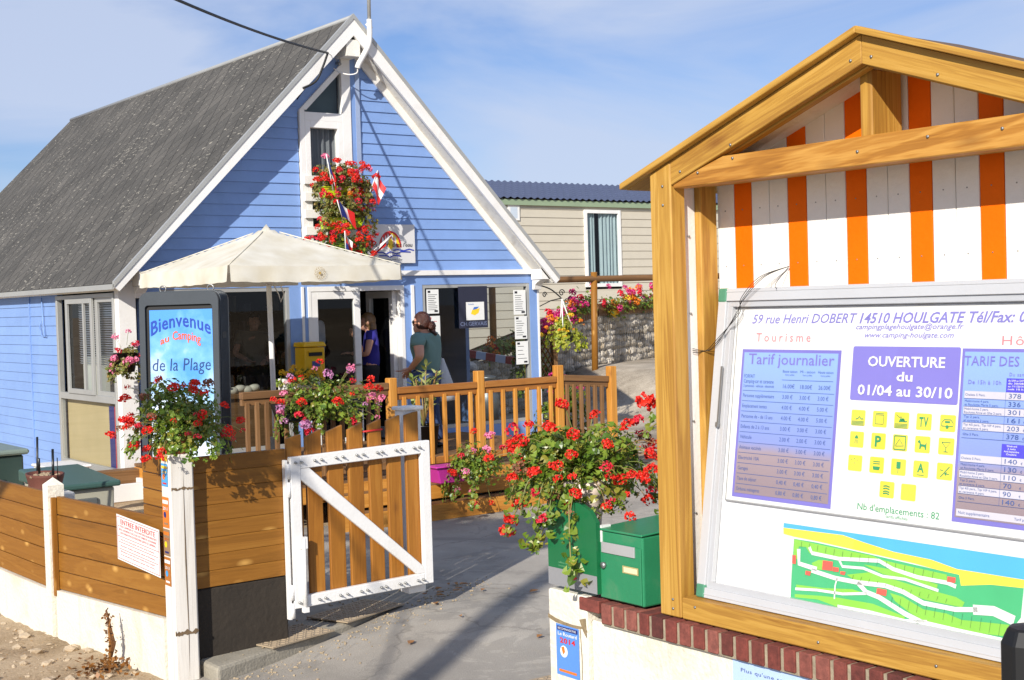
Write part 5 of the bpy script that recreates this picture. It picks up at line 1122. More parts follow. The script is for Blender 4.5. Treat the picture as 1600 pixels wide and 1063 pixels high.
mb.build('sun', [M['red'], M['yellow'], M['paper']], ws)
mb = MB()
for q in ([(.06, .13), (.2, .13), (.25, .11), (.31, .14), (.4, .11), (.46, .14), (.6, .135)], [(.15, .09), (.26, .09), (.3, .07), (.36, .095), (.46, .085)], [(.35, .155), (.42, .165), (.5, .15), (.58, .17), (.65, .155)]): ls.line(mb, q, .014, .005)
mb.build('waves', paint('wave_blue', (40, 60, 170), .5, .05), ws)
mb = MB(); ls.text(mb, 'Les pieds dans l\'eau', .03, .20, .052, .006, .60, 0, .3); ls.text(mb, 'restaurant - bar', .23, .035, .02, .006, .25); mb.build('lettering', M['ink'], ws)
# ------------------------------------------------------------------ beyond the house: mobile home, gabion, pergola
mhm = thing('mobile_home', 'beige clapboard mobile home with dark blue tiled roof beyond the stone wall', 'mobile home', (24, 27, 1.7))
beige = paint('beige_cladding', (196, 188, 170), .6, .03, 3, .02)
mb = MB(); z = 1.3; zt = 4.6; MY = 27.0
def mrow(x0, x1, z, t): mb.add([(x0, MY-.022, z), (x1, MY-.022, z), (x1, MY-.002, t), (x0, MY-.002, t), (x0, MY, z), (x1, MY, z)], [(0, 1, 2, 3), (4, 5, 1, 0)])
while z < zt:
    t_ = min(z+.21, zt)
    for x0, x1 in ((17.0, 22.66), (23.90, 32.0)) if t_ > 2.46 and z < 4.46 else ((17.0, 32.0),): mrow(x0, x1, z, t_)
    z = t_
mb.box(22.6, 23.96, MY-.02, MY, 4.46, 4.6); mb.box(17, 32, MY+.002, MY+.1, .8, 2.4); mb.build('wall', beige, mhm)
mb = MB(); mb.box(16.95, 32.05, MY-.10, MY-.03, 4.53, 4.67); mb.build('eave_board', paint('sage_green_board', (142, 160, 130), .5, .05), mhm)
mb = MB(); vs = []; nx, ny = 420, 40; x0, x1 = 16.9, 32.1
for j in range(ny+1):
    v = j/ny; y = MY-.16+v*2.2; zb = 4.68+v*.64+.028*((1-(j % 5)/5))
    for i in range(nx+1):
        x = x0+(x1-x0)*i/nx; vs.append((x, y, zb+.022*math.sin(x*2*math.pi/.21)))
mb.add(vs, [(j*(nx+1)+i, j*(nx+1)+i+1, (j+1)*(nx+1)+i+1, (j+1)*(nx+1)+i) for j in range(ny) for i in range(nx)], 0, None, False)
mb.build('roof', paint('slate_blue_tiles', (74, 82, 106), .4, .1, 6, .02), mhm)
def mwin(a, c, z0, z1):
    f = MB(); w = .09
    for q in ((a, a+w, z0, z1), (c-w, c, z0, z1), (a+w, c-w, z1-w, z1), (a+w, c-w, z0, z0+w)): f.box(q[0], q[1], MY-.05, MY+.02, q[2], q[3])
    o = f.build('window', M['white'], mhm, .004)
    g_ = MB(); g_.quad((a+w, MY-.01, z0+w), (c-w, MY-.01, z0+w), (c-w, MY-.01, z1-w), (a+w, MY-.01, z1-w)); g_.build('pane', M['glass'], o)
    cm = MB(); curtain(cm, a+.05, a+.42, MY+.08, z0, z1, 4, .03); curtain(cm, a+.56, c, MY+.06, z0, z1, 6, .035); cm.build('curtain', paint('pale_green_curtain', (206, 220, 218), .9, .06), o)
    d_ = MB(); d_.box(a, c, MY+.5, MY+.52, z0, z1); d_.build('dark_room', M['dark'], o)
mwin(22.66, 23.90, 2.46, 4.46)
f = MB(); f.box(20.2, 20.56, MY-.05, MY+.02, 4.15, 4.55); o = f.build('window', M['white'], mhm, .004)
f = MB(); f.quad((20.27, MY-.055, 4.2), (20.49, MY-.055, 4.2), (20.49, MY-.055, 4.48), (20.27, MY-.055, 4.48)); f.build('pane', M['blueglass'], o)
mb = MB(); mb.box(17, 32, MY+2.0, MY+2.1, .8, 5.25); mb.box(17, 17.1, MY, MY+2, .8, 4.7); mb.build('rear_wall', beige, mhm)

GA, GB = V(12.4, 17.64, 0), V(22.0, 20.78, 0)
gd = (GB-GA).normalized(); gn = V(gd.y, -gd.x, 0)
gab = thing('gabion_wall', 'grey rubble stone wall held in wire cages along the gravel yard', 'stone wall', tuple(GA+V(3, 1, .9)))
rng = random.Random(21); mb = MB(); GL = (GB-GA).length
for j in range(7):
    s_ = rng.uniform(-.1, 0)
    while s_ < GL:
        w = rng.choice((.09, .13, .17, .22, .30))*rng.uniform(.85, 1.15); p = GA+gd*(s_+w/2)
        zb = gz(p.x, p.y)+.0+j*.128
        rot = Euler((rng.uniform(-.4, .4), rng.uniform(-.4, .4), math.atan2(gd.y, gd.x)+rng.uniform(-.3, .3))).to_matrix()
        mb.ball((p.x-gn.x*.02+rng.uniform(-.02, .02), p.y-gn.y*.02, zb+.07+rng.uniform(-.02, .02)), w*rng.uniform(.52, .70), .12, rng.uniform(.062, .105), 2, 0, .28, rot, False)
        s_ += w
stm, t, b = newmat('rubble_stone'); L = t.links.new
ge = node(t, 'ShaderNodeNewGeometry'); rp = ramp(t, [(0, lin((168, 156, 138))), (.5, lin((206, 194, 174))), (.8, lin((224, 214, 198))), (1, lin((192, 174, 146)))]); L(ge.outputs['Random Per Island'], rp.inputs[0])
co = node(t, 'ShaderNodeTexCoord'); nn = node(t, 'ShaderNodeTexNoise', Scale=18.0, Detail=6.0, Roughness=.7); L(co.outputs['Object'], nn.inputs['Vector']); r2 = ramp(t, [(.3, (.65,)*3), (.7, (1.15,)*3)]); L(nn.outputs['Fac'], r2.inputs[0])
mm = node(t, 'ShaderNodeMix', data_type='RGBA', blend_type='MULTIPLY'); mm.inputs['Factor'].default_value = 1; L(rp.outputs[0], mm.inputs['A']); L(r2.outputs[0], mm.inputs['B']); L(mm.outputs['Result'], b.inputs['Base Color']); b.inputs['Roughness'].default_value = .9
mb.build('stone_fill', stm, gab)
mb = MB(); a, c = GA-gn*.25, GB-gn*.25
mb.prism([(a.x, a.y, .2), (c.x, c.y, .2), (c.x, c.y, gz(c.x, c.y)+.86), (a.x, a.y, gz(a.x, a.y)+.86)], tuple(gn*.22)); mb.build('core', M['concrete'], gab)
mb = MB(); k = 0
while k*.075 < GL:
    p = GA+gd*(k*.075)+gn*.125; z0 = gz(p.x, p.y); mb.tube([(p.x, p.y, z0), (p.x, p.y, z0+.92)], .004, 3, 0, False); k += 1
for j in range(5):
    p, q = GA+gn*.125, GB+gn*.125; z_ = .03+j*.22; mb.tube([(p.x, p.y, gz(p.x, p.y)+z_), (q.x, q.y, gz(q.x, q.y)+z_)], .004, 3, 0, False)
mb.build('wire_mesh', M['steel'], gab)
def gpt(s_, h, off=0): p = GA+gd*s_+gn*off; return V(p.x, p.y, gz(p.x, p.y)+h)
pl = []
for s0, s1 in ((.2, 3.65), (3.75, 8.0)):
    t_ = thing('planter_trough', '', 'planter', tuple(gpt((s0+s1)/2, .9))); mb = MB()
    mb.beam(gpt(s0, 1.0, .10), gpt(s1, 1.0, .10), .025, .22); mb.beam(gpt(s0, 1.0, -.16), gpt(s1, 1.0, -.16), .025, .22); mb.build('boards', M['greywood'], t_); mb = MB(); mb.beam(gpt(s0, 1.04, -.03), gpt(s1, 1.04, -.03), .24, .08); mb.build('earth', M['soil'], t_); pl.append(t_)
tag(pl[0], 'long brown wooden planter on the stone wall, left of the log post', 'planter', 'wooden planters on the stone wall'); tag(pl[1], 'long brown wooden planter on the stone wall, right of the log post', 'planter', 'wooden planters on the stone wall')
pg_ = thing('log_frame', 'round log rail on a log post in front of the stone wall', 'log frame', (15.33, 18.0, .9))
mb = MB(); mb.tube([(13.2, 18.22, 2.50), (14.16, 18.153, 2.478), (16.6, 17.945, 2.486), (19.5, 17.7, 2.50)], .055, 10); mb.build('rail', M['greywood'], pg_)
mb = MB(); mb.tube([(15.32, 18.06, .6), (15.36, 18.06, 2.60)], .058, 10); mb.build('post', M['fence'], pg_); mb = MB(); mb.tube([(19.4, 17.75, .6), (19.42, 17.75, 2.62)], .058, 10); mb.build('post', M['fence'], pg_); mb = MB(); mb.tube([(13.3, 18.25, .2), (13.3, 18.25, 2.6)], .058, 10); mb.build('post', M['fence'], pg_)
tr_ = thing('trellis', 'brown diamond lattice trellis on a post beside the house corner', 'trellis', (11.4, 14.5, .4))
mb = MB(); 
for k in range(-3, 8):
    for sg in (1, -1):
        x0_ = 11.16+k*.09; pts = []
        for (x, z) in ((x0_, 1.0), (x0_+sg*.45, 1.62)): pts.append((x, z))
        (xa, za_), (xb, zb_) = pts
        # clip to the frame
        def cl(xa, za_, xb, zb_, X):
            u = (X-xa)/(xb-xa); return X, za_+(zb_-za_)*u
        lo_, hi_ = 11.14, 11.56
        if max(xa, xb) < lo_ or min(xa, xb) > hi_: continue
        P1, P2 = (xa, za_), (xb, zb_)
        if P1[0] < lo_: P1 = cl(xa, za_, xb, zb_, lo_)
        if P1[0] > hi_: P1 = cl(xa, za_, xb, zb_, hi_)
        if P2[0] < lo_: P2 = cl(xa, za_, xb, zb_, lo_)
        if P2[0] > hi_: P2 = cl(xa, za_, xb, zb_, hi_)
        mb.beam((P1[0], 14.5+.008*sg, P1[1]), (P2[0], 14.5+.008*sg, P2[1]), .012, .024, (0, 1, 0))
mb.build('lattice', M['greywood'], tr_); mb = MB(); mb.box(11.55, 11.62, 14.47, 14.54, .4, 1.66); mb.box(11.10, 11.14, 14.48, 14.53, .4, 1.66); mb.build('post', M['greywood'], tr_)
bk_ = thing('basket_bracket', 'black wrought-iron scroll bracket on the house corner', 'bracket', (11.09, 14.2, 2.2))
mb = MB(); mb.tube(spline([(11.09, 14.16, 2.33), (11.25, 14.12, 2.27), (11.40, 14.10, 2.16)]), .009, 6)
for cx_, cz_, r_ in ((11.42, 2.22, .05), (11.13, 2.20, .04), (11.50, 2.10, .045)): mb.tube([(cx_+r_*(1-k/22)*math.cos(k*.5), 14.1, cz_+r_*(1-k/22)*math.sin(k*.5)) for k in range(18)], .007, 5)
mb.tube([(11.09, 14.16, 2.05), (11.25, 14.12, 2.12), (11.42, 14.10, 2.15)], .008, 6); mb.build('scroll', M['black'], bk_)
br = thing('barrier_arm', 'red and white striped barrier arm set beside the house, seen through the shop window', 'barrier', (13.4, 15.5, .6))
mb = MB(); a, c = V(11.68, 17.2, 1.41), V(12.10, 15.8, 1.22)  # arm set outdoors so that it shows only through the window
for k in range(8): mb.beam(a.lerp(c, k/8), a.lerp(c, (k+1)/8), .05, .11, (0, 0, 1), k % 2)
mb.build('arm', [paint('barrier_red', (190, 60, 40), .5, .08), M['white']], br); mb = MB(); mb.box(12.06, 12.16, 15.64, 15.78, .3, 1.3); mb.build('housing', M['steel'], br, .01)

# ------------------------------------------------------------------ plants
LF = leafmat('geranium_leaves', [(62, 92, 22), (92, 122, 34), (122, 146, 50), (132, 152, 56), (74, 102, 28), (150, 142, 54), (104, 132, 40)], .25, .35)
LFD = leafmat('dry_geranium_leaves', [(110, 126, 48), (150, 144, 72), (130, 106, 58), (96, 120, 44), (164, 134, 80)])
LFY = leafmat('yellow_green_leaves', [(150, 160, 40), (178, 180, 60), (120, 140, 36), (196, 188, 80)])
FC = {'red': leafmat('scarlet_petals', [(226, 32, 20), (240, 52, 30), (206, 20, 22)], .25, .5), 'crimson': leafmat('crimson_petals', [(208, 24, 50), (228, 50, 72), (190, 20, 44)], .25, .5),
      'pink': leafmat('pink_petals', [(236, 120, 160), (246, 160, 190), (226, 90, 140)], .25, .5), 'magenta': leafmat('magenta_petals', [(206, 30, 110), (224, 60, 140), (180, 20, 100)], .25, .5),
      'lilac': leafmat('lilac_petals', [(206, 150, 190), (186, 110, 160), (224, 180, 210)], .25, .5), 'faded': leafmat('faded_blooms', [(150, 92, 70), (120, 84, 56), (170, 110, 84)], .1, .7), 'yellow': leafmat('yellow_petals', [(244, 200, 30), (250, 214, 60), (236, 176, 20)], .25, .5), 'orange': leafmat('orange_petals', [(240, 130, 30), (248, 160, 50)], .25, .5)}
stemm = leafmat('green_stems', [(112, 128, 60), (140, 140, 80), (150, 112, 70)], .1)
rng = random.Random(77)
HEADS = {}
def head_mesh(col, var):
    if (col, var) in HEADS: return HEADS[(col, var)]
    mb = MB(); n = (48, 34, 20)[var]
    for i in range(n):
        a = rng.uniform(0, 6.283); zz = rng.uniform(-.55, 1); r_ = math.sqrt(max(0, 1-zz*zz)); d = V(r_*math.cos(a), r_*math.sin(a), zz*.8); d = d*rng.uniform(.75, 1.15)
        nrm = (d+V(rng.gauss(0, .35), rng.gauss(0, .35), rng.gauss(0, .35))).normalized(); u = nrm.orthogonal().normalized(); w = nrm.cross(u); p0 = d
        q = rng.uniform(.22, .38); ph = rng.random()*6
        ring = [p0+(u*math.cos(ph+k*1.2566)+w*math.sin(ph+k*1.2566))*q*(1 if k % 2 else .8)+nrm*.08 for k in range(5)]
        mb.add([p0-nrm*.05]+ring, [(0, 1+k, 1+(k+1) % 5) for k in range(5)])
    me = bpy.data.meshes.new('flower_head'); me.from_pydata(mb.v, [], mb.f); me.materials.append(FC[col]); HEADS[(col, var)] = me; return me
def leafs(mb, pts, size, c):
    for p, nrm in pts:
        s_ = size*rng.choice((.45, .7, .85, 1, 1.2))*rng.uniform(.85, 1.15); nrm = (nrm+V(rng.gauss(0, .55), rng.gauss(0, .55), rng.gauss(.25, .5))).normalized(); u = nrm.orthogonal().normalized(); w = nrm.cross(u); ph = rng.random()*6.28
        k = 7; ring = []
        for i in range(k):
            a = ph+5.5*i/(k-1); rr = s_*(1 if i % 2 == 0 else .78); ring.append(p+(u*math.cos(a)+w*math.sin(a))*rr+nrm*s_*rng.uniform(.02, .3))
        mb.add([p]+ring, [(0, 1+i, 2+i) for i in range(k-1)])
def geranium(name, label, cat, c, rad, nl, heads, leafsize=.02, hs=.035, group=None, leafm=None, loc=None, droop=.25, lobes=9, pot=None, out_=1.12, front=None, flat=.0):
    """bush of separate leaves gathered in lobes, trailing strands and flower heads on stalks"""
    root = thing(name, label, cat, loc or c, group); c = V(*c); rx_, ry_, rz_ = rad
    lob = []
    for i in range(lobes):
        d = V(rng.gauss(0, 1), rng.gauss(0, 1), rng.gauss(0, .8)).normalized(); lob.append((V(d.x*rx_, d.y*ry_, d.z*rz_)*rng.uniform(.35, .70), rng.uniform(.36, .60)))
    pts = []
    def shell(d, cc, k): return cc+V(d.x*rx_*k, d.y*ry_*k, d.z*rz_*k)
    while len(pts) < nl:
        lc, lr = rng.choice(lob); d = V(rng.gauss(0, 1), rng.gauss(0, 1), rng.gauss(0, 1)).normalized(); k = lr*rng.uniform(.35, 1)**.5
        p = shell(d, c+lc, k); pts.append((p, (d+(p-c)*1.5).normalized()))
    st = MB()
    for i in range(int(lobes*1.2)):     # trailing strands
        a = rng.uniform(0, 6.283); p0 = c+V(rx_*.45*math.cos(a), ry_*.45*math.sin(a), -rz_*.2); L_ = rng.uniform(.5, 1)*droop*2
        q = [p0, p0+V(rx_*.42*math.cos(a), ry_*.42*math.sin(a), -.1*L_), p0+V(rx_*.56*math.cos(a), ry_*.56*math.sin(a), -.75*L_), p0+V(rx_*.60*math.cos(a), ry_*.60*math.sin(a), -1.25*L_)]
        sp_ = spline(q, 5); st.tube(sp_, .0022, 4, 0, False)
        for p in sp_[2:]:
            for _ in range(3): pts.append((p+V(rng.gauss(0, .02), rng.gauss(0, .02), rng.gauss(0, .02)), V(math.cos(a), math.sin(a), .4)))
    mb = MB(); leafs(mb, pts, leafsize, c); mb.build('foliage', leafm or LF, root)
    hl = []
    for col, n in heads:
        for i in range(n):
            d = V(rng.gauss(0, 1), rng.gauss(0, 1), rng.gauss(.15, .85)).normalized()
            if front is not None:
                if d.x*front[0]+d.y*front[1] < -.25: d.x, d.y = -d.x, -d.y
            k = rng.uniform(.88, out_) if i % 4 else rng.uniform(out_, out_+.22)
            p = shell(d, c, k)
            if d.z < -.3: p.z -= droop*rng.uniform(0, .7)
            var = rng.choice((0, 0, 1, 1, 2)); sc = hs*(.95, .8, .6)[var]*rng.uniform(.85, 1.15)
            h_ = inst('flower_head', head_mesh(col, var), root, p, (rng.uniform(-.5, .5), rng.uniform(-.5, .5), rng.uniform(0, 6)), sc)
            st.tube(spline([c.lerp(p, .45), c.lerp(p, .8)+V(0, 0, .02), p-V(0, 0, sc*.3)], 3), .0020, 4, 0, False)
    st.build('stems', stemm, root)
    return root
FR = (-.6, -.8)
w = geranium('geranium_pot', 'big bush of red geraniums spilling from the top of the white entrance post', 'potted flowers', (3.12, 7.38, 1.49), (.28, .31, .24), 3200, [('red', 34), ('crimson', 10), ('faded', 5)], .0165, .029, 'pots of geraniums', None, (3.1, 7.34, 1.3), .07, 12, front=FR)
mb = MB(); mb.lathe((3.11, 7.35, 1.30), [(.06, 0), (.075, .1), (.08, .1), (.08, .12), (.07, .12), (.06, .1)], 20); mb.build('pot', paint('terracotta', (150, 84, 56), .8, .1), w)
w = geranium('geranium_pot', 'biggest bush of scarlet geraniums spreading over the pillar above the green sign', 'potted flowers', (3.17, 3.81, 1.52), (.25, .29, .18), 4000, [('red', 40), ('crimson', 8), ('faded', 7)], .0135, .0225, 'pots of geraniums', None, (3.14, 3.72, 1.08), .06, 14, front=FR)
mb = MB(); mb.lathe((3.13, 3.765, 1.08), [(.0, 0), (.045, 0), (.062, .27), (.066, .32), (.075, .325), (.075, .375), (.065, .375), (.055, .34)], 24); mb.build('pot', paint('pale_pink_pot', (226, 206, 192), .6, .04), w)
def strand(root, q, heads):
    st = MB(); sp_ = spline([V(*p) for p in q], 6); st.tube(sp_, .003, 5, 0, False); lf_ = MB(); pts = []
    for p in sp_[3:]:
        for _ in range(3): pts.append((p+V(rng.gauss(0, .018), rng.gauss(0, .018), rng.gauss(0, .018)), V(-.6, -.6, .4)))
    leafs(lf_, pts, .017, None); st.build('stems', stemm, root); lf_.build('foliage', LF, root)
    for k, (p, col, s_) in enumerate(heads): inst('flower_head', head_mesh(col, k % 2), root, p, (.2*k, .3, k), s_)
strand(w, [(3.14, 3.72, 1.47), (3.0, 3.68, 1.44), (2.97, 3.66, 1.32), (2.965, 3.65, 1.20), (2.96, 3.63, 1.15)], [])
strand(w, [(3.12, 3.75, 1.40), (2.98, 3.78, 1.33), (2.97, 3.85, 1.24), (2.96, 3.9, 1.22)], [])
strand(w, [(3.2, 3.95, 1.50), (3.2, 4.15, 1.42), (3.18, 4.24, 1.30), (3.17, 4.29, 1.20)], [((3.17, 4.27, 1.25), 'red', .028), ((3.17, 4.30, 1.20), 'red', .03), ((3.18, 4.22, 1.32), 'red', .026), ((3.2, 4.20, 1.42), 'red', .03), ((3.2, 4.27, 1.54), 'red', .03), ((3.2, 4.28, 1.60), 'crimson', .028), ((3.2, 4.24, 1.48), 'red', .032)])
strand(w, [(3.25, 3.6, 1.62), (3.28, 3.50, 1.68), (3.30, 3.46, 1.72)], [((3.30, 3.46, 1.725), 'crimson', .03), ((3.26, 3.56, 1.735), 'red', .04)])
w = geranium('flower_trough', 'mixed red, pink and lilac geraniums in a trough hung on the terrace balustrade', 'potted flowers', (5.97, 10.72, 1.29), (.48, .24, .27), 1000, [('red', 11), ('crimson', 6), ('pink', 9), ('lilac', 10)], .022, .041, 'pots of geraniums', None, (5.95, 10.75, 1.1), .12, 10, front=(-.3, -1), out_=1.2)
mb = MB(); mb.prism([(5.55, 10.80, 1.10), (6.35, 10.80, 1.10), (6.4, 10.82, 1.27), (5.5, 10.82, 1.27)], (0, .13, 0)); mb.build('trough', M['darker'], w, .01)
w = geranium('flower_trough', 'red and pink geraniums in a magenta trough standing on the terrace steps', 'potted flowers', (7.36, 10.38, .62), (.36, .2, .25), 1300, [('red', 6), ('crimson', 3), ('pink', 8), ('lilac', 2)], .02, .038, 'pots of geraniums', None, (7.2, 10.5, .42), .16, 9, front=(-.3, -1), out_=1.2)
mb = MB(); mb.prism([(6.97, 10.46, .445), (7.24, 10.46, .445), (7.28, 10.42, .60), (6.91, 10.42, .60)], (0, .17, 0)); mb.box(6.89, 7.30, 10.40, 10.60, .595, .615); mb.build('trough', paint('magenta_plastic', (190, 50, 150), .4, .05), w, .01)
w = geranium('hanging_flowers', 'pink geraniums hanging on the white corner of the blue house', 'potted flowers', (5.27, 13.74, 1.66), (.14, .17, .22), 380, [('pink', 10), ('crimson', 3)], .024, .042, 'pots of geraniums', LFD, None, .08, 8, front=FR, out_=1.15)
mb = MB(); mb.lathe((5.27, 13.74, 1.5), [(.0, 0), (.09, 0), (.13, .2), (.14, .2)], 16); mb.build('pot', M['darker'], w)
limes = paint('lime_plastic', (190, 220, 30), .4, .05)
for lab, c, n, hd in (('red flower box on the gable window, topmost of the three', (8.02, 13.90, 3.62), 900, [('red', 34), ('crimson', 8), ('pink', 4)]), ('red flower box on the gable window, middle of the three', (8.02, 13.88, 3.26), 900, [('crimson', 16), ('red', 10), ('magenta', 3), ('orange', 3)]), ('red flower box on the gable window, lowest of the three and fullest of bloom', (7.98, 13.84, 2.86), 600, [('red', 44), ('crimson', 8)])):
    w = geranium('flower_box', lab, 'flower box', c, (.37, .20, .22), n, hd, .023, .040, 'flower boxes on the gable window', LFD if c[2] > 3 else LF, (c[0], c[1]+.05, c[2]-.2), .14, 11, front=(0, -1), out_=1.15)
    z0 = c[2]-.26; mb = MB(); mb.prism([(7.78, 13.86, z0+.02), (8.22, 13.86, z0+.02), (8.26, 13.84, z0+.14), (7.74, 13.84, z0+.14)], (0, .15, 0)); mb.box(7.73, 8.27, 13.83, 14.0, z0+.136, z0+.15); mb.build('box', limes, w, .006)
fl = [M['navy'], M['paper'], M['red']]
def flag(lab, p, q, w_, horiz=False, cols=None):
    t_ = thing('hand_flag', lab, 'flag', p, 'small flags in the flower boxes'); p, q = V(*p), V(*q); mb = MB(); mb.tube([p, q], .006, 6); mb.build('stick', M['paper'], t_)
    d = (q-p).normalized(); sd = V(w_[0], w_[1], w_[2]); a = q-d*.20; mb = MB()
    for k in range(3):
        u0, u1 = k/3, (k+1)/3
        f_ = lambda u, v: a+d*.2*v+sd*u+V(0, -.03*math.sin(u*5+v*2), -.04*u*(1-v*.3))
        n_ = 4
        vs = [f_(u0+(u1-u0)*i/n_, j/n_) for i in range(n_+1) for j in range(n_+1)] if not horiz else [f_(i/n_, u0+(u1-u0)*j/n_) for i in range(n_+1) for j in range(n_+1)]
        mb.add(vs, [(i*(n_+1)+j, (i+1)*(n_+1)+j, (i+1)*(n_+1)+j+1, i*(n_+1)+j+1) for i in range(n_) for j in range(n_)], k, None, True)
    mb.build('cloth', cols or fl, t_)
flag('small red and white flag sticking out to the right of the topmost flower box', (8.28, 13.78, 3.38), (8.39, 13.72, 3.70), (.08, -.03, -.18), True, [M['red'], M['paper'], M['red']])
flag('small drooping blue, white and red flag at the left end of the topmost flower box', (7.80, 13.74, 3.45), (7.70, 13.70, 3.86), (.09, -.02, -.22))
flag('small blue, white and red flag hanging low in the middle flower box', (7.90, 13.72, 3.12), (7.80, 13.66, 3.34), (.20, -.02, -.12))
flag('small striped flag standing above the parasol in the lowest flower box', (7.86, 13.60, 2.70), (7.83, 13.56, 2.98), (.09, 0, -.10), True, [M['navy'], M['red'], M['paper']])
flag('small red and white flag leaning over the painted sun sign', (8.30, 13.78, 2.74), (8.56, 13.72, 2.95), (-.10, 0, -.10), False, [M['paper'], M['red'], M['red']])
w = geranium('hanging_basket', 'yellow-green trailing plant in a hanging basket on white cords', 'hanging basket', (11.46, 14.1, 1.70), (.25, .22, .20), 620, [('yellow', 10), ('orange', 5)], .026, .03, None, LFY, None, .1, 8, front=FR)
mb = MB(); 
for dx, dy in ((-.1, -.08), (.1, -.08), (0, .12)): mb.tube([(11.42, 14.1, 2.14), (11.46+dx, 14.1+dy, 1.66)], .008, 5)
mb.build('cord', M['paper'], w); mb = MB(); mb.lathe((11.46, 14.1, 1.55), [(0, 0), (.1, .01), (.15, .13)], 14); mb.build('bowl', M['darker'], w)
for lab, s0, s1, hd, lm in (('bright magenta petunias in the planter left of the log post', .3, 3.5, [('magenta', 46), ('orange', 8), ('crimson', 8)], LF), ('pink and orange petunias in the planter right of the log post', 3.9, 7.6, [('magenta', 20), ('crimson', 16), ('orange', 10), ('yellow', 8)], LF)):
    p = gpt((s0+s1)/2, 1.16, .08); root = thing('petunia_bed', lab, 'flowers', tuple(p), 'flowers on the stone wall'); pts = []; st = MB(); mb = MB()
    for i in range(1500):
        s_ = rng.uniform(s0, s1); h = 1.08+rng.gauss(.0, .09)+.13*noise.noise(V(s_*1.3, 2, 0)); pts.append((gpt(s_, h, .1+rng.gauss(0, .09)), V(gn.x, gn.y, .8)))
    leafs(mb, pts, .035, None); mb.build('foliage', lm, root)
    for col, n in hd:
        for i in range(n):
            s_ = rng.uniform(s0, s1); 
            if col == 'magenta' and 'left' in lab: s_ = s0+(s1-s0)*(.35+.5*rng.random())
            h = 1.14+rng.gauss(.06, .12)+.2*noise.noise(V(s_*1.3, 2, 0)); inst('flower_head', head_mesh(col, 0), root, gpt(s_, h, .16+rng.gauss(0, .07)), (rng.random(), rng.random(), 0), rng.uniform(.05, .08))
w = geranium('hanging_flowers', 'green bush with orange blooms between the house corner and the stone wall', 'potted flowers', (11.5, 14.9, 1.25), (.3, .3, .45), 600, [('orange', 12), ('yellow', 8)], .03, .035, None, LF, None, .15, 8, front=FR)
w = geranium('flower_pot', 'magenta flowers behind the darker end of the balustrade', 'potted flowers', (9.35, 11.6, 1.0), (.32, .2, .28), 380, [('magenta', 14)], .03, .04, None, LF, (9.35, 11.6, .5), .2, 8, front=(0, -1))
mb = MB(); mb.lathe((9.35, 11.6, .5), [(0, 0), (.12, 0), (.16, .3), (.17, .3)], 16); mb.build('pot', M['darker'], w)
w = geranium('flower_pot', 'small yellow flowers under the yellow letter box', 'potted flowers', (7.28, 13.72, 1.36), (.26, .14, .09), 120, [('yellow', 34)], .02, .03, None, LF, (7.28, 13.72, 1.2), .05, 6, front=(0, -1))
mb = MB(); mb.box(7.05, 7.5, 13.65, 13.8, 1.2, 1.33); mb.build('trough', M['white'], w)
# long-leaved shrub by the door
lt = thing('potted_shrub', 'potted shrub with long yellow-edged leaves behind the balustrade', 'potted plant', (8.0, 12.3, DZ)); mb = MB(); st = MB()
def longleaf(mb, p, d, l, wd):
    d = d.normalized(); s_ = d.cross(V(0, 0, 1)).normalized()*wd; pts = [p+d*l*u+V(0, 0, -.25*l*u*u) for u in (0, .3, .65, 1)]
    mb.add([pts[0], pts[1]-s_, pts[1]+s_, pts[2]-s_*.8, pts[2]+s_*.8, pts[3]], [(0, 1, 2), (1, 3, 4, 2), (3, 5, 4)])
for k in range(9):
    a = rng.uniform(0, 6.28); top_ = V(8.0+.16*math.cos(a), 12.3+.16*math.sin(a), rng.uniform(1.0, 1.48)); st.tube([(8.0, 12.3, .8), top_], .008, 5)
    for j in range(10): b2 = rng.uniform(0, 6.28); longleaf(mb, top_-V(0, 0, rng.uniform(0, .25)), V(math.cos(b2), math.sin(b2), rng.uniform(.2, 1.2)), rng.uniform(.12, .2), .02)
mb.build('foliage', leafmat('variegated_leaves', [(96, 120, 50), (196, 200, 120), (130, 150, 70), (206, 206, 140)]), lt); st.build('stems', stemm, lt); mb = MB(); mb.lathe((8.0, 12.3, DZ), [(0, 0), (.13, 0), (.17, .32), (.18, .32), (.16, .3)], 18); mb.build('pot', M['darker'], lt)

# ------------------------------------------------------------------ letter box on the house, posters, indoor things
yb = thing('letter_box', 'yellow post letter box mounted beside the shop door', 'letter box', (7.58, 14.0, 1.25))
yel2 = paint('postal_yellow', (222, 176, 16), .4, .06, 4, .01); mb = MB(); mb.prism([(7.44, 13.88, 1.27), (7.70, 13.88, 1.27), (7.70, 13.88, 1.66), (7.44, 13.88, 1.66)], (0, .25, 0)); mb.prism([(7.42, 13.86, 1.665), (7.72, 13.86, 1.665), (7.70, 13.88, 1.72), (7.44, 13.88, 1.72)], (0, .27, 0)); mb.build('body', yel2, yb, .015, 2)
mb = MB(); mb.box(7.49, 7.66, 13.87, 13.879, 1.56, 1.60); mb.build('slot', M['black'], yb); mb = MB(); mb.box(7.48, 7.67, 13.855, 13.879, 1.605, 1.62); mb.build('flap', yel2, yb); mb = MB(); mb.box(7.53, 7.63, 13.872, 13.879, 1.40, 1.50); mb.build('collection_plate', paint('plate_blue', (60, 80, 140), .5, .1), yb)
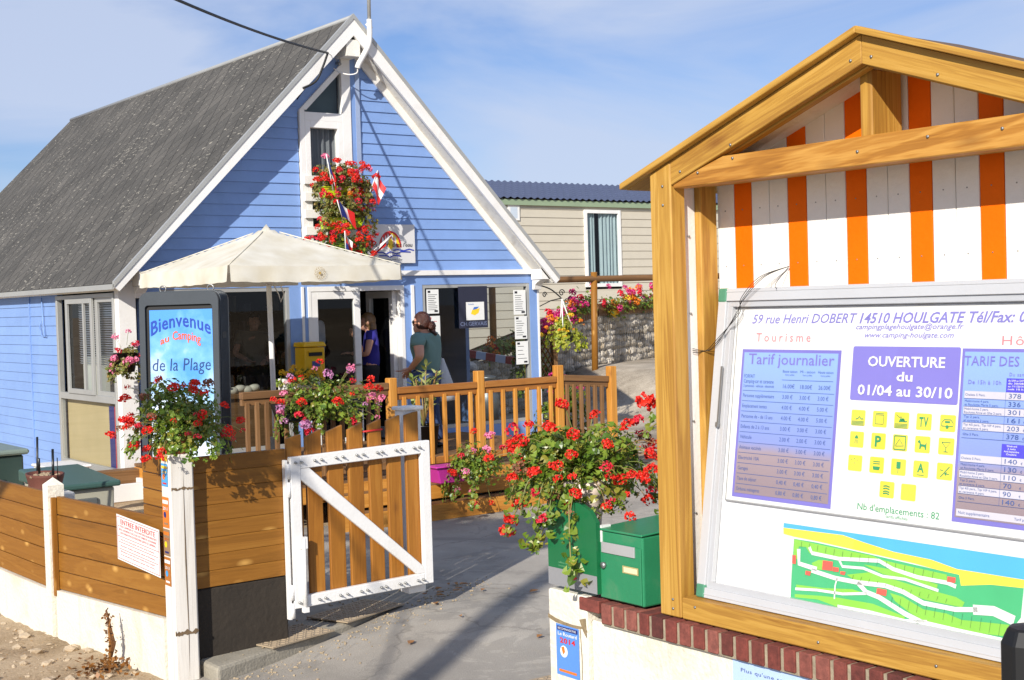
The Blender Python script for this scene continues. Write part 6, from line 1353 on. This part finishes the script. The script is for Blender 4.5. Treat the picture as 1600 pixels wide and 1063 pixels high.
def sheet_(name, lab, cat, x0, x1, z0, z1, mat, y=YG+.015, grp=None, fn=None, inkm=None):
    mb = MB(); bd = Board((x0, y, z0), (1, 0, 0), (0, 0, 1)); mb.box(x0, x1, y, y+.003, z0, z1); o = mb.build(name, mat); o['_o'] = (0, 0, 0); tag(o, lab, cat, grp)
    if fn: mb = MB(); fn(mb, bd, x1-x0, z1-z0); mb.build('print', inkm or M['ink'], o)
    return o
def lines(n, title=None):
    def f(mb, bd, w, h):
        if title: bd.text(mb, title, w*.5, h*.86, h*.07, .001, w*.7, .01, 0, 1, 'c')
        for k in range(n): bd.line(mb, [(w*.12, h*(.78-.7*k/n)), (w*rng.uniform(.55, .88), h*(.78-.7*k/n))], .006, .001)
        bd.rect(mb, w*.1, w*.32, h*.86, h*.95, .001) if not title else None; bd.rect(mb, w*.62, w*.9, h*.06, h*.14, .001)
    return f
wy = YG-.02
sheet_('paper_notice', 'white menu sheet at the top left of the right-hand shop window', 'notice', 9.31, 9.49, 2.0, 2.30, M['paper'], wy, None, lines(9), M['ink'])
sheet_('paper_notice', 'white notice with red print below the menu sheet in the right-hand shop window', 'notice', 9.31, 9.50, 1.66, 1.97, M['paper'], wy, None, lines(5), M['red'])
sheet_('paper_notice', 'topmost of three white notices at the right edge of the shop window', 'notice', 10.66, 10.86, 1.95, 2.27, M['paper'], wy, None, lines(8))
sheet_('paper_notice', 'middle one of three white notices at the right edge of the shop window', 'notice', 10.67, 10.87, 1.63, 1.93, M['paper'], wy, None, lines(7))
sheet_('paper_notice', 'lowest of three white notices at the right edge of the shop window', 'notice', 10.68, 10.88, 1.30, 1.60, M['paper'], wy, None, lines(4))
dp = sheet_('dark_poster', 'dark blue poster hanging in the middle of the right-hand shop window', 'poster', 9.79, 10.24, 1.80, 2.33, paint('poster_navy', (38, 40, 58), .5, .1), wy, None, lambda mb, bd, w, h: bd.text(mb, 'CH.GERVAIS', w/2, .03, .05, .001, w*.92, .01, 0, 1, 'c'), paint('steel_print', (110, 120, 150), .5, .05))
cd = sheet_('white_card', 'white card with a yellow and blue map over the dark poster in the shop window', 'card', 9.90, 10.18, 1.90, 2.13, M['paper'], wy-.008, None, lambda mb, bd, w, h: (bd.poly(mb, [(.07, .08), (.13, .06), (.19, .09), (.21, .15), (.16, .14), (.09, .13)], .001, 0)), M['yellow'])
mb = MB(); bd = Board((9.90, wy-.009, 1.90), (1, 0, 0), (0, 0, 1)); bd.poly(mb, [(.10, .13), (.16, .14), (.20, .17), (.12, .165)], .001); bd.text(mb, 'Normandie', .03, .195, .018, .001, .09); mb.build('print', paint('map_blue', (60, 110, 190), .5, .05), cd)
ct = thing('counter', 'brown wooden counter behind the left shop window', 'counter', (6.4, 14.6, .45)); mb = MB(); mb.box(5.9, 7.4, 14.35, 14.8, 1.10, 1.15); mb.box(5.95, 7.35, 14.40, 14.75, .45, 1.10); mb.build('cabinet', M['greywood'], ct)
bx_ = thing('wooden_box', 'small wooden box on the counter below the fan', 'box', (6.52, 14.5, 1.15)); mb = MB(); mb.box(6.34, 6.66, 14.38, 14.60, 1.152, 1.27); mb.build('body', M['gatewood'], bx_, .004); mb = MB(); mb.box(6.32, 6.68, 14.36, 14.62, 1.272, 1.29); mb.build('lid', M['gatewood'], bx_)
fan = thing('shell_fan', 'cream scallop-shaped fan standing on the wooden box', 'fan', (6.5, 14.45, 1.29)); mb = MB(); n = 18; pts = [(6.5, 14.45, 1.292)]+[(6.5+.15*math.cos(math.pi*k/n), 14.45+(.012 if k % 2 else -.012), 1.295+.12*math.sin(math.pi*k/n)) for k in range(n+1)]; mb.add(pts, [(0, k+1, k+2) for k in range(n)]); mb.add([V(*p)+V(0, .01, 0) for p in pts], [(0, k+2, k+1) for k in range(n)]); mb.build('shell', paint('cream_shell', (216, 206, 170), .6, .05), fan)
sk = thing('shells', 'pale ornamental sea shell lying on the counter', 'shell'
, (6.95, 14.5, 1.15)); mb = MB()
for k in range(4): mb.ball((6.82+.09*k, 14.48, 1.185+.02*(k % 2)), .07, .05, .045, 2, 0, .2)
mb.build('body', paint('pale_shell', (206, 198, 176), .6, .1), sk)
ip = thing('indoor_plant', 'small green house plant in a pot beside the fan', 'potted plant', (6.38, 14.75, 1.15)); mb = MB(); 
for k in range(26): a = rng.uniform(0, 6.28); longleaf(mb, V(6.38, 14.75, 1.3), V(math.cos(a), math.sin(a), rng.uniform(.8, 2.5)), rng.uniform(.12, .26), .022)
mb.build('foliage', LF, ip); mb = MB(); mb.lathe((6.38, 14.75, 1.152), [(0, 0), (.06, 0), (.08, .14)], 14); mb.build('pot', M['white'], ip)
mc = thing('milk_can', 'small galvanised milk can with side handles inside the shop window', 'milk can', (10.45, 14.5, .55)); mb = MB(); mb.lathe((10.45, 14.5, .55), [(0, 0), (.14, 0), (.15, .35), (.09, .48), (.10, .56), (.12, .57), (.12, .60), (0, .62)], 20); mb.build('body', M['steel'], mc); mb = MB()
for s_ in (1, -1): mb.tube(spline([(10.45+s_*.10, 14.5, 1.10), (10.45+s_*.22, 14.5, 1.12), (10.45+s_*.2, 14.5, 1.02), (10.45+s_*.12, 14.5, .98)]), .01, 6)
mb.build('handle', M['steel'], mc); mb = MB(); mb.box(10.2, 10.75, 14.3, 14.7, .45, .55); mb.build('stand', M['greywood'], mc)

# ------------------------------------------------------------------ things behind the street fence
sb = thing('storage_box', 'beige plastic garden storage box with a dark green lid behind the plank fence', 'storage box', (4.08, 12.1, -.1))
mb = MB(); mb.prism([(3.86, 11.64, -.15), (4.30, 11.64, -.15), (4.32, 11.62, .60), (3.84, 11.62, .60)], (0, .98, 0)); mb.build('body', paint('beige_plastic', (172, 168, 150), .55, .05, 3, .01), sb, .02, 2)
mb = MB(); mb.prism([(3.80, 11.57, .605), (3.80, 11.57, .655), (3.80, 12.64, .715), (3.80, 12.64, .605)], (.56, 0, 0)); mb.build('lid', paint('dark_green_plastic', (62, 92, 84), .45, .08, 3, .01), sb, .015, 2)
mb = MB(); mb.box(3.98, 4.16, 11.60, 11.63, .46, .52); mb.build('handle', paint('grey_plastic', (92, 94, 92), .5, .06), sb, .01, 2)
bp_ = thing('plant_tub', 'brown oval clay tub full of dry earth and stakes behind the white fence post', 'planter', (3.47, 10.85, .72)); mb = MB()
mb.lathe((3.47, 10.85, .72), [(.0, 0), (.14, 0), (.165, .03), (.155, .035), (.15, .05), (.17, .12), (.175, .14), (.16, .14), (.15, .115), (0, .115)], 22, 0, .8, 1.25); mb.build('tub', paint('brown_clay', (104, 60, 48), .8, .15, 6, .06), bp_)
for p, q, r_ in (((3.50, 11.15, .60), (3.50, 11.10, 1.13), .009), ((3.45, 10.92, .82), (3.43, 10.86, .98), .010), ((3.47, 10.65, .82), (3.49, 10.70, 1.06), .010), ((3.49, 10.60, .82), (3.49, 10.60, 1.0), .004)): mb = MB(); mb.tube([p, q], r_, 6); mb.build('stake', M['darker'], bp_)
mb = MB()
for k in range(34): mb.ball((3.47+rng.gauss(0, .05), 10.85+rng.gauss(0, .07), .835+rng.uniform(0, .015)), .02, .02, .014, 1, 0, .5, None, False)
mb.build('earth', M['soil'], bp_); mb = MB(); mb.box(3.32, 3.62, 10.60, 11.12, -.15, .72); mb.build('stand', M['oldwhite'], bp_, .01)
gt = thing('green_bin', 'dark green slatted bin at the left edge behind the fence', 'bin', (4.2, 14.4, -.1)); mb = MB(); mb.box(3.95, 4.5, 14.75, 15.9, -.2, .64); mb.build('body', paint('bin_green', (40, 60, 54), .5, .1), gt, .02); mb = MB(); mb.box(3.90, 4.55, 14.7, 15.95, .64, .70); mb.build('lid', paint('bin_lid_green', (120, 134, 124), .5, .1), gt, .02)
mb = MB()
for k in range(5): mb.tube([(3.88-.02*k, 14.3+.16*k, -.1), (3.92, 14.5+.14*k, .62+.08*(k % 3))], .008, 5)
tl = mb.build('garden_canes', M['greywood']); tl['_o'] = (0, 0, 0); tag(tl, 'bundle of thin garden canes leaning on the green bin', 'canes')
wbx = thing('white_crate', 'small white plastic crate behind the brown clay tub', 'crate', (4.7, 14.3, .3)); mb = MB(); mb.box(4.6, 5.0, 14.15, 14.75, .1, .50); mb.build('body', M['white'], wbx, .01); mb = MB(); mb.box(4.58, 5.02, 14.13, 14.77, .50, .53); mb.build('rim', M['white'], wbx, .01)

# ------------------------------------------------------------------ a tree added out of view, its crown shaped to shade the drive
tree = thing('added_shade_tree', 'unseen leafy tree added to cast shade on the drive', 'tree', (-7.2, 10.6, 0)); rng = random.Random(9); mb = MB()
mb.tube([(-7.2, 10.6, -.2), (-7.0, 10.4, 2.2), (-5.4, 9.0, 3.9), (-2.4, 6.4, 4.5), (-.4, 5.0, 4.55)], [.15, .13, .11, .07, .03], 10)
for k in range(9): a = k*2.4; mb.tube([(-1.4+.1*k, 5.7-.07*k, 4.4+.02*k), (-.6+.3*math.cos(a), 5.0+.2*math.sin(a), 4.4+.03*k), (-.35+.6*math.cos(a), 4.95+.4*math.sin(a), 4.3+.05*k)], [.04, .025, .01], 6)
mb.build('added_trunk', M['greywood'], tree); mb = MB(); pts = []
lob = [(V(rng.uniform(-.7, .7), rng.uniform(-.45, .45), rng.uniform(-.35, .35)), rng.uniform(.25, .42)) for _ in range(26)]
for i in range(5200):
    lc, lr = rng.choice(lob); d = V(rng.gauss(0, 1), rng.gauss(0, 1), rng.gauss(0, 1)).normalized(); pts.append((V(-.35, 4.97, 4.48)+lc+d*lr*rng.uniform(.3, 1)**.5, d))
leafs(mb, pts, .055, None); mb.build('added_shade_crown', leafmat('added_tree_leaves', [(56, 84, 30), (76, 104, 40), (92, 116, 48)]), tree)
# ------------------------------------------------------------------ people
def skin_mesh(joints, edges, sub=2, root=0):
    names = list(joints); me = bpy.data.meshes.new('tmp'); me.from_pydata([joints[n][0] for n in names], [(names.index(a), names.index(b_)) for a, b_ in edges], [])
    ob = bpy.data.objects.new('tmp', me); COL.objects.link(ob); ob.modifiers.new('s', 'SKIN')
    for i, n in enumerate(names):
        r_ = joints[n][1]; me.skin_vertices[0].data[i].radius = r_ if isinstance(r_, tuple) else (r_, r_)
        me.skin_vertices[0].data[i].use_root = (i == root)
    ob.modifiers.new('u', 'SUBSURF').levels = sub
    bpy.context.view_layer.update(); ev = ob.evaluated_get(bpy.context.evaluated_depsgraph_get()); m2 = ev.to_mesh()
    vs = [v.co.copy() for v in m2.vertices]; fs = [tuple(p.vertices) for p in m2.polygons]; ev.to_mesh_clear(); bpy.data.objects.remove(ob)
    return vs, fs
def person(label, loc, yaw_, H, arms, shirt, trousers, hairm, hair='bun', sleeves=.5, group=None, glasses=False, hem=.90, stoop=0, girth=1.0, hs=1.0):
    root = thing('person', label, 'person', loc, group); k = H/1.65
    Rm = Matrix.Rotation(yaw_, 3, 'Z'); tf0 = lambda p: Vector(loc)+Rm @ (Vector(p)*k)
    def tf(p):
        p = Vector(p); u = sm(p.z, 1.40, 1.46); w_ = (girth*(1-u)+hs*u); q = p.copy(); q.x *= w_; q.y = (q.y-.02)*w_+.02
        if u > .5: q.z = 1.42+(q.z-1.42)*hs
        return tf0(q)
    (eL, wL), (eR, wR) = arms; hd_ = V(0, .035+stoop, 1.535)
    J = {'pelvis': ((0, 0, .95), (.125, .09)), 'spine': ((0, .0, 1.12), (.112, .085)), 'chest': ((0, stoop*.4, 1.29), (.135, .092)), 'neckb': ((0, stoop*.7-.01, 1.42), .058), 'neck': ((0, stoop*.9+.01, 1.48), .05),
         'sL': ((-.165, stoop*.5, 1.375), .058), 'eL': (eL, .041), 'wL': (wL, .027), 'sR': ((.165, stoop*.5, 1.375), .058), 'eR': (eR, .041), 'wR': (wR, .027),
         'hL': ((-.088, 0, .88), .082), 'kL': ((-.095, .02, .48), .058), 'aL': ((-.10, -.03, .09), .038), 'tL': ((-.115, .12, .03), .03), 'hR': ((.088, 0, .88), .082), 'kR': ((.095, .0, .48), .058), 'aR': ((.10, -.05, .09), .038), 'tR': ((.115, .10, .03), .03)}
    E_ = [('pelvis', 'spine'), ('spine', 'chest'), ('chest', 'neckb'), ('neckb', 'neck'), ('chest', 'sL'), ('sL', 'eL'), ('eL', 'wL'), ('chest', 'sR'), ('sR', 'eR'), ('eR', 'wR'), ('pelvis', 'hL'), ('hL', 'kL'), ('kL', 'aL'), ('aL', 'tL'), ('pelvis', 'hR'), ('hR', 'kR'), ('kR', 'aR'), ('aR', 'tR')]
    vs, fs = skin_mesh(J, E_); mb = MB(); mb.add([tf(v) for v in vs], fs, 0, None, True)
    def lb_(c, a, b_, d, n=3): # ellipsoid in the figure's own axes
        q = MB(); q.ball((0, 0, 0), 1, 1, 1, n); mb.add([tf(V(*c)+V(p[0]*a, p[1]*b_, p[2]*d)) for p in q.v], q.f, 0, None, True)
    lb_(hd_, .072, .088, .108); lb_(hd_+V(0, .045, -.06), .05, .05, .05); lb_(hd_+V(0, .088, -.012), .013, .02, .024); lb_(hd_+V(0, .075, .02), .045, .02, .015); lb_(hd_+V(0, .082, -.055), .022, .012, .008)
    for s_ in (1, -1): lb_(hd_+V(.074*s_, -.005, -.005), .01, .02, .03, 2)
    for w_, e_ in ((Vector(wL), Vector(eL)), (Vector(wR), Vector(eR))):
        d = (w_-e_).normalized(); sd = d.cross(V(0, 0, 1)).normalized(); 
        if w_.x > 0: sd = -sd
        up_ = sd.cross(d); pc_ = w_+d*.045
        q = MB(); q.ball((0, 0, 0), 1, 1, 1, 2); mb.add([tf(pc_+d*p[0]*.05+sd*p[1]*.036+up_*p[2]*.016) for p in q.v], q.f, 0, None, True)
        for i, (o_, l_) in enumerate(((-.028, .062), (-.010, .074), (.009, .07), (.026, .055))):
            b0_ = pc_+d*.036+sd*o_; b1 = b0_+d*l_*.5-up_*.008; b2 = b1+d*l_*.42-up_*.022; mb.tube([tf(b0_), tf(b1), tf(b2)], [.0095*k, .009*k, .007*k], 6)
        t0 = w_+d*.02-sd*.026; mb.tube([tf(t0), tf(t0-sd*.022+d*.022), tf(t0-sd*.026+d*.05-up_*.01)], [.011*k, .010*k, .008*k], 6)
    o = mb.build('body', paint('skin', (196, 142, 116), .5, .06, 8, .01), root); rm = o.modifiers.new('fuse', 'REMESH'); rm.mode = 'VOXEL'; rm.voxel_size = .0085; rm.use_smooth_shade = True
    # shirt
    f_ = lambda a, b_, u: tuple(Vector(a).lerp(Vector(b_), u))
    S = {'hem': ((0, 0, hem), (.168, .135)), 'wst': ((0, -.005, 1.08), (.142, .115)), 'chest': ((0, stoop*.4, 1.29), (.165, .122)), 'nb': ((0, stoop*.7-.01, 1.41), .078), 'sL': ((-.165, stoop*.5, 1.375), .074), 'uL': (f_((-.165, stoop*.5, 1.375), eL, sleeves), .062), 'sR': ((.165, stoop*.5, 1.375), .074), 'uR': (f_((.165, stoop*.5, 1.375), eR, sleeves), .062)}
    ES = [('hem', 'wst'), ('wst', 'chest'), ('chest', 'nb'), ('chest', 'sL'), ('sL', 'uL'), ('chest', 'sR'), ('sR', 'uR')]
    if sleeves > .9:
        S['uL'] = (eL, .052); S['vL'] = (f_(eL, wL, .9), .036); S['uR'] = (eR, .052); S['vR'] = (f_(eR, wR, .9), .036); ES += [('uL', 'vL'), ('uR', 'vR')]
    vs, fs = skin_mesh(S, ES); mb = MB()
    vs = [v+V(0, 0, 0)+V(math.sin(v.z*60+v.x*25)*.003, math.sin(v.z*45+v.x*30)*.005, 0) for v in vs]
    mb.add([tf(v) for v in vs], fs, 0, None, True); mb.build('shirt', shirt, root)
    T_ = {'w': ((0, 0, 1.03), (.148, .118)), 'p': ((0, 0, .95), (.160, .128)), 'hL': ((-.088, 0, .87), .104), 'kL': ((-.095, .02, .48), .072), 'aL': ((-.10, -.03, .08), .062), 'hR': ((.088, 0, .87), .104), 'kR': ((.095, .0, .48), .072), 'aR': ((.10, -.05, .08), .062)}
    vs, fs = skin_mesh(T_, [('w', 'p'), ('p', 'hL'), ('hL', 'kL'), ('kL', 'aL'), ('p', 'hR'), ('hR', 'kR'), ('kR', 'aR')]); mb = MB(); mb.add([tf(v) for v in vs], fs, 0, None, True); mb.build('trousers', trousers, root)
    mb = MB()
    for s_, yy in ((-1, .04), (1, .02)): q = MB(); q.ball((0, 0, 0), 1, 1, 1, 2); mb.add([tf(V(.11*s_, yy, .035)+V(p[0]*.05, p[1]*.13, max(p[2], -.8)*.045)) for p in q.v], q.f, 0, None, True)
    mb.build('shoes', M['darker'], root)
    # hair
    mb = MB(); q = MB(); q.ball((0, 0, 0), 1, 1, 1, 4)
    cap_ = [V(p[0]*.082, p[1]*.10-.012, p[2]*.112+.016) for p in q.v]; keep = {i for i, p in enumerate(cap_) if not (p.y > .035 and p.z < .055) and p.z > -.085}
    mb.add([tf(hd_+p+V(0, 0, .004*math.sin(p.x*160+p.y*90))) for p in cap_], [f for f in q.f if all(i in keep for i in f)], 0, None, True)
    if hair == 'bun':
        for dx, dz, r_ in ((0, -.03, .045), (.025, -.055, .034), (-.025, -.05, .034), (0, -.085, .036), (.01, -.12, .024)): q = MB(); q.ball((0, 0, 0), r_, r_*.9, r_*1.1, 3, 0, .25); mb.add([tf(hd_+V(dx, -.125, dz)+Vector(p)) for p in q.v], q.f, 0, None, True)
    elif hair == 'long':
        q = MB(); q.ball((0, 0, 0), 1, 1, 1, 3, 0, .1); mb.add([tf(hd_+V(p[0]*.085, p[1]*.06-.055, p[2]*.11-.07)) for p in q.v], q.f, 0, None, True)
    mb.build('hair', hairm, root)
    if glasses:
        mb = MB()
        for s_ in (1, -1): q = MB(); q.ball((0, 0, 0), 1, 1, 1, 2); mb.add([tf(hd_+V(.034*s_+p[0]*.03, .078+p[1]*.016, .012+p[2]*.022)) for p in q.v], q.f, 0, None, True); mb.tube([tf(hd_+V(.062*s_, .07, .018)), tf(hd_+V(.082*s_, .0, .015))], .004, 5)
        mb.build('sunglasses', M['black'], root)
    return root
hairb = paint('auburn_hair', (66, 32, 20), .35, .45, 60, .3, 90); hairk = paint('dark_hair', (40, 30, 26), .45, .3, 30, .1); hairbl = paint('light_brown_hair', (120, 90, 56), .45, .3, 30, .1)
jeans = paint('denim', (48, 66, 104), .8, .15, 20, .05)
person('woman in grey-green t-shirt and jeans with sunglasses and tied auburn hair, by the shop door', (8.34, 12.75, DZ), R(34), 1.50, (((-.27, -.06, 1.15), (-.13, .10, .98)), ((.25, .0, 1.12), (.10, .18, 1.0))), paint('grey_green_jersey', (104, 134, 128), .9, .05, 6, .05), jeans, hairb, 'bun', .55, None, True, .86, 0, 1.42, 1.12)
person('woman in navy t-shirt with a hand at her chin, standing in the open doorway', (8.70, 14.52, .45), R(62), 1.58, (((-.22, .06, 1.12), (-.05, .26, 1.14)), ((.22, .08, 1.12), (.04, .20, 1.34))), paint('navy_jersey', (44, 40, 132), .9, .08, 6, .05), paint('dark_trousers', (34, 32, 36), .9, .1), hairbl, 'long', .45, None, False, .90)
person('dark-haired man in a white long-sleeved shirt behind the glass of the shop door', (8.24, 15.15, .45), R(25), 1.74, (((-.24, .05, 1.12), (-.14, .26, 1.06)), ((.24, .05, 1.12), (.14, .26, 1.06))), paint('white_cotton', (232, 230, 232), .9, .05, 6, .06), paint('grey_trousers', (60, 58, 60), .9, .1), hairk, 'short', 1.0, None, False, .86, .05)
person('person with dark hair and pale top bending over the counter behind the left shop window', (7.72, 15.75, .45), R(160), 1.62, (((-.25, .10, 1.14), (-.12, .30, 1.06)), ((.25, .10, 1.14), (.12, .30, 1.06))), paint('dimmed_cotton', (120, 112, 98), .9, .06, 6, .06), paint('brown_trousers', (60, 50, 44), .9, .1), hairk, 'short', .6, None, False, .88, .10)  # pale top given a dull colour to stand for the dim room
# carrier bag on her arm
bagm, t, b = newmat('thin_white_bag'); b.inputs['Base Color'].default_value = (.75, .77, .78, 1); b.inputs['Roughness'].default_value = .4
tr = node(t, 'ShaderNodeBsdfTranslucent'); tr.inputs['Color'].default_value = (.8, .8, .8, 1); ms = node(t, 'ShaderNodeMixShader', Fac=.4); t.links.new(b.outputs[0], ms.inputs[1]); t.links.new(tr.outputs[0], ms.inputs[2]); t.links.new(ms.outputs[0], t.nodes['Material Output'].inputs[0])
bg_ = thing('carrier_bag', 'thin white plastic carrier bag hanging beside the woman in the green t-shirt', 'bag', (8.62, 12.80, 1.2)); mb = MB()
n = 18; vs = []
for zz, rx_, ry_ in ((1.50, .02, .015), (1.40, .05, .03), (1.2, .10, .06), (1.08, .13, .07), (1.02, .12, .06), (1.01, .02, .01)):
    for k in range(n): a = 6.283*k/n; q = 1+.12*math.sin(k*3.1+zz*20); vs.append((8.60+(1.5-zz)*.10+rx_*q*math.cos(a), 12.80+ry_*q*math.sin(a), zz))
mb.add(vs, [(i*n+k, (i+1)*n+k, (i+1)*n+(k+1) % n, i*n+(k+1) % n) for i in range(5) for k in range(n)], 0, None, True); mb.build('sack', bagm, bg_)
mb = MB(); mb.tube([(8.60, 12.80, 1.49), (8.55, 12.80, 1.56)], .006, 5); mb.build('strap', bagm, bg_)

for o in list(bpy.data.objects):
    if '_o' in o: del o['_o']
    if not o.users_collection and o.type == 'FONT': bpy.data.objects.remove(o)
bpy.data.curves.remove(_fc)
